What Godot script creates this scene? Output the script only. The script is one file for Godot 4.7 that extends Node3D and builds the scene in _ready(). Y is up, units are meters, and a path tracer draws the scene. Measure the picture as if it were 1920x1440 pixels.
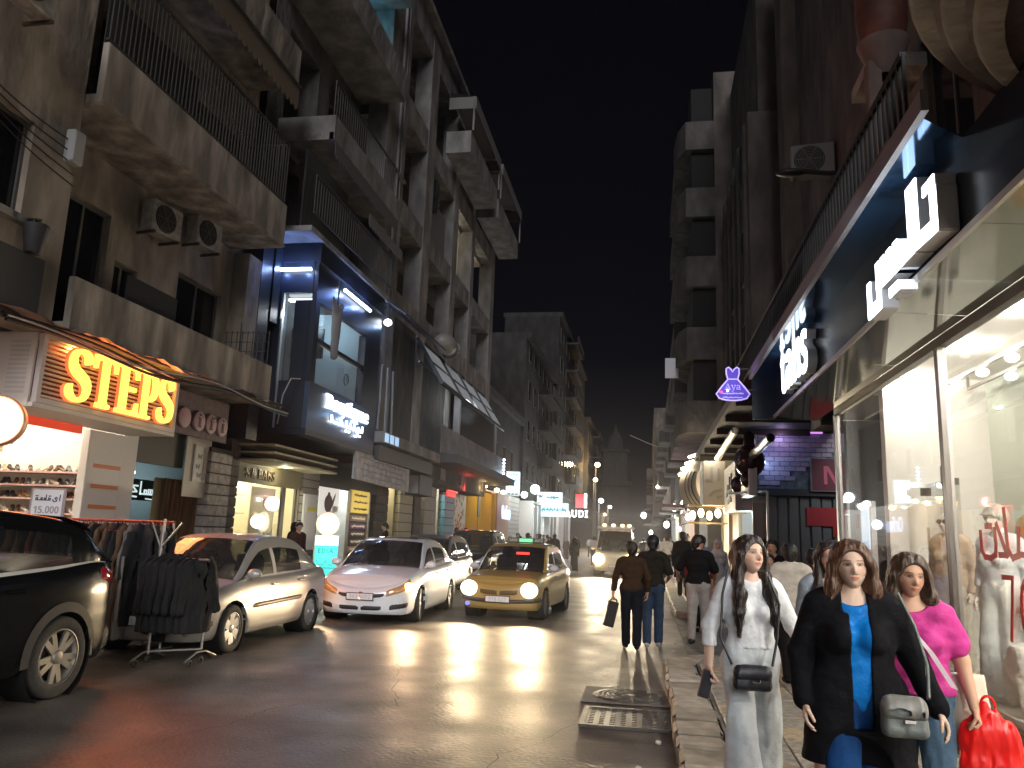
extends Node3D
# A busy shopping street at night. The street runs along -z; x grows to the right; metres.

class MB:
	var v := PackedVector3Array()
	var n := PackedVector3Array()
	var c := PackedColorArray()
	var uv := PackedVector2Array()
	var ix := PackedInt32Array()
	var tint := Color(1, 1, 1)
	func tri(a: Vector3, b: Vector3, d: Vector3) -> MB:
		var i := v.size()
		var m := (b - a).cross(d - a).normalized()
		for p in [a, b, d]:
			v.append(p); n.append(m); c.append(tint); uv.append(Vector2.ZERO)
		ix.append_array([i, i + 2, i + 1])
		return self
	func quad(a: Vector3, b: Vector3, d: Vector3, e: Vector3) -> MB:
		var i := v.size()
		var m := (d - a).cross(e - b).normalized()
		v.append_array([a, b, d, e])
		n.append_array([m, m, m, m])
		c.append_array([tint, tint, tint, tint])
		uv.append_array([Vector2(0, 1), Vector2(1, 1), Vector2(1, 0), Vector2(0, 0)])
		ix.append_array([i, i + 2, i + 1, i, i + 3, i + 2])
		return self
	func obox(t: Transform3D, s: Vector3, bev := 0.0) -> MB:
		var h := s * 0.5
		var b := minf(bev, minf(h.x, minf(h.y, h.z)) * 0.9)
		if b <= 0.0:
			for f in [[Vector3(1, 0, 0), Vector3(0, 1, 0)], [Vector3(-1, 0, 0), Vector3(0, 0, 1)], [Vector3(0, 1, 0), Vector3(0, 0, 1)], [Vector3(0, -1, 0), Vector3(1, 0, 0)], [Vector3(0, 0, 1), Vector3(1, 0, 0)], [Vector3(0, 0, -1), Vector3(0, 1, 0)]]:
				var nn: Vector3 = f[0]
				var u: Vector3 = f[1]
				var w := nn.cross(u)
				quad(t * ((nn - u - w) * h), t * ((nn + u - w) * h), t * ((nn + u + w) * h), t * ((nn - u + w) * h))
			return self
		var q := h - Vector3(b, b, b)
		for ax in 3:
			for sg in [-1.0, 1.0]:
				var nn := Vector3.ZERO
				nn[ax] = sg
				var u := Vector3.ZERO
				u[(ax + 1) % 3] = 1.0
				var w := nn.cross(u)
				quad(t * (nn * h - u * q - w * q), t * (nn * h + u * q - w * q), t * (nn * h + u * q + w * q), t * (nn * h - u * q + w * q))
		for ax in 3:   # edges
			var a1 := (ax + 1) % 3
			var a2 := (ax + 2) % 3
			for s1 in [-1.0, 1.0]:
				for s2 in [-1.0, 1.0]:
					var n1 := Vector3.ZERO; n1[a1] = s1
					var n2 := Vector3.ZERO; n2[a2] = s2
					var e := Vector3.ZERO; e[ax] = q[ax]
					var pa := n1 * h + n2 * q
					var pb := n1 * q + n2 * h
					if s1 * s2 > 0: quad(t * (pa - e), t * (pa + e), t * (pb + e), t * (pb - e)) 
					else: quad(t * (pa + e), t * (pa - e), t * (pb - e), t * (pb + e))
		return self
	func box(x0: float, x1: float, y0: float, y1: float, z0: float, z1: float, bev := 0.0) -> MB:
		return obox(Transform3D(Basis(), Vector3((x0 + x1) / 2, (y0 + y1) / 2, (z0 + z1) / 2)), Vector3(absf(x1 - x0), absf(y1 - y0), absf(z1 - z0)), bev)
	func bar(a: Vector3, b: Vector3, w: float, h: float, up := Vector3.UP) -> MB:
		var d := b - a
		var zz := d.normalized()
		var xx := up.cross(zz)
		if xx.length() < 0.01: xx = Vector3.RIGHT.cross(zz)
		xx = xx.normalized()
		return obox(Transform3D(Basis(xx, zz.cross(xx), zz), (a + b) / 2), Vector3(w, h, d.length()))
	func grid(rows: Array, flip := false, cols: Array = []) -> MB:   # rows of equally long point lists, smooth
		var m: int = rows[0].size()
		var i0 := v.size()
		for r in rows.size():
			for k in m:
				var du: Vector3 = rows[r][mini(k + 1, m - 1)] - rows[r][maxi(k - 1, 0)]
				var dv: Vector3 = rows[mini(r + 1, rows.size() - 1)][k] - rows[maxi(r - 1, 0)][k]
				var nn := du.cross(dv)
				if nn.length_squared() < 1e-14: nn = Vector3.UP
				v.append(rows[r][k]); n.append(nn.normalized() * (-1.0 if flip else 1.0)); c.append(cols[r][k] if cols else tint)
				uv.append(Vector2(float(k) / (m - 1), float(r) / (rows.size() - 1)))
		for r in rows.size() - 1:
			for k in m - 1:
				var a := i0 + r * m + k
				if flip: ix.append_array([a, a + 1, a + m + 1, a, a + m + 1, a + m])
				else: ix.append_array([a, a + m + 1, a + 1, a, a + m, a + m + 1])
		return self
	func tube(pts: Array, r: float, sides := 6, r2 := -1.0) -> MB:
		var rows := []
		var side := Vector3.ZERO
		for i in pts.size():
			var d: Vector3 = (pts[mini(i + 1, pts.size() - 1)] - pts[maxi(i - 1, 0)]).normalized()
			if i == 0: side = d.cross(Vector3.UP if absf(d.y) < 0.9 else Vector3.RIGHT).normalized()
			else: side = (side - d * side.dot(d)).normalized()
			var o := d.cross(side)
			var rr := r if r2 < 0 else lerpf(r, r2, float(i) / maxi(pts.size() - 1, 1))
			var row := []
			for k in sides + 1:
				var a := TAU * k / sides
				row.append(pts[i] + (side * cos(a) + o * sin(a)) * rr)
			rows.append(row)
		grid(rows)
		return self
	func lathe(prof: Array, segs := 20, t := Transform3D(), a0 := 0.0, a1 := TAU) -> MB:   # prof: Vector2(radius, y), from low to high
		var rows := []
		for p in prof:
			var row := []
			for k in segs + 1:
				var a := lerpf(a0, a1, float(k) / segs)
				row.append(t * Vector3(p.x * cos(a), p.y, -p.x * sin(a)))
			rows.append(row)
		return grid(rows)
	func prism(poly: PackedVector2Array, depth: float, t := Transform3D()) -> MB:   # polygon in local xy, extruded from z=0 to z=depth
		if Geometry2D.is_polygon_clockwise(poly): poly.reverse()
		var ids := Geometry2D.triangulate_polygon(poly)
		for k in range(0, ids.size(), 3):
			var a := poly[ids[k]]
			var b := poly[ids[k + 1]]
			var d := poly[ids[k + 2]]
			if (b - a).cross(d - a) < 0:
				var q := b; b = d; d = q
			tri(t * Vector3(a.x, a.y, depth), t * Vector3(b.x, b.y, depth), t * Vector3(d.x, d.y, depth))
			tri(t * Vector3(a.x, a.y, 0), t * Vector3(d.x, d.y, 0), t * Vector3(b.x, b.y, 0))
		for i in poly.size():
			var a := poly[i]
			var b := poly[(i + 1) % poly.size()]
			quad(t * Vector3(a.x, a.y, 0), t * Vector3(b.x, b.y, 0), t * Vector3(b.x, b.y, depth), t * Vector3(a.x, a.y, depth))
		return self
	func stroke(pts: Array, w: float, depth: float, t := Transform3D(), w2 := -1.0) -> MB:   # 2D pen line, square joints
		for i in pts.size() - 1:
			var a: Vector2 = pts[i]
			var b: Vector2 = pts[i + 1]
			var d := (b - a).normalized()
			var ww := w
			if w2 > 0: ww = lerpf(w, w2, absf(d.x))
			var o := Vector2(-d.y, d.x) * ww * 0.5
			var ext := d * ww * 0.42
			var e := depth * (1.0 + 0.004 * (i % 3))
			prism(PackedVector2Array([a - ext - o, b + ext - o, b + ext + o, a - ext + o]), e, t)
		return self
	func ball(p: Vector3, r: Vector3, seg := 12, rings := 8) -> MB:
		var rows := []
		for j in rings + 1:
			var th := PI * (1.0 - float(j) / rings)
			var row := []
			for k in seg + 1:
				var a := TAU * k / seg
				row.append(p + Vector3(r.x * sin(th) * cos(a), r.y * cos(th), -r.z * sin(th) * sin(a)))
			rows.append(row)
		var i0 := v.size()
		grid(rows)
		for i in range(i0, v.size()):
			n[i] = ((v[i] - p) / (r * r)).normalized()
		return self
	func add(a: MB, t := Transform3D()) -> MB:
		var i0 := v.size()
		v.append_array(t * a.v)
		var nb := t.basis.orthonormalized()
		for q in a.n: n.append(nb * q)
		c.append_array(a.c); uv.append_array(a.uv)
		var flip := t.basis.determinant() < 0
		for k in range(0, a.ix.size(), 3):
			if flip: ix.append_array([a.ix[k] + i0, a.ix[k + 2] + i0, a.ix[k + 1] + i0])
			else: ix.append_array([a.ix[k] + i0, a.ix[k + 1] + i0, a.ix[k + 2] + i0])
		return self
	func mesh() -> ArrayMesh:
		var s := []
		s.resize(Mesh.ARRAY_MAX)
		s[Mesh.ARRAY_VERTEX] = v; s[Mesh.ARRAY_NORMAL] = n; s[Mesh.ARRAY_COLOR] = c; s[Mesh.ARRAY_TEX_UV] = uv; s[Mesh.ARRAY_INDEX] = ix
		var m := ArrayMesh.new()
		m.add_surface_from_arrays(Mesh.PRIMITIVE_TRIANGLES, s)
		return m

var mats := {}
var texs := {}
var taken := {}
var rng := RandomNumberGenerator.new()

func mb() -> MB: return MB.new()

func lin(r: float, g: float, b: float) -> Color: return Color(r, g, b).linear_to_srgb()

func noise(seed_: int, freq: float, lo: float, hi: float, oct := 4, normal := 0.0, size := 256) -> NoiseTexture2D:
	var key := "%d_%f_%f_%f_%d_%f" % [seed_, freq, lo, hi, oct, normal]
	if texs.has(key): return texs[key]
	var f := FastNoiseLite.new()
	f.seed = seed_; f.frequency = freq; f.fractal_octaves = oct; f.noise_type = FastNoiseLite.TYPE_SIMPLEX_SMOOTH
	var t := NoiseTexture2D.new()
	t.width = size; t.height = size; t.seamless = true; t.noise = f
	if normal > 0.0:
		t.as_normal_map = true; t.bump_strength = normal
	else:
		var g := Gradient.new()
		g.set_color(0, Color(lo, lo, lo)); g.set_color(1, Color(hi, hi, hi))
		t.color_ramp = g
	texs[key] = t
	return t

# kinds: plain, wall, asphalt, cloth, metal, paint, glass ...; colours are linear base colours
func mat(key: String, r := 0.5, g := 0.5, b := 0.5, rough := 0.8, metal := 0.0, opt := {}) -> StandardMaterial3D:
	if mats.has(key): return mats[key]
	var m := StandardMaterial3D.new()
	m.resource_name = key
	m.albedo_color = lin(r, g, b); m.roughness = rough; m.metallic = metal
	if opt.has("a"):
		m.transparency = BaseMaterial3D.TRANSPARENCY_ALPHA
		m.albedo_color.a = opt.a
	if opt.has("tex"):   # [seed, freq, lo, hi, triplanar scale]
		m.albedo_texture = noise(opt.tex[0], opt.tex[1], opt.tex[2], opt.tex[3])
		m.uv1_triplanar = true; m.uv1_world_triplanar = not opt.get("own", false)
		m.uv1_scale = opt.tex[4] if opt.tex[4] is Vector3 else Vector3.ONE * float(opt.tex[4])
	if opt.has("nrm"):   # [seed, freq, strength, scale]
		m.normal_enabled = true
		m.normal_texture = noise(opt.nrm[0], opt.nrm[1], 0, 1, 4, opt.nrm[2])
		m.normal_scale = opt.nrm[3]
		if not opt.has("tex"):
			m.uv1_triplanar = true; m.uv1_world_triplanar = not opt.get("own", false)
			m.uv1_scale = opt.nrm[4] if opt.nrm[4] is Vector3 else Vector3.ONE * float(opt.nrm[4])
	if opt.has("rtex"):
		m.roughness_texture = noise(opt.rtex[0], opt.rtex[1], opt.rtex[2], opt.rtex[3])
	if opt.has("e"):   # emission [r, g, b, strength]
		m.emission_enabled = true
		m.emission = lin(opt.e[0], opt.e[1], opt.e[2]); m.emission_energy_multiplier = opt.e[3]
	if opt.has("vc"): m.vertex_color_use_as_albedo = true
	if opt.has("coat"):
		m.clearcoat_enabled = true; m.clearcoat = opt.coat; m.clearcoat_roughness = 0.06
	if opt.has("rim"):
		m.rim_enabled = true; m.rim = opt.rim
	if opt.has("back"): m.backlight_enabled = true; m.backlight = lin(opt.back[0], opt.back[1], opt.back[2])
	if opt.has("spec"): m.metallic_specular = opt.spec
	mats[key] = m
	return m

func numbered(called: String) -> String:
	var k: int = taken.get(called, 0)
	taken[called] = k + 1
	return called if k == 0 else "%s_%03d" % [called, k]

func obj(called: String, m, material: Material, parent: Node = self, at := Transform3D()) -> MeshInstance3D:
	var o := MeshInstance3D.new()
	o.mesh = m.mesh() if m is MB else m
	o.material_override = material
	o.transform = at
	if parent == self: o.name = numbered(called)
	else:
		var k := 0
		var nm := called
		while parent.has_node(nm):
			k += 1
			nm = "%s_%03d" % [called, k]
		o.name = nm
	parent.add_child(o, true)
	return o

func tag(o: Node, label: String, category: String, group := "") -> Node:
	o.set_meta("label", label); o.set_meta("category", category)
	if group: o.set_meta("group", group)
	return o

func thing(called: String, label: String, category: String, at := Vector3.ZERO, turn := 0.0, group := "") -> Node3D:
	var o := Node3D.new()
	o.name = numbered(called)
	o.position = at; o.rotation_degrees.y = turn
	add_child(o, true)
	tag(o, label, category, group)
	return o

func struct(called: String, m, material: Material) -> MeshInstance3D:
	var o := obj(called, m, material)
	o.set_meta("kind", "structure")
	return o

func dup(src: Node3D, at: Vector3, turn: float, label: String, group := "") -> Node3D:
	var r: Node3D = src.duplicate()
	r.name = numbered(String(src.name).rstrip("0123456789").rstrip("_"))
	r.position = at; r.rotation_degrees.y = turn
	r.set_meta("label", label)
	if group: r.set_meta("group", group)
	elif r.has_meta("group"): r.remove_meta("group")
	add_child(r, true)
	return r

func omni(parent: Node, at: Vector3, col: Array, energy: float, size := 0.06, called := "light") -> void:
	var l := OmniLight3D.new()
	l.name = called
	l.light_color = lin(col[0], col[1], col[2]); l.light_energy = energy; l.light_size = size
	l.omni_range = 30.0; l.omni_attenuation = 2.0; l.shadow_enabled = true
	l.position = at
	parent.add_child(l, true)

func spot(parent: Node, at: Vector3, to: Vector3, col: Array, energy: float, angle: float, size := 0.06, blend := 0.6) -> void:
	var l := SpotLight3D.new()
	l.name = "beam"
	l.light_color = lin(col[0], col[1], col[2]); l.light_energy = energy; l.light_size = size
	l.spot_range = 60.0; l.spot_attenuation = 2.0; l.spot_angle = angle; l.spot_angle_attenuation = blend; l.shadow_enabled = true
	parent.add_child(l, true)
	var d := (to - at).normalized()
	l.transform = Transform3D(Basis.looking_at(d, Vector3.UP if absf(d.y) < 0.99 else Vector3.RIGHT), at)

func area(parent: Node, at: Vector3, towards: Vector3, size: Vector2, col: Array, energy: float) -> void:
	var l := AreaLight3D.new()
	l.name = "glow_light"
	l.light_color = lin(col[0], col[1], col[2]); l.light_energy = energy
	l.area_size = size; l.area_range = 40.0; l.area_attenuation = 2.0; l.shadow_enabled = true
	parent.add_child(l, true)
	l.transform = Transform3D(Basis.looking_at(towards, Vector3.UP if absf(towards.normalized().y) < 0.99 else Vector3.RIGHT), at)

func text_mesh(s: String, size: float, depth: float, font := "Droid Sans", bold := true) -> TextMesh:
	var f := SystemFont.new()
	f.font_names = PackedStringArray([font])
	f.font_weight = 700 if bold else 400
	var t := TextMesh.new()
	t.text = s; t.font = f; t.font_size = 64; t.pixel_size = size / 64.0; t.depth = depth
	t.curve_step = 1.0
	return t

# ---------------------------------------------------------------- smooth bodies: bones -> surface nets
# bone: [a, b, ra, rb, k, fz]   k = joining softness, fz = flattening front to back
func blob(bones: Array, cell: float, opt := {}) -> MB:
	var lo := Vector3.ONE * 1e6
	var hi := -lo
	for o in bones:
		var r := maxf(o[2], o[3]) + cell * 3.0
		lo = lo.min((o[0] as Vector3).min(o[1]) - Vector3.ONE * r)
		hi = hi.max((o[0] as Vector3).max(o[1]) + Vector3.ONE * r)
	if opt.has("ymin"): lo.y = maxf(lo.y, opt.ymin - 2.5 * cell)
	if opt.has("ymax"): hi.y = minf(hi.y, opt.ymax + 2.5 * cell)
	var nx := int((hi.x - lo.x) / cell) + 2
	var ny := int((hi.y - lo.y) / cell) + 2
	var nz := int((hi.z - lo.z) / cell) + 2
	var f := PackedFloat32Array()
	f.resize(nx * ny * nz)
	f.fill(9.0)
	for o in bones:
		var a: Vector3 = o[0]
		var ba: Vector3 = o[1] - a
		var ra: float = o[2]
		var dr: float = o[3] - ra
		var k: float = o[4] if o.size() > 4 else 0.03
		var fz: float = o[5] if o.size() > 5 else 1.0
		var iz := 1.0 / fz
		var bz := ba
		bz.z *= iz
		var inv := 1.0 / maxf(bz.length_squared(), 1e-9)
		var r := maxf(ra, o[3]) + cell * 2.5 + k * 0.3
		var p0 := a.min(o[1]) - Vector3.ONE * r
		var p1 := a.max(o[1]) + Vector3.ONE * r
		var x0 := maxi(int((p0.x - lo.x) / cell), 0)
		var x1 := mini(int((p1.x - lo.x) / cell) + 1, nx - 1)
		var y0 := maxi(int((p0.y - lo.y) / cell), 0)
		var y1 := mini(int((p1.y - lo.y) / cell) + 1, ny - 1)
		var z0 := maxi(int((p0.z - lo.z) / cell), 0)
		var z1 := mini(int((p1.z - lo.z) / cell) + 1, nz - 1)
		for z in range(z0, z1 + 1):
			for y in range(y0, y1 + 1):
				var i := (z * ny + y) * nx + x0
				var q := Vector3(lo.x + x0 * cell - a.x, lo.y + y * cell - a.y, (lo.z + z * cell - a.z) * iz)
				for x in range(x0, x1 + 1):
					var h := clampf(q.dot(bz) * inv, 0.0, 1.0)
					var d := (q - bz * h).length() - ra - dr * h
					if fz < 1.0: d *= 0.5 + 0.5 * fz
					var e := f[i]
					var w := k - absf(e - d)
					f[i] = minf(e, d) - (w * w * 0.25 / k if w > 0.0 else 0.0)
					i += 1
					q.x += cell
	var wav: float = opt.get("wave", 0.0)
	var nse: FastNoiseLite
	if wav > 0.0:
		nse = FastNoiseLite.new()
		nse.seed = opt.get("seed", 1); nse.frequency = opt.get("freq", 8.0); nse.fractal_octaves = 2
	var cuts: Array = opt.get("cuts", [])     # [centre, half size] boxes or [centre, radius] balls taken away
	var stretch: Vector3 = opt.get("stretch", Vector3(1, 0.35, 1))
	if wav > 0.0 or cuts or opt.has("ymin") or opt.has("ymax"):
		for z in nz:
			for y in ny:
				var i := (z * ny + y) * nx
				for x in nx:
					var d := f[i]
					if d < cell * 3.0:
						var p := Vector3(lo.x + x * cell, lo.y + y * cell, lo.z + z * cell)
						if wav > 0.0 and d > -cell * 3.0: d += wav * nse.get_noise_3dv(p * stretch)
						if opt.has("ymin"): d = maxf(d, opt.ymin - p.y)
						if opt.has("ymax"): d = maxf(d, p.y - opt.ymax)
						for q in cuts:
							if q[1] is Vector3:
								var w: Vector3 = (p - q[0]).abs() - q[1]
								var ws := w.max(Vector3.ZERO).length() + minf(maxf(w.x, maxf(w.y, w.z)), 0.0)
								d = maxf(d, -ws)
							else:
								d = maxf(d, q[1] - p.distance_to(q[0]))
						f[i] = d
					i += 1
	var out := MB.new()
	var vid := PackedInt32Array()
	vid.resize(f.size())
	vid.fill(-1)
	var off := [0, 1, nx, nx + 1, nx * ny, nx * ny + 1, nx * ny + nx, nx * ny + nx + 1]
	var lim := cell * 2.2
	var tint: Color = opt.get("tint", Color(1, 1, 1))
	for z in nz - 1:
		for y in ny - 1:
			var i := (z * ny + y) * nx - 1
			for x in nx - 1:
				i += 1
				if absf(f[i]) > lim: continue
				var g0 := f[i]; var g1 := f[i + off[1]]; var g2 := f[i + off[2]]; var g3 := f[i + off[3]]
				var g4 := f[i + off[4]]; var g5 := f[i + off[5]]; var g6 := f[i + off[6]]; var g7 := f[i + off[7]]
				var cnt := int(g0 < 0) + int(g1 < 0) + int(g2 < 0) + int(g3 < 0) + int(g4 < 0) + int(g5 < 0) + int(g6 < 0) + int(g7 < 0)
				if cnt == 0 or cnt == 8: continue
				var s := Vector3.ZERO
				var m := 0.0
				if (g0 < 0) != (g1 < 0): s += Vector3(g0 / (g0 - g1), 0, 0); m += 1
				if (g2 < 0) != (g3 < 0): s += Vector3(g2 / (g2 - g3), 1, 0); m += 1
				if (g4 < 0) != (g5 < 0): s += Vector3(g4 / (g4 - g5), 0, 1); m += 1
				if (g6 < 0) != (g7 < 0): s += Vector3(g6 / (g6 - g7), 1, 1); m += 1
				if (g0 < 0) != (g2 < 0): s += Vector3(0, g0 / (g0 - g2), 0); m += 1
				if (g1 < 0) != (g3 < 0): s += Vector3(1, g1 / (g1 - g3), 0); m += 1
				if (g4 < 0) != (g6 < 0): s += Vector3(0, g4 / (g4 - g6), 1); m += 1
				if (g5 < 0) != (g7 < 0): s += Vector3(1, g5 / (g5 - g7), 1); m += 1
				if (g0 < 0) != (g4 < 0): s += Vector3(0, 0, g0 / (g0 - g4)); m += 1
				if (g1 < 0) != (g5 < 0): s += Vector3(1, 0, g1 / (g1 - g5)); m += 1
				if (g2 < 0) != (g6 < 0): s += Vector3(0, 1, g2 / (g2 - g6)); m += 1
				if (g3 < 0) != (g7 < 0): s += Vector3(1, 1, g3 / (g3 - g7)); m += 1
				vid[i] = out.v.size()
				out.v.append(lo + (Vector3(x, y, z) + s / m) * cell)
				out.n.append(Vector3(g1 + g3 + g5 + g7 - g0 - g2 - g4 - g6, g2 + g3 + g6 + g7 - g0 - g1 - g4 - g5, g4 + g5 + g6 + g7 - g0 - g1 - g2 - g3).normalized())
				out.c.append(tint); out.uv.append(Vector2.ZERO)
	var ax := [1, nx, nx * ny]
	for z in range(1, nz - 1):
		for y in range(1, ny - 1):
			var i := (z * ny + y) * nx
			for x in range(1, nx - 1):
				i += 1
				var v0 := vid[i]
				if v0 < 0: continue
				for a in 3:
					var s0 := f[i] < 0
					if s0 == (f[i + ax[a]] < 0): continue
					var u: int = ax[(a + 1) % 3]
					var w: int = ax[(a + 2) % 3]
					var b := vid[i - u]; var cc := vid[i - u - w]; var d := vid[i - w]
					if b < 0 or cc < 0 or d < 0: continue
					if s0: out.ix.append_array([v0, cc, b, v0, d, cc])
					else: out.ix.append_array([v0, b, cc, v0, cc, d])
	return out

# ---------------------------------------------------------------- people
var hands := {}

func hand_shape(cell: float, curl: float, spread := 1.0) -> MB:   # a right hand: wrist at 0, fingers towards -y, thumb towards +z, palm faces +x
	var key := "%.4f_%.2f" % [cell, curl]
	if hands.has(key): return hands[key]
	var b := []
	b.append([Vector3(0, 0.03, 0), Vector3(0, -0.01, 0), 0.026, 0.025, 0.012, 1.0])
	var len4 := [0.072, 0.082, 0.076, 0.058]
	for i in 4:
		var z := 0.031 - 0.0205 * i
		var k := Vector3(-0.002 * absf(i - 1.5), -0.088 + 0.004 * absf(i - 1.2), z)
		b.append([Vector3(0, -0.012, z * 0.55), k, 0.0135, 0.0115, 0.008])
		var p := k
		var a := curl * (0.7 + 0.12 * i)
		for j in 3:
			var l: float = len4[i] * [0.45, 0.31, 0.24][j]
			var q := p + Vector3(sin(a), -cos(a), 0.05 * (1.5 - i) * spread) * l
			b.append([p, q, 0.0098 - 0.0012 * j, 0.0090 - 0.0014 * j, 0.0015])
			p = q
			a += curl * 0.75 + 0.08
	var t0 := Vector3(0.004, -0.022, 0.02)
	var t1 := Vector3(0.012, -0.055, 0.048)
	var t2 := t1 + Vector3(0.010 + 0.012 * curl, -0.030, 0.010 - 0.012 * curl)
	var t3 := t2 + Vector3(0.008 + 0.012 * curl, -0.025, -0.004 - 0.01 * curl)
	b.append([t0, t1, 0.016, 0.0125, 0.008])
	b.append([t1, t2, 0.0115, 0.0105, 0.003])
	b.append([t2, t3, 0.0105, 0.0085, 0.002])
	hands[key] = blob(b, cell)
	return hands[key]

func ss(a: float, b: float, x: float) -> float:
	var t := clampf((x - a) / (b - a), 0.0, 1.0)
	return t * t * (3.0 - 2.0 * t)

func gs(x: float) -> float: return exp(-x * x)

func head_shape(skin: Color, brow: Color, lips: Color, n: int, full := 1.0) -> MB:
	var rows := []
	var cols := []
	for j in n + 1:
		var th := PI * (1.0 - float(j) / n)
		var row := []
		var crow := []
		for k in n + 1:
			var u := float(k) / n * 2.0 - 1.0
			var ph := PI * (0.45 * u + 0.55 * u * u * u)      # denser at the front
			var d := Vector3(sin(th) * sin(ph), cos(th), sin(th) * cos(ph))
			var p := Vector3(d.x * 0.077, d.y * 0.118, d.z * 0.097)
			var low := ss(0.0, 1.0, -d.y)
			p.x *= 1.0 - 0.22 * low / full
			if d.z < 0.0: p.z *= 1.0 - 0.25 * low
			if p.y < 0.0 and d.z < 0.2: p.y *= 1.0 - 0.25 * ss(0.2, -0.5, d.z)
			if d.z > 0.0:
				p.z += 0.010 * ss(0.2, 0.9, -d.y) * ss(0.2, 0.8, d.z + 0.3)
				p.z = minf(p.z, 0.094 - 0.9 * p.x * p.x / 0.077)
				var nose := ss(0.022, -0.026, p.y) * (1.0 - ss(-0.030, -0.042, p.y))
				p.z += 0.021 * nose * gs(p.x / (0.008 + 0.006 * nose))
				p.z += 0.004 * gs(p.x / 0.014) * ss(-0.035, -0.02, p.y) * ss(0.005, -0.02, p.y)
				for s in [-1.0, 1.0]:
					var ex: float = p.x - s * 0.031
					p.z -= 0.009 * gs(ex / 0.016) * gs((p.y - 0.012) / 0.013)
					p.z += 0.0045 * gs(ex / 0.010) * gs((p.y - 0.011) / 0.007)
					p.z += 0.004 * gs((p.x - s * 0.032) / 0.02) * gs((p.y - 0.033) / 0.008)
					p.z += 0.005 * gs((p.x - s * 0.045) / 0.02) * gs((p.y + 0.022) / 0.02)
				p.z += 0.0055 * gs(p.x / 0.020) * (gs((p.y + 0.053) / 0.005) + gs((p.y + 0.063) / 0.006))
				p.z -= 0.004 * gs(p.x / 0.02) * gs((p.y + 0.058) / 0.0025)
				p.z += 0.006 * gs(p.x / 0.022) * gs((p.y + 0.095) / 0.014)
			for s in [-1.0, 1.0]:      # ears
				var e: float = gs((p.z + 0.006) / 0.014) * gs((p.y - 0.004) / 0.026) * (1.0 if s * d.x > 0.75 else 0.0)
				p.x += s * 0.012 * e
			var col := skin
			if d.z > 0.15:
				var m := absf(p.x)
				col = skin.lerp(Color(skin.r * 0.95, skin.g * 0.72, skin.b * 0.66), 0.45 * gs((m - 0.045) / 0.022) * gs((p.y + 0.02) / 0.022))
				var el := pow((m - 0.031) / 0.0150, 2.0) + pow((p.y - 0.011) / 0.0054, 2.0)
				if el < 1.9: col = Color(skin.r * 0.25, skin.g * 0.2, skin.b * 0.18)
				if el < 1.0 and p.y < 0.0150:
					col = Color(0.36, 0.33, 0.31)
					if pow((m - 0.031) / 0.0068, 2.0) + pow((p.y - 0.0115) / 0.0065, 2.0) < 1.0: col = Color(0.03, 0.018, 0.012)
				var by := p.y - 0.031 + 0.10 * maxf(0.0, m - 0.035)
				if m > 0.013 and m < 0.052 and absf(by) < 0.0042: col = col.lerp(brow, 0.85)
				var lp := pow(p.x / 0.0235, 2.0) + pow((p.y + 0.058) / 0.0088, 2.0)
				if lp < 1.0:
					col = lips
					if absf(p.y + 0.0575) < 0.0014: col = lips * 0.35
				if p.y < -0.036 and p.y > -0.042 and absf(m - 0.007) < 0.004: col = skin * 0.4
			crow.append(Color(col.r, col.g, col.b, 1.0))
			row.append(p)
		rows.append(row)
		cols.append(crow)
	return mb().grid(rows, false, cols)

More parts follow.
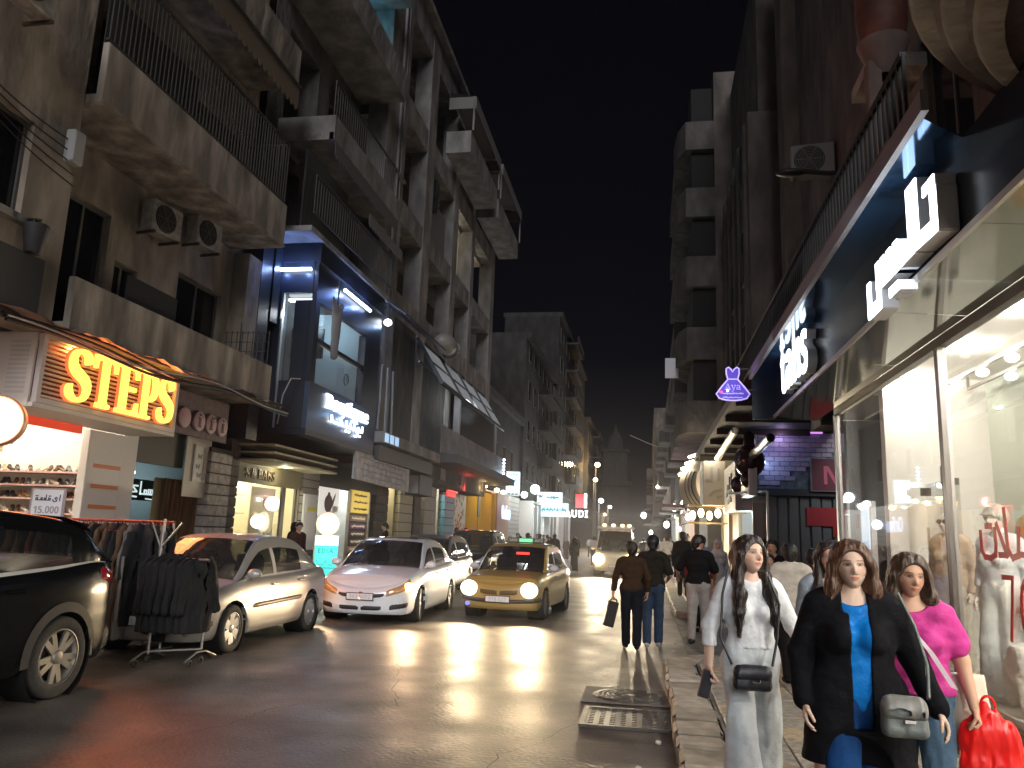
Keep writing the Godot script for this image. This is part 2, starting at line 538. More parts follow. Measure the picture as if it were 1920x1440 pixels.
func hair_bones(style: String) -> Dictionary:
	var b := []
	var cuts := []
	match style:
		"long":
			b = [[Vector3(0, 0.03, -0.012), Vector3(0, 0.0, -0.03), 0.107, 0.102, 0.03]]
			for s in [-1.0, 1.0]:
				b.append([Vector3(s * 0.03, 0.085, 0.03), Vector3(s * 0.083, 0.0, 0.025), 0.034, 0.03, 0.03])
				b.append([Vector3(s * 0.083, 0.0, 0.02), Vector3(s * 0.088, -0.12, 0.015), 0.032, 0.036, 0.03])
				b.append([Vector3(s * 0.088, -0.12, 0.015), Vector3(s * 0.098, -0.24, 0.085), 0.036, 0.040, 0.03])
				b.append([Vector3(s * 0.098, -0.24, 0.085), Vector3(s * 0.112, -0.36, 0.105), 0.040, 0.034, 0.03])
				b.append([Vector3(s * 0.112, -0.36, 0.105), Vector3(s * 0.120, -0.49, 0.115), 0.034, 0.010, 0.02])
			b.append([Vector3(0, -0.02, -0.06), Vector3(0, -0.32, -0.10), 0.09, 0.08, 0.05, 0.6])
			cuts = [[Vector3(0, -0.045, 0.10), 0.094], [Vector3(0, 0.005, 0.115), 0.074]]
		"shoulder":
			b = [[Vector3(0, 0.034, -0.010), Vector3(0, 0.0, -0.03), 0.108, 0.103, 0.03]]
			for s in [-1.0, 1.0]:
				b.append([Vector3(s * 0.03, 0.085, 0.035), Vector3(s * 0.085, 0.0, 0.03), 0.034, 0.032, 0.03])
				b.append([Vector3(s * 0.085, 0.0, 0.025), Vector3(s * 0.098, -0.11, 0.02), 0.034, 0.040, 0.03])
				b.append([Vector3(s * 0.098, -0.11, 0.02), Vector3(s * 0.125, -0.20, 0.03), 0.040, 0.022, 0.03])
			b.append([Vector3(0, -0.02, -0.06), Vector3(0, -0.17, -0.09), 0.09, 0.085, 0.05, 0.6])
			cuts = [[Vector3(0, -0.045, 0.10), 0.096], [Vector3(0, 0.01, 0.118), 0.080]]
		"short":
			b = [[Vector3(0, 0.035, -0.008), Vector3(0, 0.0, -0.035), 0.100, 0.088, 0.03], [Vector3(0, 0.0, -0.03), Vector3(0, -0.06, -0.055), 0.080, 0.055, 0.03], [Vector3(-0.03, 0.10, 0.045), Vector3(0.03, 0.10, 0.05), 0.032, 0.032, 0.03]]
			cuts = [[Vector3(0, -0.04, 0.09), 0.105], [Vector3(0.11, -0.055, 0.02), 0.06], [Vector3(-0.11, -0.055, 0.02), 0.06]]
		"cap":
			b = [[Vector3(0, 0.04, -0.005), Vector3(0, 0.025, -0.02), 0.104, 0.098, 0.03], [Vector3(0, 0.02, -0.03), Vector3(0, -0.06, -0.05), 0.076, 0.06, 0.03], [Vector3(-0.05, 0.045, 0.10), Vector3(0.05, 0.045, 0.10), 0.014, 0.014, 0.02], [Vector3(-0.04, 0.04, 0.15), Vector3(0.04, 0.04, 0.15), 0.012, 0.012, 0.03]]
			cuts = [[Vector3(0, -0.07, 0.09), 0.10]]
		"scarf":
			b = [[Vector3(0, 0.03, -0.01), Vector3(0, -0.02, -0.02), 0.110, 0.108, 0.03], [Vector3(0, -0.06, -0.01), Vector3(0, -0.16, 0.0), 0.095, 0.12, 0.04], [Vector3(-0.08, -0.2, 0.02), Vector3(0.08, -0.2, 0.02), 0.09, 0.09, 0.05]]
			cuts = [[Vector3(0, -0.02, 0.115), 0.085]]
	return {"b": b, "cuts": cuts}

# spec: label, at, turn, h, sex, girth, skin, hair, hair_style, look [yaw, pitch], step, arms [[elbow, wrist] right, left], top/bottom/coat dictionaries, cell
func person(sp: Dictionary) -> Node3D:
	var t := thing(sp.get("called", "person"), sp.label, sp.get("category", "person"), sp.at, sp.get("turn", 0.0), sp.get("group", ""))
	var cell: float = sp.get("cell", 0.02)
	var near := cell < 0.014
	var g: float = sp.get("girth", 1.0)
	var fem: bool = sp.get("sex", "m") == "f"
	var h: float = sp.get("h", 1.7)
	var s := h / 1.7
	var skin: Color = sp.get("skin", Color(0.42, 0.24, 0.16))
	var step: float = sp.get("step", 0.16)
	var sh := 0.155 if fem else 0.178
	sh *= lerpf(1.0, g, 0.5)
	var lean: float = sp.get("lean", 0.0)
	var arms: Array = sp.get("arms", [[Vector3(-0.06, -0.27, -0.03), Vector3(-0.05, -0.50, 0.06)], [Vector3(0.06, -0.27, -0.05), Vector3(0.06, -0.50, 0.02)]])
	var legs := []
	for q in [-1.0, 1.0]:
		var f: float = step * q * -1.0
		var hip := Vector3(q * 0.088, 0.90, 0)
		var kn := Vector3(q * 0.088, 0.49 + 0.01 * absf(f), f * 0.55 + 0.03)
		var an := Vector3(q * 0.082, 0.085 + (0.05 if f < -0.1 else 0.0), f)
		legs.append([hip, kn, an, an + Vector3(q * 0.02, -0.045, 0.15)])
	var top_f := Vector3(0, 0, lean)
	var torso := func(e: float, w: float) -> Array:     # e: inflation, w: extra width at the hem
		var b := []
		b.append([Vector3(-0.075, 0.93, 0), Vector3(0.075, 0.93, 0), 0.105 * g + e + w, 0.105 * g + e + w, 0.05, 0.78])
		b.append([Vector3(-0.03 * g, 1.0, 0), Vector3(-0.03, 1.13, 0.005), (0.105 if fem else 0.118) * g + e + w, 0.105 * g + e, 0.06, 0.76])
		b.append([Vector3(0.03 * g, 1.0, 0), Vector3(0.03, 1.13, 0.005), (0.105 if fem else 0.118) * g + e + w, 0.105 * g + e, 0.06, 0.76])
		b.append([Vector3(-0.06, 1.25, 0.0) + top_f * 0.6, Vector3(0.06, 1.25, 0.0) + top_f * 0.6, 0.112 * g + e, 0.112 * g + e, 0.06, 0.76])
		b.append([Vector3(-sh + 0.045, 1.385, -0.008) + top_f, Vector3(sh - 0.045, 1.385, -0.008) + top_f, 0.062 + e, 0.062 + e, 0.06])
		b.append([Vector3(0, 1.37, -0.01) + top_f, Vector3(0, 1.45, -0.005) + top_f, 0.075 + e, 0.052 + e * 0.6, 0.05])
		if fem:
			for q in [-1.0, 1.0]:
				b.append([Vector3(q * 0.065, 1.235, 0.055 * g), Vector3(q * 0.068, 1.225, 0.085 * g), 0.058 * g + e, 0.050 * g + e, 0.035])
		return b
	var arm := func(e: float, frac: float) -> Array:
		var b := []
		for i in 2:
			var q := -1.0 if i == 0 else 1.0
			var p := Vector3(q * sh, 1.375, -0.008) + top_f
			var el: Vector3 = p + arms[i][0]
			var wr: Vector3 = p + arms[i][1]
			var ra := 0.050 * lerpf(1.0, g, 0.7)
			var rb := 0.040 * lerpf(1.0, g, 0.6)
			if frac >= 0.99:
				b.append([p, el, ra + e, rb + e, 0.025]); b.append([el, wr, rb + e, 0.027 + e, 0.02])
			elif frac > 0.55:
				b.append([p, el, ra + e, rb + e, 0.025]); b.append([el, el.lerp(wr, (frac - 0.5) * 2.0), rb + e, 0.034 + e, 0.02])
			elif frac > 0.0: b.append([p, p.lerp(el, frac * 1.7), ra + e, lerpf(ra, rb, frac * 1.7) + e * 1.5, 0.025])
		return b
	var leg := func(e: float, hem: float, upto: float) -> Array:
		var b := []
		for l in legs:
			b.append([l[0], l[1], 0.083 * lerpf(1.0, g, 0.8) + e, 0.058 * g + e + hem * 0.4, 0.03])
			b.append([l[1], (l[1] as Vector3).lerp(l[2], upto), 0.056 * g + e + hem * 0.4, 0.040 + e + hem, 0.02])
		return b
	# the body: skin, one surface
	var bones: Array = torso.call(0.0, 0.0)
	bones.append_array(arm.call(0.0, 1.0)); bones.append_array(leg.call(0.0, 0.0, 1.0))
	bones.append([Vector3(0, 1.40, -0.012) + top_f, Vector3(0, 1.52, 0.004) + top_f, 0.052 * lerpf(1, g, 0.4), 0.050, 0.03])
	for l in legs: bones.append([l[2], l[3], 0.036, 0.026, 0.02])
	var body := blob(bones, cell, {"tint": skin})
	var lk: Array = sp.get("look", [0.0, 0.0])
	var hb := Basis.from_euler(Vector3(deg_to_rad(-lk[1]), deg_to_rad(lk[0]), deg_to_rad(lk[2] if lk.size() > 2 else 0.0)))
	var hx := Transform3D(hb, Vector3(0, 1.58, 0.018) + top_f * 1.4)
	var hc: Color = sp.get("hair", Color(0.02, 0.012, 0.008))
	var lips: Color = sp.get("lips", Color(skin.r * 0.85, skin.g * 0.45, skin.b * 0.45))
	body.add(head_shape(skin, hc * 0.8 + skin * 0.1, lips, 72 if near else 30, sp.get("face", 1.0)), hx)
	var curls: Array = sp.get("curl", [0.35, 0.35])
	for i in 2:
		var q := -1.0 if i == 0 else 1.0
		var p := Vector3(q * sh, 1.375, -0.008) + top_f
		var el: Vector3 = p + arms[i][0]
		var wr: Vector3 = p + arms[i][1]
		var d := (wr - el).normalized()
		var z := (Vector3(0, 0, 1) - d * d.z).normalized()
		if sp.has("palm"):
			var pz: Vector3 = sp.palm[i]
			z = (pz - d * pz.dot(d)).normalized()
		var bs := Basis((-d).cross(z), -d, z)
		if i == 1: bs = Basis(-bs.x, bs.y, bs.z)
		body.add(hand_shape(0.0045 if near else 0.008, curls[i]), Transform3D(bs.scaled_local(Vector3.ONE * (0.93 if fem else 1.03)), wr))
	for i in range(body.c.size()):
		if body.c[i].a == 0.0: body.c[i] = skin
	# hands come out of the shared shape in white: tint them
	for i in body.c.size():
		if body.c[i] == Color(1, 1, 1): body.c[i] = skin
	var root := t
	var sc := Transform3D(Basis().scaled(Vector3.ONE * s), Vector3.ZERO)
	var put := func(called: String, m: MB, material: Material) -> void:
		for k in m.v.size(): m.v[k] *= s
		obj(called, m, material, root)
	put.call("body", body, mat("skin", 1, 1, 1, 0.55, 0, {"vc": true}))
	# hair
	var style: String = sp.get("hair_style", "short")
	if style != "none":
		var hs := hair_bones(style)
		var hbones := []
		for o in hs.b:
			var a: Vector3 = o[0]
			var b: Vector3 = o[1]
			var pa := hx * a
			var pb := hx * b
			if a.y < -0.1: pa = hx.origin + Basis(Vector3.UP, deg_to_rad(lk[0] * 0.3)) * a
			if b.y < -0.1: pb = hx.origin + Basis(Vector3.UP, deg_to_rad(lk[0] * 0.3)) * b
			var q: Array = o.duplicate()
			q[0] = pa; q[1] = pb
			hbones.append(q)
		var cuts := []
		for o in hs.cuts: cuts.append([hx * o[0], o[1]])
		if near and style in ["long", "shoulder"]:
			rng.seed = 17
			var fly := mb()
			for i in 110:
				var q: Array = hbones[rng.randi_range(3, hbones.size() - 1)]
				var a: Vector3 = q[0]
				var b: Vector3 = q[1]
				var d := Vector3(rng.randfn(), 0.15 * rng.randfn(), rng.randfn() * (q[5] if q.size() > 5 else 1.0)).normalized()
				var pts := []
				for k in 7:
					var u := k / 6.0 * 1.15
					pts.append(a.lerp(b, u) + d * (lerpf(q[2], q[3], minf(u, 1.0)) * (1.0 + 0.10 * sin(u * 5.0 + i))) + Vector3(sin(u * 9.0 + i * 1.7), 0, cos(u * 8.0 + i)) * 0.006)
				fly.tube(pts, 0.0016, 3)
			var fo := fly
			for k in fo.v.size(): fo.v[k] *= s
			obj("loose_strands", fo, hair_mat(hc), root).set_meta("kind", "stuff")
		put.call("headscarf" if style == "scarf" else "cap" if style == "cap" else "hair", blob(hbones, minf(cell, 0.016) * (0.7 if near else 1.0), {"cuts": cuts, "wave": 0.010 if style in ["long", "shoulder"] else 0.004, "freq": 22.0, "stretch": Vector3(1, 0.18, 1)}), hair_mat(hc) if style != "scarf" else cloth(hc, 0.8))
	# clothes
	for c in sp.get("wear", []):
		var e: float = c.get("e", 0.012)
		var b := []
		var o := {"wave": c.get("wave", 0.008), "freq": c.get("freq", 9.0), "seed": c.get("seed", 3)}
		match c.kind:
			"top":
				b = torso.call(e, c.get("flare", 0.0)); b.append_array(arm.call(e, c.get("sleeve", 1.0)))
				o.ymin = c.get("hem", 0.95)
				o.stretch = Vector3(0.7, 1.0, 0.7)
				o.cuts = c.get("cuts", [[Vector3(0, 1.50, 0.06) + top_f, 0.085]])
				if c.get("hem", 0.95) < 0.85:
					b.append([Vector3(-0.09, 0.9, 0), Vector3(-0.10, c.hem, 0.0), 0.11 * g + e, 0.115 * g + e + c.get("flare", 0.0), 0.05, 0.85])
					b.append([Vector3(0.09, 0.9, 0), Vector3(0.10, c.hem, 0.0), 0.11 * g + e, 0.115 * g + e + c.get("flare", 0.0), 0.05, 0.85])
			"trousers":
				b = leg.call(e, c.get("wide", 0.006), c.get("upto", 0.94))
				b.append([Vector3(-0.065, 0.93, 0), Vector3(0.065, 0.93, 0), 0.108 * g + e, 0.108 * g + e, 0.05, 0.8])
				b.append([Vector3(-0.03, 1.0, 0), Vector3(0.03, 1.0, 0), 0.105 * g + e, 0.105 * g + e, 0.05, 0.78])
				o.ymax = c.get("waist", 1.02)
				o.ymin = c.get("hem", 0.06)
			"robe":
				b = torso.call(e, 0.01); b.append_array(arm.call(e + 0.006, 1.0))
				b.append([Vector3(0, 0.9, 0), Vector3(0, c.get("hem", 0.1), 0), 0.15 * g + e, 0.19 + e, 0.05, 0.85])
				o.ymin = c.get("hem", 0.1)
			"shoes":
				for l in legs:
					b.append([l[2] + Vector3(0, -0.03, -0.03), l[3] + Vector3(0, -0.002, 0), 0.045, 0.036, 0.02])
				o.ymin = 0.004; o.wave = 0.0
		put.call(c.called, blob(b, cell, o), cloth(c.col, c.get("rough", 0.85)))
	return t

func hair_mat(c: Color) -> StandardMaterial3D:
	return mat("hair_%.3f_%.3f_%.3f" % [c.r, c.g, c.b], c.r * 1.25, c.g * 1.25, c.b * 1.25, 0.42, 0.0, {"tex": [15, 0.05, 0.45, 1.0, Vector3(9, 0.55, 9)], "own": true, "nrm": [16, 0.05, 8.0, 0.9, 1.0]})

func cloth(c: Color, rough := 0.85) -> StandardMaterial3D:
	return mat("cloth_%.3f_%.3f_%.3f_%.2f" % [c.r, c.g, c.b, rough], c.r, c.g, c.b, rough, 0.0, {"tex": [5, 0.02, 0.86, 1.0, 1.7], "own": true, "nrm": [6, 0.05, 3.0, 0.45, 1.7], "spec": 0.22})

# ---------------------------------------------------------------- cars: local +z is the front, the origin lies on the ground between the axles' middle
func lerp_table(tb: Array, z: float) -> float:   # [[z, value], ...] with z falling from the front to the rear
	if z >= tb[0][0]: return tb[0][1]
	for i in tb.size() - 1:
		if z >= tb[i + 1][0]:
			var t: float = (tb[i][0] - z) / (tb[i][0] - tb[i + 1][0])
			var p0: float = tb[maxi(i - 1, 0)][1]
			var p1: float = tb[i][1]
			var p2: float = tb[i + 1][1]
			var p3: float = tb[mini(i + 2, tb.size() - 1)][1]
			return lerpf(lerpf(p1, p2, t), cubic_interpolate(p1, p2, p0, p3, t), 0.6)
	return tb[tb.size() - 1][1]

class Car:
	var host
	var d: Dictionary
	var line := []      # half outline: Vector2(x, z) from the front centre to the rear centre
	var us := []        # arc length
	var lv := [0.0, 0.06, 0.14, 0.25, 0.36, 0.47, 0.56, 0.66, 0.76, 0.85, 0.92, 0.965, 1.0]
	var ins := [0.055, 0.022, 0.004, 0.0, 0.0, 0.002, 0.006, 0.003, 0.006, 0.016, 0.034, 0.055, 0.085]
	func setup() -> void:
		var w: float = d.w * 0.5
		var zf: float = d.zf
		var zr: float = d.zr
		var nb: float = d.get("nose", 0.30)
		var tb: float = d.get("tail", 0.22)
		var raw := [Vector2(0, zf), Vector2(w * 0.35, zf - 0.02), Vector2(w * 0.68, zf - 0.085), Vector2(w * 0.86, zf - 0.20), Vector2(w * 0.945, zf - 0.42), Vector2(w * 0.985, zf - 0.8), Vector2(w, zf - 1.3), Vector2(w, (zf + zr) / 2), Vector2(w, zr + 1.2), Vector2(w * 0.985, zr + 0.7), Vector2(w * 0.95, zr + 0.32), Vector2(w * 0.87, zr + 0.12), Vector2(w * 0.7, zr + 0.04), Vector2(w * 0.35, zr + 0.01), Vector2(0, zr)]
		for i in range(1, 5): raw[i].y = zf - (zf - raw[i].y) * nb / 0.30
		for i in range(10, 14): raw[i].y = zr + (raw[i].y - zr) * tb / 0.22
		var u := 0.0
		for i in raw.size() - 1:
			var p0: Vector2 = raw[maxi(i - 1, 0)] if i > 0 else Vector2(-raw[1].x, raw[1].y)
			var p3: Vector2 = raw[i + 2] if i + 2 < raw.size() else Vector2(-raw[i].x, raw[i].y)
			var n: int = maxi(2, int(raw[i].distance_to(raw[i + 1]) / 0.05))
			for k in n:
				var t := float(k) / n
				var q: Vector2 = raw[i].cubic_interpolate(raw[i + 1], p0, p3, t) if i not in [6, 7] else raw[i].lerp(raw[i + 1], t)
				if line: u += q.distance_to(line[-1])
				line.append(q); us.append(u)
		u += line[-1].distance_to(raw[-1])
		line.append(raw[-1]); us.append(u)
	func at_u(u: float) -> Array:    # [point, outward normal] on the half outline
		var k := 1
		while k < us.size() - 1 and us[k] < u: k += 1
		var t := clampf((u - us[k - 1]) / maxf(us[k] - us[k - 1], 1e-6), 0.0, 1.0)
		var p: Vector2 = line[k - 1].lerp(line[k], t)
		var a: Vector2 = line[mini(k + 1, us.size() - 1)] - line[maxi(k - 2, 0)]
		return [p, Vector2(-a.y, a.x).normalized()]
	func u_of(z: float) -> float:    # arc length where the side passes z
		for k in us.size():
			if line[k].y <= z and line[k].x > d.w * 0.2: return us[k]
		return us[-1]
	func yb(z: float) -> float:
		var y: float = d.get("base", 0.20)
		for wz in [d.axf, d.axr]:
			var r: float = d.r + 0.055
			if absf(z - wz) < r: y = maxf(y, d.r + sqrt(r * r - (z - wz) * (z - wz)))
		return y
	func yt(z: float) -> float: return host.lerp_table(d.top, z)
	func wall(u: float, v: float, sx: float, off := 0.0) -> Vector3:
		var q := at_u(u)
		var p: Vector2 = q[0]
		var base: float = d.get("base", 0.20)
		var k := 0
		while k < lv.size() - 2 and lv[k + 1] < v: k += 1
		var inset: float = lerpf(ins[k], ins[k + 1], clampf((v - lv[k]) / (lv[k + 1] - lv[k]), 0.0, 1.0))
		var y := lerpf(base, yt(p.y), v)
		if absf((q[1] as Vector2).x) > 0.6: y = maxf(y, yb(p.y))
		if v > 0.5 and d.has("slope"): inset *= 1.0 + d.slope * absf((q[1] as Vector2).y)
		p -= q[1] * (inset - off)
		return Vector3(p.x * sx, y, p.y)
	func patch(u0: float, u1: float, va0: float, va1: float, vb0: float, vb1: float, sx: float, off: float, n := 8, m := 4) -> MB:
		var rows := []
		for i in n + 1:
			var t := float(i) / n
			var row := []
			for j in m + 1:
				row.append(wall(lerpf(u0, u1, t), lerpf(lerpf(va0, va1, t), lerpf(vb0, vb1, t), float(j) / m), sx, off * (1.0 if (j > 0 and j < m and i > 0 and i < n) else -0.3)))
			rows.append(row)
		var b := MB.new()
		b.grid(rows, sx > 0)
		return b
	func cabin(z: float, s: float, sx: float, off := 0.0) -> Vector3:   # the greenhouse: s from the belt (0) over the roof edge (0.5) to the middle (1)
		var yr: float = host.lerp_table(d.roof, z)
		var y0 := yt(z) - 0.015
		yr = maxf(yr, y0 + 0.004)
		var wb: float = wall(u_of(clampf(z, d.zr + 0.35, d.zf - 0.6)), 0.985, 1.0).x - 0.005
		var lean: float = d.get("lean", 0.30)
		var hgt := yr - y0
		var edge := minf(0.05, hgt * 0.4)
		var p: Vector2
		if s <= 0.5:
			var t := s / 0.5
			p = Vector2(wb - lean * (hgt - edge) * t - 0.02 * sin(t * PI) * -1.0, y0 + (hgt - edge) * t)
		else:
			var t := (s - 0.5) / 0.5
			var x1 := wb - lean * (hgt - edge)
			p = Vector2(x1 * cos(t * PI / 2.0) if t > 0.12 else x1 - 0.2 * t * t * x1, yr - edge * pow(1.0 - minf(t / 0.22, 1.0), 2.0) + 0.035 * sin(minf(t, 1.0) * PI / 2))
			p.x = x1 * (1.0 - pow(t, 1.5))
		return Vector3((p.x + off) * sx, p.y + off * (1.0 if s > 0.5 else 0.0), z)
	func cab(z0: float, z1: float, s0: float, s1: float, off: float, both := true, n := 14, m := 6) -> MB:
		var b := MB.new()
		for sx in ([1.0, -1.0] if both else [1.0]):
			var rows := []
			for i in n + 1:
				var row := []
				for j in m + 1:
					row.append(cabin(lerpf(z0, z1, float(i) / n), lerpf(s0, s1, float(j) / m), sx, off))
				rows.append(row)
			b.grid(rows, sx > 0)
		return b

func wheel(car: Node3D, at: Vector3, r: float, w: float, side: float, spokes: int, rim_m: Material, steer := 0.0, two := false) -> void:
	var t := Transform3D(Basis(Vector3.UP, deg_to_rad(steer)) * Basis(Vector3(0, 0, 1), -PI / 2 * side), at)   # local y points outwards
	var ty := mb()
	var hw := w / 2
	ty.lathe([Vector2(r * 0.66, -hw), Vector2(r * 0.93, -hw), Vector2(r * 0.99, -hw * 0.8), Vector2(r, -hw * 0.4), Vector2(r, hw * 0.4), Vector2(r * 0.99, hw * 0.8), Vector2(r * 0.93, hw), Vector2(r * 0.80, hw * 1.04), Vector2(r * 0.68, hw * 0.96), Vector2(r * 0.66, hw * 0.7)], 40, t)
	var tyre := obj("wheel", ty, mat("tyre", 0.05, 0.047, 0.043, 0.85, 0, {"tex": [9, 0.03, 0.7, 1.0, 2.0], "own": true}), car)
	var rm := mb()
	rm.lathe([Vector2(r * 0.60, -hw), Vector2(r * 0.58, hw * 0.3), Vector2(r * 0.64, hw * 0.72), Vector2(r * 0.685, hw * 0.9), Vector2(r * 0.70, hw * 0.97), Vector2(r * 0.66, hw * 1.0)], 40, t)
	for k in spokes:
		for q in ([-1.0, 1.0] if two else [0.0]):
			var a := TAU * k / spokes
			var w0 := r * (0.085 if two else 0.16)
			var w1 := r * (0.075 if two else 0.22)
			var c0 := Vector3(cos(a + q * 0.16), 0, sin(a + q * 0.16)) * r * 0.10
			var c1 := Vector3(cos(a + q * 0.23), 0, sin(a + q * 0.23)) * r * 0.64
			var sd := (c1 - c0).cross(Vector3.UP).normalized()
			var y0 := hw * 0.78
			var y1 := hw * 0.88
			var lo := -hw * 0.25
			for f in [[0.0, 0.0]]:
				var A := c0 - sd * w0; var B := c0 + sd * w0; var C := c1 + sd * w1; var D := c1 - sd * w1
				var up := func(p: Vector3, y: float) -> Vector3: return t * Vector3(p.x, y, p.z)
				rm.quad(up.call(A, y0), up.call(B, y0), up.call(C, y1), up.call(D, y1))
				rm.quad(up.call(B, y0), up.call(B, y0 + lo), up.call(C, y1 + lo), up.call(C, y1))
				rm.quad(up.call(A, y0 + lo), up.call(A, y0), up.call(D, y1), up.call(D, y1 + lo))
	rm.lathe([Vector2(r * 0.17, hw * 0.5), Vector2(r * 0.17, hw * 0.86), Vector2(r * 0.12, hw * 0.95), Vector2(0.001, hw * 0.96)], 16, t)
	obj("rim", rm, rim_m, tyre)
	var disc := mb().lathe([Vector2(r * 0.60, -hw * 0.1), Vector2(0.001, -hw * 0.1)], 24, t)
	obj("brake_disc", disc, mat("wheel_dark", 0.015, 0.015, 0.015, 0.6, 0.5), tyre)

# builds the shell, glass, pillars, wheels, doors, mirrors of a car; returns the helper for more parts
func car(root: Node3D, d: Dictionary, paint: Material, opt := {}) -> Car:
	var k := Car.new()
	k.host = self
	k.d = d
	k.setup()
	var dark := mat("car_black", 0.012, 0.012, 0.013, 0.55)
	var trim := mat("car_trim", 0.02, 0.02, 0.02, 0.45)
	var gap := mat("car_gap", 0.004, 0.004, 0.004, 0.9)
	var glass := mat("car_glass", 0.02, 0.023, 0.025, 0.03, 0.0, {"a": 0.62})
	var b := mb()
	for sx in [1.0, -1.0]:
		var rows := []
		for i in k.us.size():
			var row := []
			for v in k.lv: row.append(k.wall(k.us[i], v, sx))
			rows.append(row)
		b.grid(rows, sx > 0)
	var tops := []
	for i in k.us.size():
		var l := k.wall(k.us[i], 1.0, 1.0)
		var row := []
		for j in 13:
			var t := float(j) / 12 * 2.0 - 1.0
			row.append(Vector3(l.x * -t, l.y + d.get("crown", 0.035) * (1.0 - t * t * t * t) * ss(0.0, 0.35, minf(d.zf - l.z, l.z - d.zr + 0.2)), l.z))
		tops.append(row)
	b.grid(tops, true)
	obj("body", b, paint, root)
	var ch := mb().box(-d.w / 2 + 0.22, d.w / 2 - 0.22, d.get("base", 0.2) - 0.02, 0.62, d.zr + 0.25, d.zf - 0.25)
	for wz in [d.axf, d.axr]:
		for sx in [1.0, -1.0]:
			ch.lathe([Vector2(d.r + 0.06, 0.0), Vector2(d.r + 0.06, 0.30)], 14, Transform3D(Basis(Vector3(0, 0, 1), PI / 2 * sx), Vector3(sx * (d.w / 2 - 0.02), d.r, wz)))
	obj("underbody", ch, dark, root)
	# greenhouse
	var zA: float = d.zA; var z1: float = d.z1; var z2: float = d.z2; var zD: float = d.zD
	obj("roof", k.cab(z1, z2, 0.52, 1.0, 0.004), d.get("roof_m", paint), root)
	var fr := k.cab(zA, zD, 0.40, 0.585, 0.004, true, 30)
	if not d.get("no_c", false): fr.add(k.cab(d.zC, zD, 0.0, 0.5, 0.003))
	fr.add(k.cab(d.zC + 0.09, d.zC, 0.0, 0.45, 0.003, true, 2))
	obj("pillar", fr, paint, root)
	obj("windscreen", k.cab(zA, z1, 0.56, 1.0, 0.0), glass, root)
	obj("rear_window", k.cab(z2, zD, 0.56, 1.0, 0.0), glass, root)
	var zB: float = d.zB
	for sx in [1.0, -1.0]:
		var pr := []
		for i in 3: pr.append(range(7).map(func(j): return k.cabin(zB + 0.05 - 0.05 * i, 0.42 * j / 6.0, sx, 0.002)))
		obj("door_pillar", mb().grid(pr, sx > 0), trim, root)
		for p in [[zA, zB + 0.04], [zB - 0.04, d.zC]]:
			var rows := []
			for i in 13:
				var row := []
				for j in 5: row.append(k.cabin(lerpf(p[0], p[1], i / 12.0), j / 4.0 * 0.41, sx, -0.004))
				rows.append(row)
			obj("side_window", mb().grid(rows, sx > 0), glass, root)
	obj("window_trim", k.cab(zA - 0.05, zD + 0.1, 0.0, 0.035, 0.006, true, 20, 1), d.get("trim_m", trim), root)
	# seats and dashboard behind the glass
	var cab_m := mat("car_seat", 0.03, 0.028, 0.027, 0.9)
	var by := k.yt(zB)
	for sx in [1.0, -1.0]:
		var seat := mb().obox(Transform3D(Basis(Vector3.RIGHT, -0.18), Vector3(sx * d.w * 0.21, by + 0.02, zB + 0.02)), Vector3(0.44, 0.5, 0.13), 0.05)
		seat.obox(Transform3D(Basis(Vector3.RIGHT, -0.12), Vector3(sx * d.w * 0.21, by + 0.36, zB - 0.05)), Vector3(0.25, 0.18, 0.09), 0.04)
		obj("seat", seat, cab_m, root)
	obj("steering_wheel", mb().tube(range(17).map(func(i): return Vector3(d.w * 0.21 + 0.17 * cos(TAU * i / 16), by + 0.02 + 0.16 * sin(TAU * i / 16), zB + 0.62 - 0.05 * sin(TAU * i / 16))), 0.014, 6), dark, root)
	# doors
	var seams: Array = d.get("seams", [d.zA - 0.25, zB, d.axr + 0.30])
	var gm := mb()
	for sx in [1.0, -1.0]:
		for z in seams:
			var u := k.u_of(z)
			gm.add(k.patch(u - 0.004, u + 0.004, 0.06, 0.06, 0.96, 0.96, sx, 0.003, 1, 14))
		gm.add(k.patch(k.u_of(seams[0]), k.u_of(seams[-1]), 0.055, 0.055, 0.068, 0.068, sx, 0.003, 16, 1))
	obj("door_seam", gm, gap, root)
	for sx in [1.0, -1.0]:
		for z in [seams[1] + 0.16, seams[2] + 0.18]:
			var p := k.wall(k.u_of(z), 0.83, sx, 0.012)
			obj("door_handle", mb().box(p.x - 0.016, p.x + 0.016, p.y - 0.016, p.y + 0.016, p.z - 0.09, p.z + 0.09, 0.012), d.get("handle_m", paint), root)
		var mp := k.cabin(zA - 0.28, 0.10, sx)
		var mr := mb().ball(mp + Vector3(sx * 0.12, 0.05, 0.03), Vector3(0.105, 0.072, 0.075), 14, 10)
		mr.bar(mp + Vector3(-sx * 0.01, 0, 0.02), mp + Vector3(sx * 0.08, 0.03, 0.03), 0.05, 0.04)
		obj("wing_mirror", mr, d.get("mirror_m", paint), root)
	if d.has("mould"):
		for sx in [1.0, -1.0]:
			obj("side_moulding", k.patch(k.u_of(seams[0] - 0.05), k.u_of(seams[2] + 0.12), 0.44, 0.44, 0.54, 0.54, sx, 0.016, 16, 3), d.mould, root)
	var rim_m: Material = d.get("rim_m", mat("rim", 0.55, 0.55, 0.56, 0.28, 0.8))
	for wz in [d.axf, d.axr]:
		for sx in [1.0, -1.0]:
			wheel(root, Vector3(sx * (d.w / 2 - 0.115), d.r, wz), d.r, 0.20, sx, d.get("spokes", 5), rim_m, d.get("steer", 0.0) if wz == d.axf else 0.0, d.get("two", false))
	return k

